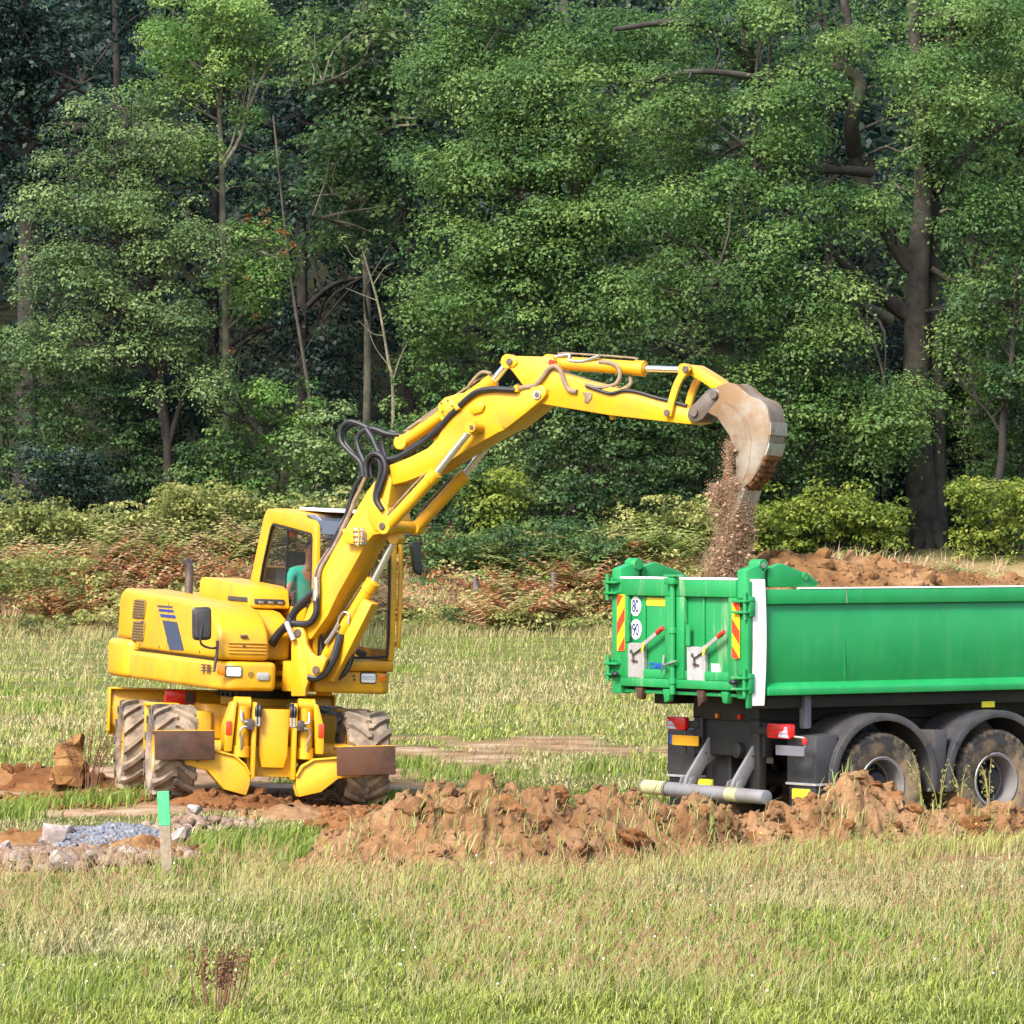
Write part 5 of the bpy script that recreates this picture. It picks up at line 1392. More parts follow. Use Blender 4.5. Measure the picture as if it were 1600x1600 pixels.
bm = sheet([(-0.51, CY0 + 0.062, 2.55), (-0.22, CY0 + 0.062, 3.09), (-0.22, CY1 - 0.072, 3.09), (-0.51, CY1 - 0.072, 2.55)]); cpart('rear_window', bm, 'cab_glass', 0)
cpart('rear_wall', prism(B(), [(-0.80, 1.602), (-0.76, 2.05), (-0.52, 2.55), (-0.49, 2.53), (-0.72, 2.05), (-0.76, 1.602)], CY0 + 0.061, CY1 - 0.071), 'yellow_paint', 0)
# seat, console and levers inside
bm = B()
prism(bm, round_poly([(-0.16, 1.92), (0.30, 1.94), (0.30, 2.02), (-0.14, 2.02)], 0.03), 0.22, 0.66)
prism(bm, round_poly([(-0.24, 1.95), (-0.14, 1.98), (-0.24, 2.52), (-0.33, 2.52)], 0.03), 0.22, 0.66)
prism(bm, round_poly([(-0.31, 2.54), (-0.23, 2.54), (-0.25, 2.72), (-0.32, 2.72)], 0.03), 0.33, 0.55)
box(bm, -0.10, 0.22, 0.28, 0.60, 1.60, 1.92)
cpart('operator_seat', bm, 'seat_cloth', 0.02)
for s in (0.15, 0.72):
    bm = B(); prism(bm, round_poly([(-0.10, 2.02), (0.40, 2.05), (0.42, 2.10), (-0.10, 2.10)], 0.02), s - 0.05, s + 0.05); box(bm, 0.0, 0.2, s - 0.04, s + 0.04, 1.61, 2.03)
    cn = cpart('control_console', bm, 'black_plastic', 0.01)
    bm = B(); cyl(bm, (0.41, s, 2.09), (0.44, s, 2.25), 0.014, 0.02, 10); obj('lever', bm, 'black_rubber', cab)
bm = B(); cyl(bm, (1.36, 0.50, 1.60), (1.26, 0.50, 2.18), 0.03, seg=12); cpart('steering_column', bm, 'black_plastic', 0)
bm = B(); lathe(bm, [(0.17 + 0.014 * math.cos(t), 0.014 * math.sin(t)) for t in [k * PI / 4 for k in range(8)]], 24, Matrix.Translation((1.25, 0.50, 2.2)) @ Matrix.Rotation(math.radians(68), 4, 'X') @ Matrix.Rotation(0.0, 4, 'Z'), True); cpart('steering_wheel', bm, 'black_rubber', 0)
q = FB.on(457, 834, 'y', 0.35); bm = B(); cyl(bm, (q.x, 0.35, q.z - 0.035), (q.x, 0.35, q.z + 0.03), 0.055, 0.06, 14); cpart('orange_lamp', bm, 'orange_glow', 0.008)
bm = B(); cyl(bm, (q.x, 0.35, q.z + 0.03), (q.x, 0.35, 3.06), 0.03, seg=10); cpart('lamp_stem', bm, 'black_plastic', 0)

# ---- swing bracket and boom -------------------------------------
W = 0.19            # half width of the boom
br = part('swing_bracket', B(), 'yellow_paint', bevel=0)
bpy.data.objects.remove(br)
bm = B()
ear = [(458, 991), (460, 982), (466, 979), (474, 981), (478, 992), (480, 1007), (487, 1019), (496, 1026), (507, 1022), (512, 1030), (505, 1048), (497, 1056), (487, 1056), (479, 1075), (478, 1088), (456, 1088), (456, 1012)]
for s in (-1, 1):
    prism(bm, FA.xz(ear, -W - 0.055), (-W - 0.075) if s < 0 else (W + 0.015), (-W - 0.015) if s < 0 else (W + 0.075), 'xz', MA)
q = FA.xz([(456, 1060), (478, 1060), (478, 1088), (456, 1088)], -W - 0.055)
prism(bm, [(-0.12, 1.24), (-0.12, 1.56), (0.10, 1.56), (0.12, 1.24)], -W - 0.014, W + 0.014, 'xz', MA)
bracket = part('swing_bracket', bm, 'yellow_paint', bevel=0.014)
for z in (1.30, 1.42, 1.54):
    bm = B(); prism(bm, round_poly([(0.95, -0.20), (1.18, -0.16), (1.18, 0.16), (0.95, 0.20)], 0.05), z - 0.025, z + 0.025, 'xy'); part('hinge_plate', bm, 'yellow_worn', bracket, 0.008)
bm = B(); cyl(bm, (1.17, 0.0, 1.25), (1.17, 0.0, 1.60), 0.08, seg=18); part('hinge_pin', bm, 'chassis_black', bracket, 0)

def pin(pxy, half, r, parent, name='pin', mat='pin_steel'):
    c = FA.on(pxy[0], pxy[1], 'y', -half)
    bm = B(); cyl(bm, (c.x, -half - 0.012, c.z), (c.x, half + 0.012, c.z), r, seg=16)
    o = part(name, bm, mat, parent, 0.004, 1, MA)
    return o
def boom_part(name, poly, half, mat='yellow_paint', bevel=0.014, parent=ex):
    bm = B(); prism(bm, FA.xz(poly, -half), -half, half)
    return part(name, bm, mat, parent, bevel, 2, MA)

lower = [(457, 992), (462, 979), (474, 970), (500, 897), (547, 812), (575, 765), (592, 743), (607, 741), (612, 752), (606, 790), (609, 816), (606, 830), (596, 834), (583, 836), (574, 846), (527, 930), (512, 962), (486, 998), (470, 1003)]
bl = boom_part('lower_boom', lower, W)
boom_part('boom_cheek', [(572, 792), (590, 772), (604, 790), (610, 816), (606, 831), (597, 833), (585, 828), (575, 815)], W + 0.022, parent=bl)
pin((465, 989), W + 0.08, 0.045, bracket)
pin((494, 1047), W + 0.08, 0.045, bracket)
pin((597, 822), W + 0.16, 0.038, bl)
# cross tube that carries the two adjusting cylinders
c0 = FA.on(597, 822, 'y', -W - 0.13)
bm = B(); cyl(bm, (c0.x, -W - 0.13, c0.z), (c0.x, W + 0.17, c0.z), 0.065, seg=20); part('cross_tube', bm, 'yellow_paint', bl, 0.008, 1, MA)
upper = [(607, 727), (640, 714), (668, 700), (684, 684), (692, 664), (683, 645), (684, 631), (694, 621), (708, 617), (735, 611), (775, 605), (812, 609), (836, 601), (846, 601), (853, 607), (854, 616), (849, 624), (822, 646), (790, 671), (778, 676), (725, 706), (680, 735), (636, 752), (613, 758)]
bu = boom_part('upper_boom', upper, W - 0.02)
boom_part('boom_cheek', [(774, 640), (812, 624), (830, 605), (846, 602), (853, 608), (853, 617), (846, 625), (822, 645), (790, 670), (783, 666), (779, 652)], W + 0.008, parent=bu)
boom_part('gusset', [(686, 643), (686, 630), (696, 622), (706, 622), (712, 632), (708, 646), (696, 652)], W + 0.006, 'yellow_paint', 0.01, bu)
pin((839, 617), W + 0.012, 0.05, bu, 'pivot_pin', 'zinc')
pin((839, 617), W + 0.02, 0.026, bu)
for px, py in ((690, 630), (700, 626), (707, 634), (692, 643), (702, 645)):
    pin((px, py), W + 0.004, 0.010, bu, 'bolt')
stick_poly = [(789, 566), (791, 559), (797, 556), (864, 557.5), (867, 580), (911, 594), (957, 605), (1040, 626), (1074, 637), (1090, 650), (1092, 660), (1076, 663), (952, 649), (850, 632), (833, 630), (822, 612), (815, 600)]
stick = boom_part('stick', stick_poly, 0.145)
boom_part('ear_plate', [(788, 566), (791, 558), (798, 555), (806, 560), (808, 568), (802, 574), (793, 573)], 0.165, parent=stick)
boom_part('tow_eye', [(951, 648), (959, 649), (958, 656), (953, 656)], 0.03, 'yellow_worn', 0.006, stick)
pin((796, 565), 0.17, 0.036, stick)
pin((861, 566), 0.15, 0.030, stick, 'pin', 'red_plastic')
pin((1042, 645), 0.20, 0.036, stick)

def ram(name, p0, p1, p2, y, rb, rr, base=True, y2=None):
    """Hydraulic cylinder: barrel from p0 to p1, bright rod on to p2 (photo pixels in the boom's plane at side offset y)."""
    y2 = y if y2 is None else y2
    a_, b_, c_ = FA.on(*p0, 'y', y), FA.on(*p1, 'y', y), FA.on(*p2, 'y', y2)
    d = (b_ - a_).normalized()
    bm = B(); cyl(bm, a_, b_ - d * 0.12, rb, seg=22); cyl(bm, b_ - d * 0.125, b_, rb * 1.13, seg=22); cyl(bm, b_ - d * 0.003, b_ + d * 0.012, rb * 0.82, seg=22)
    if base:
        sx = Vector((0, 1, 0)); cyl(bm, a_ - sx * rb * 1.0, a_ + sx * rb * 1.0, rb * 1.15, seg=18)
    o = part(name, bm, 'yellow_paint', ex, 0.006, 1, MA)
    bm = B(); cyl(bm, b_, c_, rr, seg=16)
    part('rod', bm, 'chrome', o, 0, 1, MA)
    bm = B(); sx = Vector((0, 1, 0)); cyl(bm, c_ - sx * rb * 0.8, c_ + sx * rb * 0.8, rr * 1.9, seg=16); part('rod_eye', bm, 'yellow_paint', o, 0.004, 1, MA)
    # pipe along the barrel
    n = d.cross(sx).normalized()
    bm = B(); tube(bm, [a_ + d * 0.12 + n * rb, a_ + d * 0.14 + n * (rb + 0.03), b_ - d * 0.16 + n * (rb + 0.03), b_ - d * 0.12 + n * rb], 0.011, 6, 3); part('pipe', bm, 'hose_dusty', o, 0, 1, MA)
    return o
ram('boom_cylinder', (497, 1048), (584, 908), (619, 840), 0.0, 0.072, 0.038)
ram('adjusting_cylinder', (604, 824), (683, 738), (738, 669), -W - 0.09, 0.066, 0.036)
ram('adjusting_cylinder', (650, 825), (727, 741), (782, 672), W + 0.12, 0.066, 0.036)
pin((737, 668), W + 0.16, 0.050, bu, 'rod_pin', 'yellow_paint')
pin((737, 668), W + 0.17, 0.026, bu)
ram('stick_cylinder', (630, 691), (772, 594), (796, 565), 0.0, 0.070, 0.040)
ram('bucket_cylinder', (861, 566), (1008, 576), (1071, 578), 0.0, 0.072, 0.034)
ram('lock_cylinder', (680, 688), (708, 667), (738, 646), -0.10, 0.045, 0.026, False)
boom_part('clevis', [(732, 640), (740, 628), (752, 626), (757, 634), (752, 644), (738, 648)], W + 0.012, parent=bu)
# guard under the boom cylinder
gq = FA.xz([(573, 935), (587, 944), (526, 1066), (508, 1060)], 0.0)
bm = B(); prism(bm, gq, -0.075, 0.075); part('cylinder_guard', bm, 'yellow_paint', ex, 0.012, 2, MA)
# links between stick, ram and bucket
def link_arm(name, path, half0, half1, wd):
    bm = B(); P = smooth_path([Vector((q.x, 0, q.z)) for q in (FA.on(a_, b_, 'y', -0.2) for a_, b_ in path)], 5)
    L_, R_ = [], []
    for i, p in enumerate(P):
        d = (P[min(i + 1, len(P) - 1)] - P[max(i - 1, 0)]).normalized(); n = Vector((-d.z, 0, d.x)) * wd / 2
        L_.append(((p + n).x, (p + n).z)); R_.append(((p - n).x, (p - n).z))
    prism(bm, L_ + R_[::-1], half0, half1); return part(name, bm, 'yellow_paint', ex, 0.008, 2, MA)
link_arm('rocker_link', [(1075, 573), (1062, 590), (1052, 614), (1043, 650)], -0.20, -0.155, 0.078)
link_arm('rocker_link', [(1075, 573), (1062, 590), (1052, 614), (1043, 650)], 0.155, 0.20, 0.078)
pin((1071, 577), 0.205, 0.036, stick)
link_arm('bucket_link', [(1071, 576), (1095, 590), (1122, 609)], -0.12, 0.12, 0.105)
# quick coupler and bucket
boom_part('quick_coupler', [(1073, 650), (1075, 638), (1084, 630), (1104, 609), (1116, 605), (1125, 611), (1123, 622), (1112, 636), (1098, 655), (1086, 661), (1077, 659)], 0.17, 'coupler_steel', 0.02)
pin((1084, 645), 0.19, 0.042, stick, 'coupler_pin', 'coupler_steel')
pin((1115, 617), 0.19, 0.042, stick, 'coupler_pin', 'coupler_steel')
BW = 0.15
side = [(1111, 621), (1122, 603), (1139, 597.5), (1150, 600), (1172, 618), (1191, 626), (1201, 641), (1204, 673), (1198, 706), (1178, 747), (1161, 764), (1150, 786), (1142, 814), (1136, 810), (1144.5, 766), (1151, 739), (1150, 706), (1140, 680), (1121, 652), (1105, 644), (1103, 636)]
bucket = empty('bucket'); bucket.parent = ex
S2 = FA.xz(side, -BW)
for s in (-1, 1):
    bm = B(); prism(bm, S2, s * BW - 0.014, s * BW + 0.014); part('side_plate', bm, 'bucket_steel', bucket, 0.006, 2, MA)
back = S2[3:13]
bm = B(); bk = smooth_path([Vector((p[0], 0, p[1])) for p in back], 5)
out, inn = [], []
for i, p in enumerate(bk):
    d = (bk[min(i + 1, len(bk) - 1)] - bk[max(i - 1, 0)]).normalized(); n = Vector((d.z, 0, -d.x))
    out.append((p.x, p.z)); q = p + n * 0.022 * (1 if n.x < 0 else 1); inn.append((q.x, q.z))
prism(bm, out + inn[::-1], -BW - 0.005, BW + 0.005); part('back_plate', bm, 'bucket_steel', bucket, 0, 1, MA)
for (i0, i1) in ((18, 21), (23, 26)):
    bm = B(); o2 = []
    for i in range(i0, i1 + 1):
        p = bk[i]; d = (bk[i + 1] - bk[i - 1]).normalized(); n = Vector((d.z, 0, -d.x)); n = -n if n.x < 0 else n
        o2.append(((p + n * 0.016).x, (p + n * 0.016).z))
    prism(bm, [(bk[i].x, bk[i].z) for i in range(i0, i1 + 1)] + o2[::-1], -BW - 0.02, BW + 0.02); part('wear_strip', bm, 'bare_wear', bucket, 0, 1, MA)
# hinge block on top of the bucket
boom_part('hinge_block', [(1112, 622), (1124, 606), (1150, 601), (1168, 616), (1150, 626), (1128, 634)], 0.11, 'coupler_steel', 0.01, bucket)
# inner rib seam on the near side and the cutting teeth
rib = FA.xz([(1133, 629), (1150, 640), (1163, 660), (1170, 690), (1165, 730), (1152, 766), (1156, 768), (1171, 731), (1176, 690), (1168, 657), (1153, 635), (1135, 624)], -BW)
bm = B(); prism(bm, rib, -BW - 0.020, -BW - 0.012); part('wear_plate', bm, 'bucket_steel', bucket, 0.004, 1, MA)
lip = FA.xz([(1161, 762), (1166, 765), (1158, 790), (1147, 815), (1140, 817), (1150, 786)], -BW)
bm = B(); prism(bm, lip, -BW - 0.03, BW + 0.03); part('cutting_lip', bm, 'bare_wear', bucket, 0.006, 1, MA)

# ---- hoses ------------------------------------------------------
def c2(p): return (500 + p[0] / 4.0, 530 + p[1] / 4.0)
def c3(p): return (820 + p[0] / 3.636, 530 + p[1] / 3.636)
def c1(p): return (380 + p[0] / 5.714, 790 + p[1] / 5.714)
def hose(path, conv, y0, y1=None, r=0.024, mat='black_rubber', name='hose'):
    y1 = y0 if y1 is None else y1
    n = len(path); P = []
    for i, p in enumerate(path):
        a_, b_ = conv(p); P.append(FA.on(a_, b_, 'y', y0 + (y1 - y0) * i / (n - 1)))
    bm = B(); tube(bm, P, r, 8, 6); return part(name, bm, mat, ex, 0, 1, MA)
hose([(290, 860), (285, 780), (310, 730), (350, 715), (395, 745), (410, 820), (380, 920), (358, 1000), (390, 1070)], c2, -W - 0.03, -W - 0.04, 0.030)
hose([(320, 870), (310, 790), (340, 745), (370, 760), (378, 830), (352, 930), (345, 1000), (385, 1065)], c2, -W + 0.02, -W - 0.03, 0.026)
hose([(560, 570), (500, 605), (420, 600), (330, 570), (250, 530), (180, 515), (130, 560), (130, 640), (190, 710), (250, 770), (270, 860)], c2, 0.02, -0.08, 0.026)
hose([(540, 590), (470, 610), (380, 590), (290, 545), (220, 535), (160, 570), (155, 640), (210, 715), (260, 790), (250, 880)], c2, 0.08, 0.0, 0.024)
hose([(500, 600), (420, 590), (330, 560), (260, 580), (230, 630), (245, 700), (275, 770), (285, 850)], c2, -0.05, -0.12, 0.028)
hose([(290, 560), (330, 620), (360, 690), (400, 745), (440, 760)], c2, -0.12, -0.15, 0.030)
hose([(480, 590), (440, 580), (400, 610), (390, 670), (410, 740)], c2, 0.05, 0.0, 0.024)
hose([(400, 750), (470, 745), (560, 700), (650, 640), (740, 560), (800, 490), (850, 440), (910, 380), (980, 330), (1070, 312), (1160, 315), (1225, 318)], c2, -W + 0.02, -W - 0.01, 0.032)
hose([(400, 765), (500, 730), (580, 670), (640, 640), (720, 570), (790, 500), (850, 450)], c2, -W + 0.05, -W + 0.02, 0.026)
hose([(1225, 318), (1280, 300), (1340, 290), (1390, 240), (1430, 185), (1470, 170), (1505, 200), (1525, 260), (1555, 315), (1605, 328)], c2, -0.17, -0.165, 0.026, 'hose_dusty')
hose([(425, 130), (490, 135), (530, 160), (540, 210), (515, 255), (450, 272), (390, 268), (345, 258)], c3, -0.06, -0.165, 0.022, 'hose_dusty')
hose([(600, 215), (600, 250), (575, 275), (520, 285), (450, 275)], c3, 0.02, -0.10, 0.020, 'hose_dusty')
hose([(345, 262), (420, 290), (490, 308), (560, 292), (640, 300), (740, 330), (830, 352), (920, 378)], c3, -0.16, -0.155, 0.018)
hose([(170, 100), (250, 90), (255, 120), (330, 125), (425, 95)], c3, -0.05, -0.07, 0.018, 'zinc', 'pipe')
hose([(560, 560), (610, 520), (650, 505), (700, 470), (735, 440)], c2, -0.05, -0.03, 0.020, 'hose_dusty')
hose([(930, 290), (980, 230), (1020, 205), (1070, 215)], c2, -0.06, -0.05, 0.018, 'hose_dusty')
# bundle down the back of the lower boom
for k, m in enumerate(('hose_dusty', 'black_rubber', 'hose_dusty')):
    o = k * 14
    hose([(985 - o, -20), (940 - o, 100), (880 - o, 230), (810 - o, 370), (745 - o, 470), (690 - o, 570), (665 - o, 690)], c1, -0.10 + 0.07 * k, -W - 0.03 + 0.03 * k, 0.022, m)
hose([(270, 850), (230, 900), (200, 970), (175, 1060), (150, 1140), (90, 1250), (10, 1400)], c2, -0.05, -0.06, 0.026)
hose([(290, 850), (255, 930), (215, 1010), (185, 1090), (130, 1200)], c2, -0.10, -0.10, 0.022, 'hose_dusty')
hose([(655, 690), (655, 860), (650, 960), (600, 1040), (520, 1058), (430, 1050)], c1, -W - 0.05, -W - 0.06, 0.036)
hose([(650, 640), (655, 740), (652, 850)], c1, -W - 0.05, -W - 0.05, 0.040, 'zinc', 'hose_coupling')
hose([(640, 760), (560, 830), (470, 920), (420, 1000), (400, 1040), (300, 1150), (250, 1230)], c1, -W - 0.03, -W - 0.10, 0.036)
hose([(620, 800), (540, 880), (460, 960), (430, 1060), (330, 1140), (260, 1250)], c1, 0.0, -W - 0.02, 0.034)
hose([(870, 1150), (840, 1260), (800, 1380), (740, 1480), (660, 1535), (580, 1530)], c1, -0.09, -W - 0.06, 0.042)
hose([(975, 1300), (955, 1400), (900, 1500), (820, 1555)], c1, 0.06, 0.02, 0.030)
hose([(840, 1130), (850, 1020), (890, 955), (940, 970), (940, 1060)], c1, -0.085, -0.085, 0.012, 'zinc', 'pipe')
hose([(740, 1230), (800, 1150), (850, 1060)], c1, -0.10, -0.09, 0.026, 'zinc', 'pipe')
hose([(385, 1040), (450, 1200)], c1, -W - 0.12, -W - 0.12, 0.030, 'galvanised', 'clamp')
boom_part('valve', [(908, 612), (925, 614), (924, 622), (918, 630), (912, 629), (913, 620)], 0.16, 'hose_dusty', 0.008, stick)
boom_part('clamp', [(802, 603), (808, 601), (809, 612), (803, 613)], W + 0.03, 'yellow_paint', 0.006, bu)
boom_part('clamp', [(706, 632), (712, 629), (718, 638), (712, 642)], W + 0.03, 'yellow_paint', 0.006, bu)
# work light on the side of the boom
bm = B(); prism(bm, FA.xz([(534, 827), (551, 823), (553, 850), (539, 849)], -W - 0.10), -W - 0.10, -W + 0.01)
wl = part('work_light', bm, 'yellow_paint', ex, 0.01, 2, MA)
bm = B(); prism(bm, FA.xz([(552, 824), (562, 825), (566, 833), (565, 851), (554, 852)], -W - 0.095), -W - 0.095, -W - 0.0); part('lamp_glass', bm, 'galvanised', wl, 0.006, 1, MA)
for k in range(3):
    bm = B(); y = 829 + 8 * k; tube(bm, [FA.on(551, y, 'y', -W - 0.105), FA.on(560, y + 0.5, 'y', -W - 0.11), FA.on(568, y + 1, 'y', -W - 0.07)], 0.008, 6); part('guard_bar', bm, 'yellow_worn', wl, 0, 1, MA)
bm = B(); tube(bm, [FA.on(559, 823, 'y', -W - 0.115), FA.on(561, 838, 'y', -W - 0.115), FA.on(559, 853, 'y', -W - 0.115)], 0.008, 6); part('guard_bar', bm, 'yellow_worn', wl, 0, 1, MA)

# ---- undercarriage ----------------------------------------------
def upart(name, bm, mat, parent=ex, bevel=0.012, seg=2):
    return part(name, bm, mat, parent, bevel, seg, MU)
bm = B(); cyl(bm, (0, 0, 1.12), (0, 0, 1.255), 0.47, seg=48); part('slewing_ring', bm, 'chassis_black', ex, 0.006)
bm = B(); cyl(bm, (0, 0, 1.0), (0, 0, 1.125), 0.43, seg=40); chassis_drum = part('turret', bm, 'yellow_worn', ex, 0.006)
for k in range(36):
    t = 2 * PI * k / 36
    bm = B(); box(bm, 0.465, 0.49, -0.018, 0.018, 1.125, 1.165, Matrix.Rotation(t, 4, 'Z')); part('ring_bolt', bm, 'chassis_black', ex, 0, 1)
bm = B()
box(bm, -1.75, 1.40, -0.40, 0.40, 0.56, 0.98); box(bm, -0.5, 0.5, -0.56, 0.56, 0.62, 1.0)
chassis = upart('chassis', bm, 'yellow_paint', bevel=0.03)
for x in (-1.3, 1.3):
    bm = B(); cyl(bm, (x, -0.86, 0.52), (x, 0.86, 0.52), 0.11, seg=18); cyl(bm, (x, -0.2, 0.52), (x, 0.2, 0.52), 0.20, 0.16, 18); upart('axle', bm, 'yellow_worn', bevel=0.01)
# front: centre plate and the two outrigger towers
bm = B(); prism(bm, [(-0.12, 0.36), (-0.155, 0.50), (-0.155, 0.98), (0.155, 0.98), (0.155, 0.50), (0.12, 0.36)], 1.62, 1.70, 'yz'); upart('front_plate', bm, 'yellow_paint', chassis)
bm = B(); box(bm, 1.38, 1.62, -0.27, 0.27, 0.26, 0.58); upart('cross_member', bm, 'yellow_worn', chassis)
for s in (-1, 1):
    k = 0.82
    bm = B()
    prism(bm, [(s * 0.24 * k, 0.24), (s * 0.24 * k, 1.05), (s * 0.29 * k, 1.05), (s * 0.29 * k, 0.24)], 1.42, 1.78, 'yz')
    prism(bm, [(s * 0.55 * k, 0.52), (s * 0.50 * k, 1.06), (s * 0.56 * k, 1.04), (s * 0.65 * k, 0.80), (s * 0.65 * k, 0.52)], 1.48, 1.76, 'yz')
    tw = upart('outrigger_tower', bm, 'yellow_paint', bevel=0.012)
    bm = B(); cyl(bm, (1.66, s * 0.42 * k, 0.50), (1.66, s * 0.41 * k, 1.00), 0.082, seg=20); cyl(bm, (1.66, s * 0.31 * k, 1.03), (1.66, s * 0.53 * k, 1.03), 0.072, seg=20); cyl(bm, (1.66, s * 0.42 * k, 0.46), (1.66, s * 0.42 * k, 0.58), 0.095, seg=20)
    upart('outrigger_cylinder', bm, 'yellow_paint', tw, 0.006, 1)
    bm = B(); box(bm, 1.74, 1.81, s * 0.27 - 0.035, s * 0.27 + 0.035, 0.76, 0.87); upart('valve_block', bm, 'coupler_steel', tw, 0.006)
    bm = B(); tube(bm, [(1.79, s * 0.28, 0.84), (1.79, s * 0.34, 0.84), (1.785, s * 0.36, 0.87), (1.755, s * 0.36, 0.95)], 0.014, 8); tube(bm, [(1.79, s * 0.28, 0.79), (1.79, s * 0.35, 0.78), (1.785, s * 0.375, 0.72), (1.775, s * 0.355, 0.64), (1.755, s * 0.355, 0.55)], 0.012, 8)
    upart('pipe', bm, 'zinc', tw, 0)
    for d in (0.0, 0.035):
        bm = B(); tube(bm, [(1.77, s * (0.205 - d), 0.90), (1.78, s * (0.205 - d), 0.98), (1.72, s * (0.205 - d), 1.03), (1.55, s * (0.205 - d), 1.02)], 0.020, 8); upart('hose', bm, 'black_rubber', tw, 0)
        bm = B(); cyl(bm, (1.775, s * (0.205 - d), 0.80), (1.772, s * (0.205 - d), 0.91), 0.014, seg=10); cyl(bm, (1.775, s * (0.205 - d), 0.805), (1.775, s * 0.25, 0.805), 0.012, seg=8); upart('hose_fitting', bm, 'zinc', tw, 0)
    bm = B(); box(bm, 1.762, 1.775, s * 0.495 - 0.030, s * 0.495 + 0.030, 0.70, 0.84); upart('reflector', bm, 'red_reflector', tw, 0.004)
    # swinging leg and its rusty ground plate
    zo = 0.15 if s < 0 else 0.08
    P = [(s * 0.25, 0.16), (s * 0.24, 0.27), (s * 0.30, 0.38), (s * 0.42, 0.43 + zo * 0.3), (s * 0.95, 0.43 + zo), (s * 0.95, 0.22 + zo), (s * 0.70, 0.22 + zo * 0.6), (s * 0.52, 0.12), (s * 0.28, 0.06)]
    bm = B(); prism(bm, P, 1.54, 1.60, 'yz'); prism(bm, P, 1.70, 1.76, 'yz')
    prism(bm, [(s * 0.235, 0.28), (s * 0.30, 0.395), (s * 0.42, 0.445 + zo * 0.3), (s * 0.95, 0.445 + zo), (s * 0.95, 0.425 + zo), (s * 0.43, 0.425 + zo * 0.3), (s * 0.315, 0.375), (s * 0.255, 0.27)], 1.52, 1.79, 'yz')
    leg = upart('outrigger_leg', bm, 'yellow_worn', bevel=0.008)
    bm = B(); Mp = Matrix.Translation((1.82, s * 0.97, 0.69 if s < 0 else 0.585)) @ Matrix.Rotation(math.radians(2 if s < 0 else 3), 4, 'X')
    box(bm, 0.0, 0.05, -0.315, 0.315, -0.27, 0.035, Mp); box(bm, -0.20, 0.002, -0.315, 0.315, -0.005, 0.034, Mp)
    upart('ground_plate', bm, 'rusty_steel', leg, 0.01)
    bm = B(); box(bm, -0.198, 0.046, -0.312, 0.312, 0.0355, 0.0395, Mp); upart('plate_edge', bm, 'yellow_worn', leg, 0)
    bm = B(); box(bm, 1.72, 1.83, s * 0.70, s * 0.92, 0.34 + zo, 0.42 + zo); upart('plate_hinge', bm, 'yellow_worn', leg, 0.01)
# rear blade
bm = B()
prism(bm, [(-2.12, 1.10), (-2.05, 1.10), (-2.01, 0.90), (-2.03, 0.70), (-2.12, 0.58), (-2.16, 0.58), (-2.08, 0.72), (-2.06, 0.90)], -1.30, 1.26)
box(bm, -2.14, -1.98, -1.315, -1.29, 0.62, 1.115); box(bm, -2.14, -1.98, 1.25, 1.275, 0.62, 1.115); box(bm, -2.10, -1.94, -1.295, 1.255, 1.095, 1.12)
upart('dozer_blade', bm, 'yellow_paint', bevel=0.008)
for s in (-1, 1):
    bm = B(); bar(bm, (-2.06, s * 0.45, 0.75), (-1.6, s * 0.30, 0.75), 0.14, 0.16); upart('blade_arm', bm, 'yellow_worn', chassis)
# step boxes between the wheels
for s in (-1, 1):
    bm = B(); box(bm, -0.55, 0.55, s * 0.50, s * 0.86, 0.60, 0.92); tb = upart('tool_box', bm, 'yellow_worn', chassis, 0.02)
    bm = B(); box(bm, -0.45, 0.45, s * 0.862, s * 0.868, 0.64, 0.88); upart('box_lid', bm, 'yellow_paint', tb, 0.002, 1)
    bm = B(); box(bm, 0.40, 0.46, s * 1.22, s * 1.08, 0.45, 0.98); box(bm, 0.30, 0.56, s * 1.225, s * 0.86, 0.96, 0.995); upart('mud_guard', bm, 'yellow_paint', chassis, 0.008)
bm = B(); prism(bm, round_poly([(-0.84, 0.97), (-0.50, 0.97), (-0.50, 1.12), (-0.84, 1.12)], 0.03), -0.95, -0.75, 'yz'); tl = upart('tail_light', bm, 'red_lens', chassis, 0.01)
bm = B(); box(bm, -0.74, -0.735, -0.62, -0.52, 0.98, 1.11); upart('tail_light_housing', bm, 'black_plastic', chassis, 0)

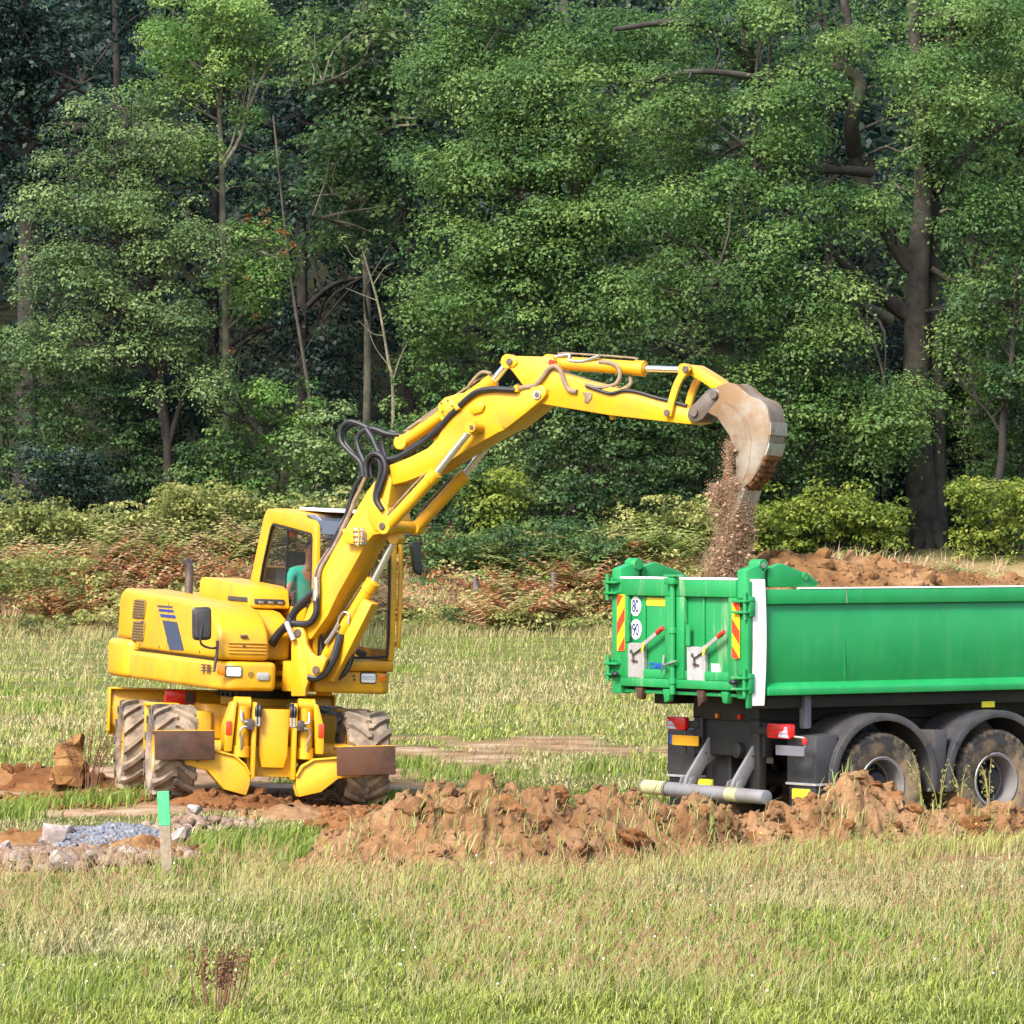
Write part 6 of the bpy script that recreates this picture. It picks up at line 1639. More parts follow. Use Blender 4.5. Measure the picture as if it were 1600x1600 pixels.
def tractor_tyre(R, w, rim_r, lugs):
    """Tyre with chevron lugs; axle along local y."""
    bm = B()
    h = w / 2
    prof = [(rim_r, -h * 0.72), (rim_r + 0.02, -h * 0.86), (R * 0.72, -h * 0.99), (R * 0.86, -h * 0.96), (R * 0.905, -h * 0.86), (R * 0.92, 0), (R * 0.905, h * 0.86), (R * 0.86, h * 0.96), (R * 0.72, h * 0.99), (rim_r + 0.02, h * 0.86), (rim_r, h * 0.72)]
    lathe(bm, prof, 56)
    for s in (-1, 1):
        for k in range(lugs):
            t0 = 2 * PI * (k + (0.5 if s > 0 else 0)) / lugs
            pts = []
            for u, dt, wd in ((-0.06, 0.0, 0.15), (0.12, 0.0, 0.15), (0.45, 0.15, 0.135), (0.85, 0.30, 0.15), (1.02, 0.36, 0.17)):
                y = s * h * u
                rr_o = R * (1.0 if u < 0.9 else 0.965); rr_i = R * 0.88 if u > 0.9 else R * 0.90
                pts.append((y, t0 - dt, wd, rr_o, rr_i))
            rows = []
            for y, t, wd, ro, ri in pts:
                row = []
                for dd, rr in ((-wd * 0.62, ri), (-wd * 0.42, ro), (wd * 0.42, ro), (wd * 0.62, ri)):
                    row.append(bm.verts.new((rr * math.sin(t + dd), y, rr * math.cos(t + dd))))
                rows.append(row)
            # shoulder end of the lug
            y, t, wd, ro, ri = pts[-1]
            row = [bm.verts.new((R * 0.80 * math.sin(t - 0.03 + dd), s * h * 1.0, R * 0.80 * math.cos(t - 0.03 + dd))) for dd in (-wd * 0.5, -wd * 0.3, wd * 0.3, wd * 0.5)]
            rows.append(row)
            for a_, b_ in zip(rows[:-1], rows[1:]):
                for j in range(3):
                    bm.faces.new((a_[j], a_[j + 1], b_[j + 1], b_[j]))
            bm.faces.new(rows[0]); 
    return bm
def wheel_disc(rim_r, h):
    bm = B()
    lathe(bm, [(rim_r + 0.012, h * 0.74), (rim_r - 0.02, h * 0.70), (rim_r - 0.05, h * 0.30), (0.16, h * 0.22), (0.15, h * 0.40), (0.0001, h * 0.42)], 40)
    lathe(bm, [(rim_r + 0.012, -h * 0.74), (rim_r - 0.02, -h * 0.70), (rim_r - 0.05, -h * 0.30), (0.0001, -h * 0.25)], 40)
    return bm
ty_me = ri_me = None
for k, (x, s) in enumerate(((1.3, -1), (1.3, 1), (-1.3, -1), (-1.3, 1))):
    wh = empty('wheel'); wh.parent = ex
    wh.matrix_local = MU @ Matrix.Translation((x, s * 1.035, 0.49)) @ Matrix.Rotation(0.0 if s > 0 else PI, 4, 'Z') @ Matrix.Rotation(0.13 * k, 4, 'Y')
    if ty_me is None:
        t = obj('tyre', tractor_tyre(0.505, 0.46, 0.29, 14), 'tyre_rubber', wh, 0, smooth=40)
        r = obj('rim', wheel_disc(0.29, 0.23), 'yellow_paint', wh, 0)
        bm = B()
        for j in range(10):
            t_ = 2 * PI * j / 10; cyl(bm, (0.20 * math.cos(t_), 0.05, 0.20 * math.sin(t_)), (0.20 * math.cos(t_), 0.085, 0.20 * math.sin(t_)), 0.018, seg=6)
        nb = obj('wheel_nuts', bm, 'pin_steel', wh)
        ty_me, ri_me, nb_me = t.data, r.data, nb.data
    else:
        for nm, me in (('tyre', ty_me), ('rim', ri_me), ('wheel_nuts', nb_me)):
            o = bpy.data.objects.new(nm, me); COL.objects.link(o); o.parent = wh
# ================================================================ the tipper truck
TK_M = Matrix.Translation((2.438, 49.8, -0.145)) @ Matrix.Rotation(math.radians(35), 4, 'Z')
tk = empty('tipper_truck')
tk.matrix_world = TK_M
tag(tk, 'green tipper truck seen from its rear corner, loaded with brown soil', 'truck')
FT = Frame(TK_M)                   # x forward along the truck, y from the near side to the far side
TW, TL = 2.50, 5.6
NS, FS = 0.165, 2.36        # near and far faces of the body
XR = 0.47                  # the chassis ends this far ahead of the tailgate
def tp(name, bm, mat, parent=tk, bevel=0.010, seg=2, smooth=35):
    return obj(name, bm, mat, parent, bevel, seg, smooth)
ZT = FT.on(1230, 921, 'y', NS).z          # top of the body side
ZR = FT.on(1230, 944, 'y', NS).z          # underside of the top rail
ZF = FT.on(1230, 1067, 'y', NS).z         # top of the sloping flange
ZB = FT.on(1230, 1086, 'y', NS).z         # bottom edge
# body side wall with bulge, rails and sloping flange
for s, y0 in ((1, NS), (-1, FS)):
    def Y(d): return y0 + s * d
    bm = B(); prism(bm, [(Y(-0.035), ZR), (Y(-0.035), ZT), (Y(0.10), ZT), (Y(0.10), ZR)], 0.16, TL, 'yz'); top = tp('top_rail', bm, 'green_paint', bevel=0.012)
    bm = B(); box(bm, 0.62, TL, Y(-0.036), Y(0.102), ZT + 0.0015, ZT + 0.016); tp('rail_cap', bm, 'white_paint', top, 0.003, 1)
    prof = []
    n = 9
    for i in range(n + 1):
        t = i / n; prof.append((Y(0.03 - 0.055 * math.sin(PI * (0.06 + 0.90 * t)) ** 0.8), ZR - 0.002 - (ZR - ZF) * t))
    wall = prof + [(Y(0.09), ZF), (Y(0.09), ZR - 0.002)]
    bm = B(); prism(bm, wall, 0.10, TL - 0.02, 'yz'); sw = tp('side_wall', bm, 'green_paint', bevel=0, smooth=50)
    bm = B(); prism(bm, [(Y(0.03), ZF + 0.012), (Y(-0.075), ZF - 0.055), (Y(-0.075), ZB), (Y(0.20), ZB), (Y(0.20), ZF - 0.02)], 0.20, TL, 'yz'); tp('flange', bm, 'green_paint', bevel=0.008)
    for px in (1339, 1194 if s > 0 else 1200, 1205):
        x = FT.on(px, 930, 'y', -0.04).x
        if 0.2 < x < TL:
            bm = B(); box(bm, x, x + 0.012, Y(-0.0375), Y(-0.03), ZR + 0.004, ZT - 0.004); tp('weld_seam', bm, 'bare_wear', top, 0)
    # faint weld lines down the panel
    for x in (1.20,):
        bm = B(); box(bm, x, x + 0.006, Y(-0.0285), Y(-0.02), ZF + 0.05, ZR - 0.35); tp('weld_seam', bm, 'green_door', sw, 0)
bm = B(); box(bm, 0.08, TL, NS + 0.091, FS - 0.091, ZB + 0.02, ZB + 0.10); tp('bed_floor', bm, 'rusty_steel')
bm = B(); box(bm, TL - 0.06, TL, NS + 0.10, FS - 0.10, ZB + 0.10, ZT + 0.10); tp('head_board', bm, 'green_paint')

# rear frame posts and the white protecting strip
zp = FT.on(1165, 889, 'x', 0.0).z
for s, y0 in ((1, NS - 0.03), (-1, FS + 0.03)):
    bm = B(); y1 = y0 + s * 0.15
    prism(bm, [(-0.05, ZB - 0.03), (-0.05, zp - 0.015), (0.02, zp + 0.012), (0.19, zp + 0.06), (0.19, ZT - 0.02), (0.12, ZT - 0.02), (0.12, ZB - 0.03)], min(y0, y1), max(y0, y1))
    post = tp('corner_post', bm, 'green_paint', bevel=0.012)
    # hinge arm cover on top of the side
    yc = y0 + s * 0.03
    arm = [(0.25, ZT + 0.022), (0.25, zp + 0.00), (0.42, zp + 0.055), (0.78, zp - 0.06), (0.90, ZT + 0.06), (0.86, ZT + 0.022)]
    bm = B(); prism(bm, round_poly(arm, 0.02, 2), min(yc, yc + s * 0.09), max(yc, yc + s * 0.09)); ha = tp('hinge_arm', bm, 'green_paint', bevel=0.008)
    bm = B(); cyl(bm, (0.72, yc - s * 0.012, ZT + 0.13), (0.72, yc + s * 0.02, ZT + 0.13), 0.042, seg=18); tp('arm_bolt', bm, 'green_door', ha, 0.004, 1)
    bm = B(); cyl(bm, (0.17, yc - s * 0.03, zp + 0.035), (0.17, yc + s * 0.14, zp + 0.035), 0.062, seg=20); tp('hinge_pin', bm, 'green_door', ha, 0.006, 1)
    bm = B(); cyl(bm, (0.17, yc - s * 0.036, zp + 0.035), (0.17, yc - s * 0.02, zp + 0.035), 0.028, seg=12); tp('pin_head', bm, 'zinc', ha, 0)
# white strip: slightly wavy rubbing strip on the near post
bm = B()
zs = np.linspace(FT.on(1186, 905, 'y', NS - 0.06).z, FT.on(1186, 1103, 'y', NS - 0.06).z, 14)
L_, R_ = [], []
for i, z in enumerate(zs):
    t = i / 13; wob = 0.022 * math.sin(t * PI * 1.05) - 0.004 * t
    L_.append((-0.005 + wob, z)); R_.append((0.165 + wob, z))
prism(bm, L_ + R_[::-1], NS - 0.062, NS - 0.0345); tp('white_strip', bm, 'white_paint', bevel=0.004, seg=1)
bm = B(); box(bm, -0.06, 0.0, NS - 0.068, NS - 0.031, ZB - 0.12, zp - 0.12); tp('strip_backing', bm, 'green_door', bevel=0.008)

# ---- rear doors -------------------------------------------------
def yz(px, py, x=-0.02):
    q = FT.on(px, py, 'x', x); return q.y, q.z
zd1, zd0 = yz(1100, 906)[1], yz(1100, 1077)[1]
doors = []
YM = yz(1058, 980)[0]                          # where the two leaves meet
def door(ya, yb):
    """One leaf between ya (towards the near side) and yb; recessed pressing with frame, lock box, lever."""
    d = empty('tailgate_door'); d.parent = tk
    def dp(name, bm, mat, bevel=0.008, seg=2): return obj(name, bm, mat, d, bevel, seg)
    bm = B(); box(bm, 0.0, 0.045, ya, yb, zd0, zd1); dp('door_panel', bm, 'green_door', 0.004)
    bm = B(); box(bm, -0.06, -0.001, ya, yb, zd1 - 0.17, zd1); dp('door_rail', bm, 'green_door', 0.01)
    bm = B(); box(bm, -0.061, 0.10, ya, yb, zd1 + 0.001, zd1 + 0.022); dp('door_cap', bm, 'white_paint', 0.004)
    bm = B(); box(bm, -0.06, -0.001, ya, yb, zd0, zd0 + 0.09); dp('door_rail', bm, 'green_door', 0.01)
    for y in (ya, yb - 0.13):
        bm = B(); box(bm, -0.058, -0.001, y, y + 0.13, zd0 + 0.091, zd1 - 0.171); dp('door_stile', bm, 'green_door', 0.01)
    bm = B(); box(bm, -0.050, -0.001, ya + 0.131, yb - 0.131, zd0 + 0.091, zd0 + 0.18); dp('kick_step', bm, 'green_door', 0.012)
    ym = ya + (yb - ya) * 0.575
    bm = B(); box(bm, -0.02, -0.001, ym, ym + 0.03, zd0 + 0.19, zd1 - 0.18); dp('door_fold', bm, 'green_door', 0.006)
    return d
dr = door(NS + 0.125, YM - 0.03); dl = door(YM + 0.03, FS - 0.125)
tag(dr); tag(dl)
# locking pole between the leaves
bm = B(); cyl(bm, (-0.075, YM, zd0 - 0.06), (-0.075, YM, zd1 + 0.03), 0.032, seg=14); lp = tp('locking_pole', bm, 'green_door', bevel=0)
for z in (zd0 + 0.04, zd0 + 0.22, zd0 + 0.55, zd1 - 0.02):
    bm = B(); cyl(bm, (-0.075, YM, z), (-0.075, YM, z + 0.06), 0.043, seg=14); tp('pole_guide', bm, 'green_paint', lp, 0.006, 1)
bm = B(); box(bm, -0.13, 0.0, YM - 0.10, YM + 0.10, zd1 + 0.024, zd1 + 0.05); box(bm, -0.13, -0.02, YM - 0.08, YM + 0.08, zd1 - 0.05, zd1 + 0.02); tp('pole_head', bm, 'green_door', lp, 0.01)
bm = B(); tube(bm, [(-0.10, YM - 0.10, zd0 + 0.28), (-0.13, YM, zd0 + 0.25), (-0.12, YM + 0.10, zd0 + 0.24), (-0.09, YM + 0.13, zd0 + 0.33)], 0.010, 6); tube(bm, [(-0.12, YM + 0.09, zd0 + 0.24), (-0.10, YM + 0.16, zd0 + 0.16)], 0.010, 6); tp('hook', bm, 'zinc', lp, 0)
# hinge blocks on both corners
for px, py in ((958, 918), (959, 1045), (1160, 948), (1159, 1068)):
    y, z = yz(px, py, -0.06)
    for dz in (-0.055, 0.055):
        bm = B(); box(bm, -0.11, 0.02, y - 0.11, y + 0.11, z + dz - 0.012, z + dz + 0.012); tp('hinge_plate', bm, 'green_door', bevel=0.005)
    bm = B(); box(bm, -0.05, 0.02, y - 0.11, y + 0.11, z - 0.10, z + 0.10); hb = tp('hinge_block', bm, 'green_paint', bevel=0.01)
    bm = B(); cyl(bm, (-0.08, y + 0.07 * (1 if px < 1000 else -1), z - 0.13), (-0.08, y + 0.07 * (1 if px < 1000 else -1), z + 0.14), 0.022, seg=12); tp('hinge_pin', bm, 'green_door', hb, 0)
for px, py in ((962, 1053), (1146, 1066)):
    y, z = yz(px, py, -0.10); bm = B(); bmesh.ops.create_icosphere(bm, subdivisions=2, radius=0.035); bm.transform(Matrix.Translation((-0.11, y, z)) @ Matrix.Diagonal((1, 1.5, 0.8, 1))); tp('rubber_buffer', bm, 'black_rubber', bevel=0)
# left-hand tower on the far corner as seen over the door (hinge plates and pin)
# lock boxes, levers
def poly_plate(name, pts, x0, x1, mat, parent=tk, bevel=0.003):
    bm = B(); prism(bm, [yz(a, b, x0) for a, b in pts], x0, x1, 'yz'); return tp(name, bm, mat, parent, bevel, 1)
for d, ox, oy in ((dl, 0, 0), (dr, 95.5, 6)):
    lb = poly_plate('lock_box', [(977 + ox, 1004 + oy), (1006 + ox, 1005.5 + oy), (1005 + ox, 1060 + oy), (977.5 + ox, 1058 + oy)], -0.052, -0.002, 'galvanised', d, 0.006)
    poly_plate('bracket', [(976 + ox, 970 + oy), (982 + ox, 970 + oy), (982 + ox, 1003 + oy), (976 + ox, 1003 + oy)], -0.07, -0.055, 'green_door', d)
    a0, a1, a2 = yz(988 + ox, 1018 + oy, -0.08), yz(1009 + ox, 1004 + oy, -0.08), yz(1027 + ox, 989 + oy, -0.08)
    a3 = yz(1037 + ox, 981 + oy, -0.08)
    bm = B(); P = [Vector((-0.075, *a0)), Vector((-0.08, *a1)), Vector((-0.085, *a2))]
    bar(bm, P[0], P[1], 0.05, 0.014, (1, 0, 0)); bar(bm, P[1] - (P[2] - P[1]) * 0.05, P[2], 0.045, 0.014, (1, 0, 0)); lv = tp('lever', bm, 'galvanised', d, 0.003, 1)
    bm = B(); cyl(bm, P[2], (-0.09, *a3), 0.026, seg=12); tp('lever_grip', bm, 'red_plastic', d, 0.006, 1)
    b0, b1 = yz(1006 + ox, 1005 + oy, -0.095), yz(1002.5 + ox, 1018 + oy, -0.095)
    bm = B(); bar(bm, (-0.092, *b0), (-0.092, *b1), 0.028, 0.010, (1, 0, 0)); tp('lever_tag', bm, 'sticker_yellow', d, 0.002, 1)
    c0_, c1_ = yz(988 + ox, 1018 + oy, -0.07), yz(989 + ox, 1032 + oy, -0.07)
    bm = B(); bar(bm, (-0.066, *c0_), (-0.066, *c1_), 0.016, 0.012, (1, 0, 0)); cyl(bm, (-0.052, *c0_), (-0.09, *c0_), 0.022, seg=10); cyl(bm, (-0.052, c1_[0], c1_[1]), (-0.08, c1_[0] , c1_[1]), 0.018, seg=10); bar(bm, (-0.060, c1_[0] + 0.03, c1_[1]), (-0.060, c1_[0] - 0.06, c1_[1] - 0.01), 0.02, 0.01, (1, 0, 0)); tp('latch_rod', bm, 'pin_steel', d, 0)
# striped warning boards
def board(q, stripes_up, d):
    (x0, y0), (x1, y1) = q
    tl, tr, br_, bl_ = yz(x0, y0, -0.066), yz(x1, y0, -0.066), yz(x1, y1, -0.066), yz(x0, y1, -0.066)
    bm = B(); prism(bm, round_poly([tl, tr, br_, bl_], 0.012, 2), -0.066, -0.0585, 'yz'); o = tp('warning_board', bm, 'reflector_yellow', d, 0)
    # diagonal red bands clipped to the board
    W_ = (tl[0] - tr[0]); H_ = tl[1] - bl_[1]
    def pt(u, v): return (tl[0] - u * W_, tl[1] - v * H_)
    bands = [(-0.30, 0.0), (0.28, 0.58), (0.84, 1.14)] if stripes_up else [(-0.14, 0.14), (0.30, 0.60), (0.78, 1.08)]
    k = -0.28 if stripes_up else 0.22
    bands = [(0.0, 0.22), (0.50, 0.73), (1.03, 1.28)] if stripes_up else [(-0.20, 0.02), (0.30, 0.54), (0.78, 1.04)]
    for a_, b_ in bands:
        # quad with left edge v in [a,b] and right edge v in [a+k,b+k], clipped to 0..1
        raw = [(0, a_), (1, a_ + k), (1, b_ + k), (0, b_)]
        poly = raw
        for lim, sgn in ((0.0, 1), (1.0, -1)):
            out = []
            for i in range(len(poly)):
                p, q_ = poly[i], poly[(i + 1) % len(poly)]
                ip, iq = (p[1] - lim) * sgn >= 0, (q_[1] - lim) * sgn >= 0
                if ip: out.append(p)
                if ip != iq:
                    t = (lim - p[1]) / (q_[1] - p[1]); out.append((p[0] + (q_[0] - p[0]) * t, lim))
            poly = out
            if len(poly) < 3: break
        if len(poly) >= 3:
            bm = B(); prism(bm, [pt(0.02 + u * 0.96, 0.01 + v * 0.98) for u, v in poly], -0.0685, -0.0655, 'yz'); tp('red_band', bm, 'red_reflector', d, 0)
board(((964, 929), (976, 1017)), True, dl)
board(((1143.5, 939), (1155.5, 1029)), False, dr)
# speed discs
def disc(px, py, rx, ry, txt):
    c = yz(px, py, -0.006); e = yz(px + rx, py, -0.006); f = yz(px, py + ry, -0.006)
    ay, az = abs(e[0] - c[0]), abs(f[1] - c[1])
    bm = B(); prism(bm, [(c[0] + ay * math.cos(t), c[1] + az * math.sin(t)) for t in [2 * PI * k / 36 for k in range(36)]], -0.007, -0.0005, 'yz')
    o = tp('speed_disc', bm, 'sticker_white', dl, 0)
    cu = bpy.data.curves.new('digits', 'FONT'); cu.body = txt; cu.align_x = 'CENTER'; cu.align_y = 'CENTER'; cu.size = 1.0; cu.extrude = 0.01; cu.offset = 0.015
    to = bpy.data.objects.new('digits', cu); COL.objects.link(to)
    me = bpy.data.meshes.new_from_object(to.evaluated_get(bpy.context.evaluated_depsgraph_get())); bpy.data.objects.remove(to)
    V = np.empty(len(me.vertices) * 3); me.vertices.foreach_get('co', V); V = V.reshape(-1, 3)
    mid = (V.max(0) + V.min(0)) / 2; ext = V.max(0) - V.min(0); V = (V - mid) / ext
    W3 = np.stack([np.where(V[:, 2] > 0, -0.0105, -0.0065), c[0] - V[:, 0] * ay * 1.20, c[1] + V[:, 1] * az * 1.28], 1)
    me.vertices.foreach_set('co', W3.ravel().astype(np.float32)); me.update()
    link('digits', me, 'ink_navy', dl, 0)
disc(993, 947, 8.2, 15.5, '80')
disc(993.5, 983.5, 8.4, 15.5, '90')
poly_plate('yellow_sticker', [(1010, 933.5), (1042, 935), (1042, 947.5), (1010, 946)], -0.006, -0.0005, 'sticker_yellow', dl, 0)
poly_plate('white_notice', [(1111, 1037), (1124, 1037.5), (1126, 1056), (1112.5, 1055)], -0.006, -0.0005, 'sticker_white', dr, 0)
# worn blue maker's lettering, no longer legible
def word(txt, p0, p1, h, x, mat, par):
    cu = bpy.data.curves.new('lettering', 'FONT'); cu.body = txt; cu.size = 1.0; cu.extrude = 0.01; cu.offset = 0.035
    to = bpy.data.objects.new('lettering', cu); COL.objects.link(to)
    me = bpy.data.meshes.new_from_object(to.evaluated_get(bpy.context.evaluated_depsgraph_get())); bpy.data.objects.remove(to)
    V = np.empty(len(me.vertices) * 3); me.vertices.foreach_get('co', V); V = V.reshape(-1, 3); V = (V - V.min(0)) / (V.max(0) - V.min(0))
    a_, b_ = yz(*p0, x), yz(*p1, x)
    W3 = np.stack([x - 0.004 * V[:, 2], a_[0] + (b_[0] - a_[0]) * V[:, 0], a_[1] + (b_[1] - a_[1]) * V[:, 0] + h * V[:, 1]], 1)
    me.vertices.foreach_set('co', W3.ravel().astype(np.float32)); me.update(); return link('lettering', me, mat, par, 0)
word('COMINOR', (1014.5, 1044), (1046, 1047), 0.062, -0.004, 'ink_blue', dl)
# ragged teeth and lugs under the doors
for k, px in enumerate((1000, 1043, 1096, 1134)):
    y, z = yz(px, 1082 + (px - 1000) * 0.05, -0.03)
    bm = B(); prism(bm, [(y - 0.06, z + 0.05), (y + 0.06, z + 0.05), (y + 0.03, z - 0.06 - 0.03 * (k % 3)), (y - 0.04, z - 0.07)], -0.05, 0.02, 'yz'); tp('door_lug', bm, 'green_door' if k % 2 else 'rusty_steel', bevel=0.008)
bm = B(); box(bm, -0.01, 0.20, NS + 0.13, FS - 0.13, ZB - 0.02, ZB + 0.018); tp('rear_sill', bm, 'green_door')
# chassis --------------------------------------------------------
bm = B()
for y in (0.78, 1.62):
    box(bm, XR + 0.14, 7.4, y, y + 0.09, 0.86, 1.16)
box(bm, XR + 0.12, XR + 0.22, 0.66, 1.84, 0.80, 1.16); box(bm, 2.0, 2.2, 0.78, 1.7, 0.80, 1.1); box(bm, 0.55, 5.4, 0.70, 1.80, 1.16, ZB + 0.018); box(bm, XR + 0.08, XR + 0.18, 0.70, 0.86, 0.45, 1.2); box(bm, XR + 0.08, XR + 0.18, 1.64, 1.78, 0.80, 1.2)
chs = tp('chassis_frame', bm, 'chassis_black', bevel=0.01)
bm = B(); box(bm, 0.35, 5.0, 0.30, 0.50, ZB - 0.14, ZB + 0.015); box(bm, 0.35, 5.0, 2.0, 2.2, ZB - 0.14, ZB + 0.015); tp('sub_frame', bm, 'chassis_black', bevel=0.01)
bm = B(); box(bm, 0.78, 0.86, 0.24, 0.34, 1.10, ZB); tp('air_bracket', bm, 'plate_grey', bevel=0.01)
# spare-wheel-like rubber cover and mud flap block in the middle of the rear
q0, q1 = yz(1113, 1141, XR + 0.25), yz(1141, 1235, XR + 0.25)
bm = B(); prism(bm, round_poly([(q0[0], 0.28), (q0[0], q0[1]), (q1[0], q0[1] - 0.01), (q1[0], 0.28)], 0.10, 4), XR + 0.25, XR + 0.62, 'yz'); tp('rubber_guard', bm, 'black_rubber', bevel=0.03, seg=3)
bm = B(); cyl(bm, (XR + 0.30, 1.05, 0.86), (XR + 0.05, 1.05, 0.86), 0.08, seg=16); tp('tow_coupling', bm, 'chassis_black', chs)
for px, py, m in ((1123, 1118, 'amber_lens'), (1158, 1120, 'red_lens')):
    y, z = yz(px, py, XR + 0.08); bm = B(); cyl(bm, (XR + 0.12, y, z), (XR + 0.05, y, z), 0.026, seg=12); cyl(bm, (XR + 0.13, y, z), (XR + 0.09, y, z), 0.04, seg=12); tp('air_line_coupling', bm, m, chs, 0)
y, z = yz(1157, 1157, XR + 0.34); bm = B(); bmesh.ops.create_uvsphere(bm, u_segments=10, v_segments=6, radius=0.018); bm.transform(Matrix.Translation((XR + 0.33, y, z))); tp('marker_light', bm, 'red_lens', chs, 0)
# tail lights, number plate, marker plate
def rear_plate(name, x, a_, b_, mat, th=0.03, parent=tk, r=0.0, bevel=0.006):
    p, q = yz(*a_, x), yz(*b_, x)
    pts = [(p[0], p[1]), (q[0], p[1]), (q[0], q[1]), (p[0], q[1])]
    bm = B(); prism(bm, round_poly(pts, r, 3) if r else pts, x, x + th, 'yz'); return tp(name, bm, mat, parent, bevel)
for (a_, b_, cl) in (((1041, 1119), (1070, 1141), [(1042.5, 1123), (1050, 1127), (1057, 1139), (1043, 1138)]), ((1198, 1130), (1235, 1155), [(1216, 1152), (1217, 1145), (1224, 1142), (1226, 1136), (1230, 1137), (1230, 1145), (1232, 1153)])):
    tlh = rear_plate('tail_light', XR + 0.02, a_, b_, 'red_lens', 0.06, tk, 0.03, 0.012)
    bm = B(); prism(bm, [yz(u, v, XR + 0.0185) for u, v in cl], XR + 0.0165, XR + 0.03, 'yz'); tp('reversing_lens', bm, 'clear_lens', tlh, 0)
    mid = yz((a_[0] + b_[0]) / 2, (a_[1] + b_[1]) / 2, XR + 0.02)
    yb = 0.8 if mid[0] < 1.2 else 1.7
    bm = B(); box(bm, XR + 0.07, XR + 0.13, min(mid[0], yb), max(mid[0], yb), mid[1] - 0.045, mid[1] + 0.03); tp('light_bracket', bm, 'chassis_black', tlh, 0.006)
    for k in (0.33, 0.66):
        p_, q_ = yz(*a_, XR + 0.018), yz(*b_, XR + 0.018); zz = p_[1] + (q_[1] - p_[1]) * k
        bm = B(); box(bm, XR + 0.015, XR + 0.024, min(p_[0], q_[0]) + 0.02, max(p_[0], q_[0]) - 0.02, zz - 0.004, zz + 0.004); tp('lens_ridge', bm, 'red_plastic', tlh, 0)
npq = rear_plate('number_plate', XR + 0.02, (1050, 1148), (1091, 1166), 'plate_orange', 0.01, tk, 0.012, 0)
rear_plate('plate_band', XR + 0.019, (1046.5, 1147), (1050, 1162), 'plate_blue', 0.01, npq, 0, 0)
rear_plate('plate_holder', XR + 0.05, (1066, 1134), (1071, 1178), 'black_plastic', 0.02, npq)
rear_plate('blank_plate', XR + 0.02, (1212, 1164), (1256, 1182), 'plate_grey', 0.012, tk, 0.01, 0)
rear_plate('small_light', XR + 0.06, (1253, 1153), (1258, 1164), 'red_plastic', 0.03)
rear_plate('type_label', XR + 0.335, (1195, 1183), (1208, 1193), 'galvanised', 0.006, tk, 0, 0)
bm = B(); tube(bm, [(XR + 0.08, 0.12, 1.03), (XR + 0.10, 0.0, 1.02), (XR + 0.10, -0.04, 0.98), (XR + 0.08, -0.02, 0.90)], 0.012, 6); tp('light_stalk', bm, 'galvanised', bevel=0)
# underrun bar on two plates
ub0, ub1 = FT.on(1006, 1229, 'x', XR - 0.16), FT.on(1198, 1246, 'x', XR - 0.16)
bm = B(); cyl(bm, ub0, ub1, 0.072, seg=24); ur = tp('underrun_bar', bm, 'bracket_grey', bevel=0.008, seg=2)
for t0, t1 in ((0.02, 0.20), (0.70, 0.79)):
    bm = B(); cyl(bm, ub0.lerp(ub1, t0), ub0.lerp(ub1, t1), 0.0745, seg=24); tp('reflective_band', bm, 'pale_band', ur, 0)
for t in (0.19, 0.205):
    bm = B(); cyl(bm, ub0.lerp(ub1, t), ub0.lerp(ub1, t + 0.006), 0.077, seg=24); tp('bar_ring', bm, 'black_plastic', ur, 0)
for t in (0.36, 0.74):
    c = ub0.lerp(ub1, t); X = ub0.x
    bm = B(); prism(bm, round_poly([(X - 0.06, c.z), (X + 0.06, c.z - 0.02), (X + 0.22, c.z + 0.24), (X + 0.42, c.z + 0.36), (X + 0.40, c.z + 0.52), (X + 0.30, c.z + 0.56), (X - 0.02, c.z + 0.14)], 0.04, 3), c.y - 0.022, c.y + 0.022)
    ap = tp('bar_bracket', bm, 'bracket_grey', ur, 0.006)
    bm = B(); cyl(bm, (X + 0.34, c.y - 0.04, c.z + 0.44), (X + 0.34, c.y + 0.04, c.z + 0.44), 0.04, seg=14); cyl(bm, (X + 0.22, c.y - 0.026, c.z + 0.38), (X + 0.22, c.y + 0.026, c.z + 0.38), 0.012, seg=8); tp('bracket_bolt', bm, 'pin_steel', ur, 0)
    for e in (-0.08, 0.08):
        bm = B(); prism(bm, [(X - 0.05, c.z + 0.04), (X + 0.06, c.z + 0.05), (X + 0.04, c.z + 0.15), (X - 0.02, c.z + 0.13)], c.y + e - 0.008, c.y + e + 0.008); tp('bracket_gusset', bm, 'bracket_grey', ur, 0.004)
for a_, b_ in (((1090, 1217), (1113, 1236)), ((1237, 1232), (1262, 1250))):
    rear_plate('yellow_block', XR + 0.24, a_, b_, 'sticker_yellow', 0.10)
# wheels ---------------------------------------------------------
def truck_tyre(R, w, rr):
    bm = B(); h = w / 2
    lathe(bm, [(rr, -h * 0.8), (rr + 0.03, -h * 0.95), (R * 0.80, -h), (R * 0.95, -h * 0.93), (R * 0.985, -h * 0.80), (R * 0.985, h * 0.80), (R * 0.95, h * 0.93), (R * 0.80, h), (rr + 0.03, h * 0.95), (rr, h * 0.8)], 64)
    for k in range(40):
        for s in (-1, 1):
            t = 2 * PI * (k + (0.5 if s > 0 else 0)) / 40; dt = 0.055
            rows = []
            for y, ro in ((s * h * 0.10, R), (s * h * 0.80, R), (s * h * 0.965, R * 0.955), (s * h * 0.985, R * 0.90)):
                rows.append([bm.verts.new((r_ * math.sin(t + e), y, r_ * math.cos(t + e))) for e, r_ in ((-dt, ro - 0.022), (-dt * 0.9, ro), (dt * 0.9, ro), (dt, ro - 0.022))])
            for a_, b_ in zip(rows[:-1], rows[1:]):
                for j in range(3):
                    bm.faces.new((a_[j], a_[j + 1], b_[j + 1], b_[j]))
            bm.faces.new(rows[0])
    return bm
RX = FT.on(1380, 1228, 'y', -0.02).x
AX = 1.50
wme = {}
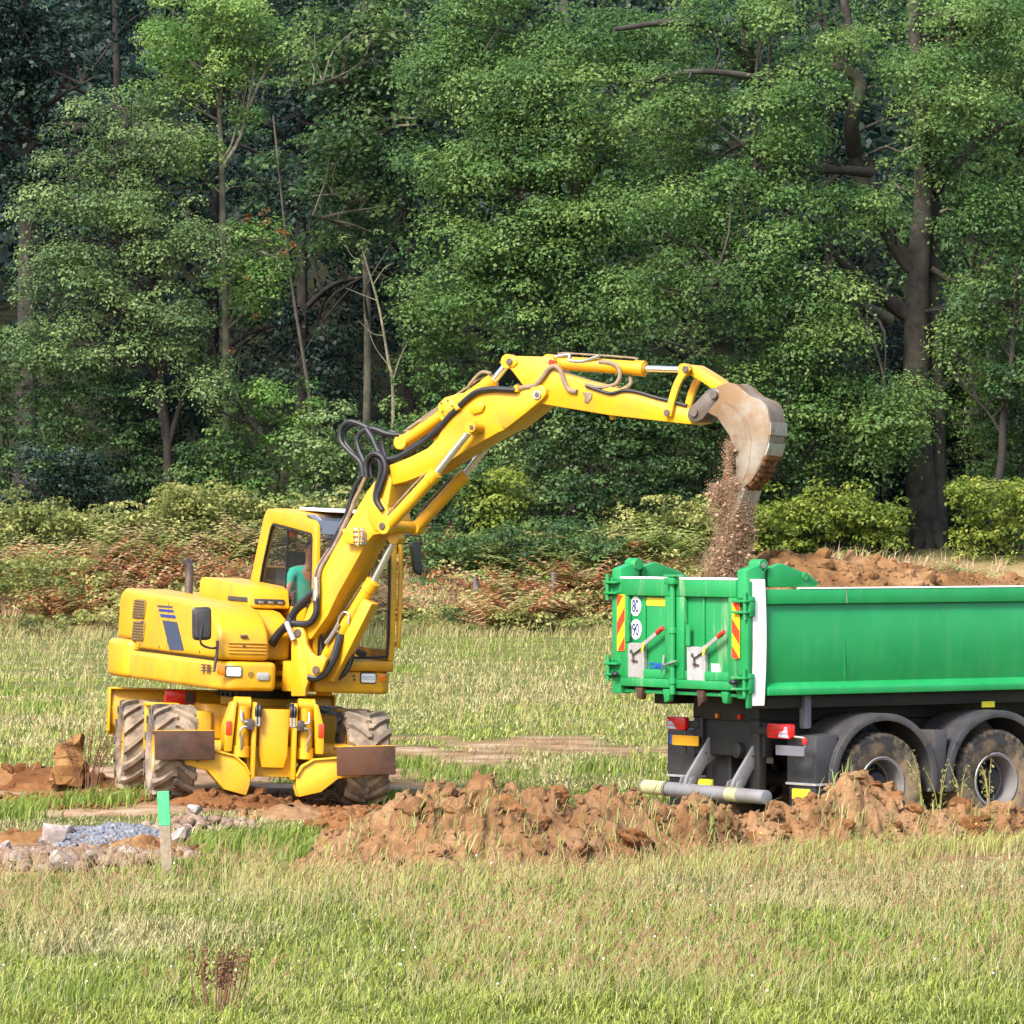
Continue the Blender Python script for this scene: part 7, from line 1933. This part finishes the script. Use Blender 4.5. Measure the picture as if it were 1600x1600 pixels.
def truck_wheel(x, y, flip, dual):
    wh = empty('wheel'); wh.parent = tk
    wh.matrix_local = Matrix.Translation((x, y, 0.525)) @ Matrix.Rotation(PI if not flip else 0, 4, 'Z') @ Matrix.Rotation(random.uniform(0, 1), 4, 'Y')
    def add(nm, make, mat, sm=35):
        if nm not in wme:
            o = obj(nm, make(), mat, wh, 0, smooth=sm); wme[nm] = o.data
        else:
            o = bpy.data.objects.new(nm, wme[nm]); COL.objects.link(o); o.parent = wh
        return o
    add('tyre', lambda: truck_tyre(0.525, 0.29, 0.275), 'truck_tyre')
    def rim():
        bm = B(); lathe(bm, [(0.272, 0.10), (0.288, 0.135), (0.28, 0.146), (0.256, 0.135), (0.245, 0.03), (0.235, -0.06), (0.17, -0.085), (0.15, -0.085)], 48); return bm
    add('rim', rim, 'bracket_grey')
    def hub():
        bm = B(); lathe(bm, [(0.236, -0.062), (0.18, -0.075), (0.15, -0.06), (0.14, 0.02), (0.12, 0.05), (0.06, 0.055), (0.0001, 0.056)], 36)
        for j in range(10):
            t_ = 2 * PI * j / 10; cyl(bm, (0.19 * math.cos(t_), -0.075, 0.19 * math.sin(t_)), (0.19 * math.cos(t_), -0.035, 0.19 * math.sin(t_)), 0.016, seg=6)
        return bm
    add('hub', hub, 'chassis_black')
for i, x in enumerate((RX, RX + AX, RX + 4.6)):
    for y, fl in ((0.13, False), (TW - 0.13, True)):
        truck_wheel(x, y, fl, i < 2)
    if i < 2:
        for y, fl in ((0.47, False), (TW - 0.47, True)):
            truck_wheel(x, y, fl, False)
    bm = B(); cyl(bm, (x, 0.25, 0.525), (x, TW - 0.25, 0.525), 0.09, seg=16); cyl(bm, (x - 0.0, 1.1, 0.525), (x, 1.4, 0.525), 0.22, 0.20, 18); tp('axle', bm, 'chassis_black', chs, 0.01)
# mudguards over the near and far wheels
for x in (RX, RX + AX):
    for s, y0 in ((1, -0.03), (-1, TW + 0.03)):
        pts_o, pts_i = [], []
        for k in range(33):
            t = math.radians(-14 + 208 * k / 32)
            ro = 0.70
            pts_o.append((x - ro * math.cos(t) * 0.98, 0.59 + ro * math.sin(t) * 0.94)); pts_i.append((x - (ro - 0.035) * math.cos(t) * 0.98, 0.59 + (ro - 0.035) * math.sin(t) * 0.94))
        bm = B(); prism(bm, pts_o + pts_i[::-1], y0, y0 + s * 0.62); mg = tp('mudguard', bm, 'grey_plastic', bevel=0, smooth=40)
        po = [(p[0], p[1]) for p in pts_o]; pi_ = [(x + (p[0] - x) * 0.885, 0.59 + (p[1] - 0.59) * 0.885) for p in pts_o]
        bm = B(); prism(bm, po + pi_[::-1], y0 - s * 0.025, y0 - s * 0.001); tp('guard_lip', bm, 'grey_plastic', mg, 0.008, 2)
        for k in (7, 25):
            bm = B(); p_, q_ = po[k], pi_[k]; bar(bm, (p_[0] * 1.0, y0 - s * 0.0265, p_[1]), (q_[0], y0 - s * 0.0265, q_[1]), 0.010, 0.006, (0, 1, 0)); tp('lip_joint', bm, 'black_plastic', mg, 0)
for s, y0 in ((1, -0.02), (-1, TW + 0.02)):
    bm = B(); xm = RX + AX / 2
    prism(bm, [(xm - 0.10, 1.06), (xm + 0.10, 1.06), (xm + 0.05, 0.42), (xm - 0.05, 0.42)], y0, y0 + s * 0.6); tp('guard_infill', bm, 'grey_plastic', bevel=0.02)
    bm = B(); prism(bm, [(RX - 0.84, 1.03), (RX - 0.55, 1.05), (RX - 0.66, 0.55), (RX - 0.84, 0.55)], y0 + s * 0.03, y0 + s * 0.50); rb = tp('rear_box', bm, 'grey_plastic', bevel=0.015)
    bm = B(); prism(bm, [(RX - 0.83, 0.548), (RX - 0.70, 0.548), (RX - 0.70, 0.22), (RX - 0.82, 0.22)], y0 + s * 0.05, y0 + s * 0.48); tp('mud_flap', bm, 'black_rubber', rb, 0.008)
    bm = B(); box(bm, RX - 0.85, RX - 0.69, y0 + s * 0.028, y0 + s * 0.51, 0.535, 0.56); tp('flap_strip', bm, 'galvanised', rb, 0.003, 1)
    bm = B(); box(bm, RX + AX - 0.02, RX + AX + 0.14, y0 + s * 0.2, y0 + s * 0.22, 1.27, 1.33); tp('yellow_label', bm, 'sticker_yellow', rb, 0)
# forward of the frame: the driver's cab, tank and front bumper
bm = B(); prism(bm, round_poly([(TL + 0.10, 0.95), (TL + 0.10, 2.75), (TL + 0.35, 2.90), (TL + 1.75, 2.80), (TL + 1.95, 2.0), (TL + 2.05, 1.5), (TL + 2.05, 0.55), (TL + 1.75, 0.50), (TL + 1.70, 0.95)], 0.08, 3), 0.06, TW - 0.06); cb = tp('driver_cab', bm, 'green_paint', bevel=0.03, seg=3)
for y in (0.055, TW - 0.055):
    bm = B(); prism(bm, [(TL + 0.75, 1.85), (TL + 0.75, 2.55), (TL + 1.62, 2.52), (TL + 1.80, 1.80)], y - 0.006, y + 0.006); tp('door_window', bm, 'roof_glass', cb, 0)
bm = B(); prism(bm, [(0.25, 1.75), (TW - 0.25, 1.75), (TW - 0.25, 2.60), (0.25, 2.60)], TL + 1.80, TL + 2.035, 'yz'); tp('windscreen', bm, 'roof_glass', cb, 0.01)
bm = B(); cyl(bm, (RX + 2.3, 0.35, 0.72), (RX + 3.5, 0.35, 0.72), 0.30, seg=24); tp('fuel_tank', bm, 'galvanised', bevel=0.02)
# ================================================================ soil in and above the truck
TKI = TK_M
nx, ny = 190, 90
cp = [(1150, 903), (1180, 886), (1205, 871), (1222, 864), (1250, 866), (1275, 868), (1300, 878), (1325, 880), (1345, 872), (1370, 876), (1395, 884), (1425, 886), (1450, 889), (1480, 896), (1520, 900), (1570, 903), (1640, 905)]
cx_, cz_ = zip(*[(q.x, q.z) for q in (FT.on(a, c, 'y', 1.25) for a, c in cp)])
A, C_ = np.meshgrid(np.linspace(0.12, TL - 0.10, nx), np.linspace(NS + 0.105, FS - 0.105, ny), indexing='ij')
crest = np.interp(A, cx_, cz_); yy = (C_ - 1.25) / 1.0
edge = ZT - 0.10
zz = edge + np.clip(crest - 0.05 - edge, 0.02, None) * np.clip(1 - np.abs(yy) ** 2.0, 0, None)
nz = 0.20 * (1 - np.abs(2 * fbm(A * 2.2, C_ * 2.2 + 3, oct=4) - 1) - 0.66) + 0.13 * (fbm(A * 8, C_ * 8, oct=4, gain=0.6) - 0.5)
zz = zz + nz * np.clip((crest - edge) * 3, 0.15, 1)
P = np.stack([A, C_, zz], -1).reshape(-1, 3)
P = P @ np.array(TKI.to_3x3()).T + np.array(TKI.translation)
load_ = link('soil_load', mesh_np('soil_load', P, grid_faces(nx, ny), smooth=True), 'spoil_load', None, 0)
tag(load_, 'heap of ochre brown soil filling the green truck bed', 'soil load')
lr = np.random.default_rng(17)
for k in range(110):
    i, j = lr.integers(0, nx), lr.integers(0, ny); q = TKI @ Vector((A[i, j], C_[i, j], zz[i, j])); s_ = float(lr.uniform(0.03, 0.10))
    o = bpy.data.objects.new('clod', CLOD_MID[k % 6].copy() if k < 6 else bpy.data.objects['load_clod_%d' % (k % 6)].data)
    if k < 6:
        o.data.materials.clear(); o.data.materials.append(MATS['spoil_load']); o.name = 'load_clod_%d' % k
    COL.objects.link(o); o.parent = load_; o.location = q; o.scale = (s_ * 1.2, s_, s_); o.rotation_euler = tuple(lr.uniform(-1, 1, 3))
for k in range(6): bpy.data.objects['load_clod_%d' % k].name = 'clod'
ii = lr.integers(0, nx, 2200); jj = lr.integers(0, ny, 2200)
Q = np.stack([A[ii, jj], C_[ii, jj], zz[ii, jj]], 1) @ np.array(TKI.to_3x3()).T + np.array(TKI.translation)
tag(link('crumbs', scatter_np('crumbs', CLOD_TINY, Q, lr.uniform(0.008, 0.035, 2200), lr), 'spoil_load', load_, 0), kind='stuff')
q = FT.on(1390, 878, 'y', 1.2); bm = B(); cyl(bm, (0, 0, 0), (0.22, 0.05, 0.01), 0.022, 0.02, 8); pc = obj('broken_pipe', bm, 'white_paint', None, 0.003, 1); pc.location = TKI @ (q - Vector((0, 0, 0.07))); tag(pc, 'short white pipe piece lying on the soil load', 'pipe')
# soil dropping from the bucket
n = 17000; fr = np.random.default_rng(18); t = fr.uniform(0, 1, n) ** 0.9
pyv = 745 + 165 * t; mid = 1148 - 4 * t + 8 * np.sin(t * 5); half = 10 + 34 * t ** 0.8
pxv = mid + np.clip(fr.normal(size=n) * 0.42, -1, 1) * half
n2 = 3000; t2 = fr.uniform(0, 1, n2); pyv = np.concatenate([pyv, 690 + 120 * t2]); pxv = np.concatenate([pxv, 1140 + 4 * t2 + fr.normal(size=n2) * (3 + 4 * t2)])
n3 = 900; pyv = np.concatenate([pyv, 755 + np.abs(fr.normal(size=n3)) * 40]); pxv = np.concatenate([pxv, 1113 + fr.normal(size=n3) * 6 + 6])
Yd = 51.05 + fr.normal(size=len(pyv)) * 0.13
P = np.stack([(pxv - 800) / FOC * Yd, Yd, CAM_H - (pyv - HOR) / FOC * Yd], 1)
S = fr.uniform(0.0025, 0.007, len(P)); big = fr.random(len(P)) < 0.03; S[big] = fr.uniform(0.010, 0.030, big.sum())

soil_mat('spoil_falling', (0.18, 0.105, 0.06), (0.34, 0.225, 0.145), (0.46, 0.34, 0.25), 5.0, 0.4)
sm = S < 0.008
Pd = np.concatenate([P[sm]] + [P[sm] + fr.normal(size=(sm.sum(), 3)) * 0.035])
fs = link('falling_soil', scatter_np('falling_soil', [DUST], Pd, fr.uniform(0.0035, 0.0085, len(Pd)), fr), 'spoil_falling', None, 0)
bigs = link('falling_clods', scatter_np('falling_clods', CLOD_TINY, P[~sm], S[~sm], fr), 'spoil_falling', None, 0); tag(bigs, 'larger lumps falling within the soil stream', 'falling clods', None, 'stuff')
tag(fs, 'stream of loose brown soil dropping from the bucket into the truck', 'falling soil', None, 'stuff')
# soil caked in and on the bucket
bk_pts = []
for a, c, y_, s_ in ((1142, 700, 0.0, 0.07), (1146, 725, 0.02, 0.08), (1144, 750, 0.0, 0.08), (1140, 775, -0.03, 0.07), (1137, 795, 0.0, 0.06), (1150, 690, 0.05, 0.08), (1143, 760, 0.08, 0.08), (1139, 785, 0.07, 0.06), (1136, 805, 0.02, 0.045), (1141, 740, -0.08, 0.06), (1150, 760, 0.0, 0.08), (1143, 715, 0.09, 0.07)):
    w_ = MA @ FA.on(a, c, 'y', y_); o = bpy.data.objects.new('stuck_soil', CLOD_BIG[len(bk_pts) % 7].copy()); o.data.materials.clear(); o.data.materials.append(MATS['spoil_red']); COL.objects.link(o); o.parent = bucket; o.location = w_; o.scale = (s_ * 0.8, s_ * 1.2, s_ * 1.3); o.rotation_euler = (0.4 * len(bk_pts), 0.2, 1.0); bk_pts.append(o)
bm = B()
for k in range(260):
    a, c = lr.uniform(1160, 1200), lr.uniform(700, 790); y_ = lr.uniform(-BW, BW)
    # smears on the outside of the back plate
    i_ = int(lr.integers(26, len(bk) - 4)); pb = bk[i_]; d_ = (bk[i_ + 1] - bk[i_ - 1]).normalized(); nn = Vector((d_.z, 0, -d_.x)); nn = -nn if nn.x < 0 else nn
    r = bmesh.ops.create_icosphere(bm, subdivisions=1, radius=float(lr.uniform(0.012, 0.035)))
    bmesh.ops.transform(bm, matrix=Matrix.Translation(Vector((pb.x, y_, pb.z)) + nn * 0.012) @ Matrix.Diagonal((0.8, 1.2, 1.3, 1)), verts=r['verts'])
o = obj('soil_smears', bm, 'spoil_red', bucket, 0, smooth=0, M=MA); o['kind'] = 'stuff'

# ================================================================ the operator
plain('shirt_teal', (0.02, 0.36, 0.28), 0.85, 0, 0.15, 18, 0.15); plain('trousers_khaki', (0.40, 0.27, 0.12), 0.9, 0, 0.15, 18, 0.15); plain('skin', (0.50, 0.20, 0.13), 0.55, 0, 0.1, 12, 0.05); plain('boot_black', (0.02, 0.02, 0.02), 0.6, 0, 0.2, 12, 0.05); plain('hair_grey', (0.12, 0.10, 0.09), 0.8, 0, 0.3, 40, 0.2)
person = empty('person'); person.matrix_world = EX_M @ Matrix.Translation((0.06, 0.43, 2.02))
tag(person, 'operator in teal T-shirt and khaki trousers sitting in the excavator cab', 'person')
J = {'pelvis': (0, 0, 0.06, 0.13, 0.17), 'waist': (-0.01, 0, 0.22, 0.12, 0.15), 'chest': (0.07, 0, 0.40, 0.12, 0.17), 'neckb': (0.16, 0, 0.53, 0.065, 0.075), 'neck': (0.20, 0, 0.585, 0.055, 0.055), 'headb': (0.235, 0, 0.64, 0.075, 0.065), 'head': (0.25, 0, 0.73, 0.098, 0.080), 'top': (0.24, 0, 0.81, 0.060, 0.055)}
for s_, S_ in ((-1, 'r'), (1, 'l')):
    J.update({'sh' + S_: (0.09, s_ * 0.17, 0.475, 0.065, 0.065), 'el' + S_: (0.16, s_ * 0.255, 0.24, 0.043, 0.043), 'wr' + S_: (0.33, s_ * 0.275, 0.205, 0.028, 0.030), 'pa' + S_: (0.375, s_ * 0.28, 0.215, 0.022, 0.040),
              'hip' + S_: (0.06, s_ * 0.09, 0.04, 0.09, 0.09), 'kn' + S_: (0.50, s_ * 0.19 + 0.06, 0.06, 0.062, 0.062), 'cf' + S_: (0.66, s_ * 0.20 + 0.10, -0.09, 0.052, 0.052), 'an' + S_: (0.86, s_ * 0.21 + 0.13, -0.30, 0.036, 0.036), 'he' + S_: (0.86, s_ * 0.21 + 0.13, -0.355, 0.04, 0.04), 'to' + S_: (1.06, s_ * 0.22 + 0.14, -0.375, 0.030, 0.042)})
E = [('pelvis', 'waist'), ('waist', 'chest'), ('chest', 'neckb'), ('neckb', 'neck'), ('neck', 'headb'), ('headb', 'head'), ('head', 'top')]
for S_ in 'rl':
    E += [('chest', 'sh' + S_), ('sh' + S_, 'el' + S_), ('el' + S_, 'wr' + S_), ('wr' + S_, 'pa' + S_), ('pelvis', 'hip' + S_), ('hip' + S_, 'kn' + S_), ('kn' + S_, 'cf' + S_), ('cf' + S_, 'an' + S_), ('an' + S_, 'he' + S_), ('he' + S_, 'to' + S_)]
names = list(J); me = bpy.data.meshes.new('body'); me.from_pydata([J[k][:3] for k in names], [(names.index(a), names.index(c)) for a, c in E], [])
bo = bpy.data.objects.new('body', me); COL.objects.link(bo)
md = bo.modifiers.new('skin', 'SKIN'); md.use_smooth_shade = True
sv = me.skin_vertices[0].data
for i, k in enumerate(names): sv[i].radius = J[k][3:5]; sv[i].use_root = (k == 'pelvis')
bo.modifiers.new('sub', 'SUBSURF').levels = 2
bpy.context.view_layer.update()
bme = bpy.data.meshes.new_from_object(bo.evaluated_get(bpy.context.evaluated_depsgraph_get())); bpy.data.objects.remove(bo)
bm = B(); bm.from_mesh(bme)
for s_ in (-1, 1):                                  # fingers closed round the lever, thumb on its side
    for k, L in enumerate((0.062, 0.070, 0.066, 0.052)):
        z0 = 0.245 - 0.021 * k; y0 = s_ * 0.28
        tube(bm, [(0.375, y0 + s_ * 0.02, z0), (0.375 + L * 0.55, y0 + s_ * 0.018, z0 + 0.002), (0.375 + L * 0.75, y0 - s_ * 0.012, z0 - 0.002), (0.375 + L * 0.35, y0 - s_ * 0.026, z0 - 0.004)], 0.0095, 6, 3, 0.0075)
    tube(bm, [(0.355, s_ * 0.255, 0.245), (0.385, s_ * 0.238, 0.268), (0.41, s_ * 0.242, 0.278)], 0.011, 6, 3, 0.008)
# face: nose, brow, ears, mouth
hx, hz = 0.25, 0.73
def blob(c, sc):
    r = bmesh.ops.create_icosphere(bm, subdivisions=2, radius=1.0); bmesh.ops.transform(bm, matrix=Matrix.Translation(c) @ Matrix.Diagonal((*sc, 1)), verts=r['verts'])
blob((hx + 0.098, 0, hz - 0.02), (0.022, 0.014, 0.024)); blob((hx + 0.085, 0, hz + 0.012), (0.018, 0.045, 0.010)); blob((hx + 0.082, 0, hz - 0.058), (0.014, 0.024, 0.008))
for s_ in (-1, 1): blob((hx - 0.005, s_ * 0.083, hz - 0.01), (0.018, 0.008, 0.028))
me2 = bpy.data.meshes.new('body'); bm.to_mesh(me2); bm.free()
body = link('body', me2, ['skin', 'shirt_teal', 'trousers_khaki', 'boot_black'], person, 0)
for pl in me2.polygons:
    c = pl.center; pl.use_smooth = True; i = 0
    if 0.12 < c.z < 0.55 and c.x < 0.19: i = 1
    if c.z <= 0.15 and c.x < 0.62 and not (c.z > 0.13 and abs(c.y) > 0.2): i = 2
    if c.z < -0.315 or (c.z < -0.28 and c.x > 0.92): i = 3
    if abs(c.y) > 0.21 and c.x > 0.17 and c.z > 0.14: i = 0
    pl.material_index = i
bm = B(); bmesh.ops.create_uvsphere(bm, u_segments=18, v_segments=12, radius=1.0)
bmesh.ops.delete(bm, geom=[v for v in bm.verts if v.co.z < -0.1 or (v.co.x > 0.55 and v.co.z < 0.55)], context='VERTS'); bm.transform(Matrix.Translation((hx - 0.012, 0, hz + 0.012)) @ Matrix.Diagonal((0.108, 0.090, 0.098, 1)))
obj('hair', bm, 'hair_grey', person, 0)
bm = B()
for s_ in (-1, 1):
    r = bmesh.ops.create_icosphere(bm, subdivisions=1, radius=0.010); bmesh.ops.transform(bm, matrix=Matrix.Translation((hx + 0.088, s_ * 0.032, hz - 0.004)), verts=r['verts'])
obj('eyes', bm, 'boot_black', person, 0)
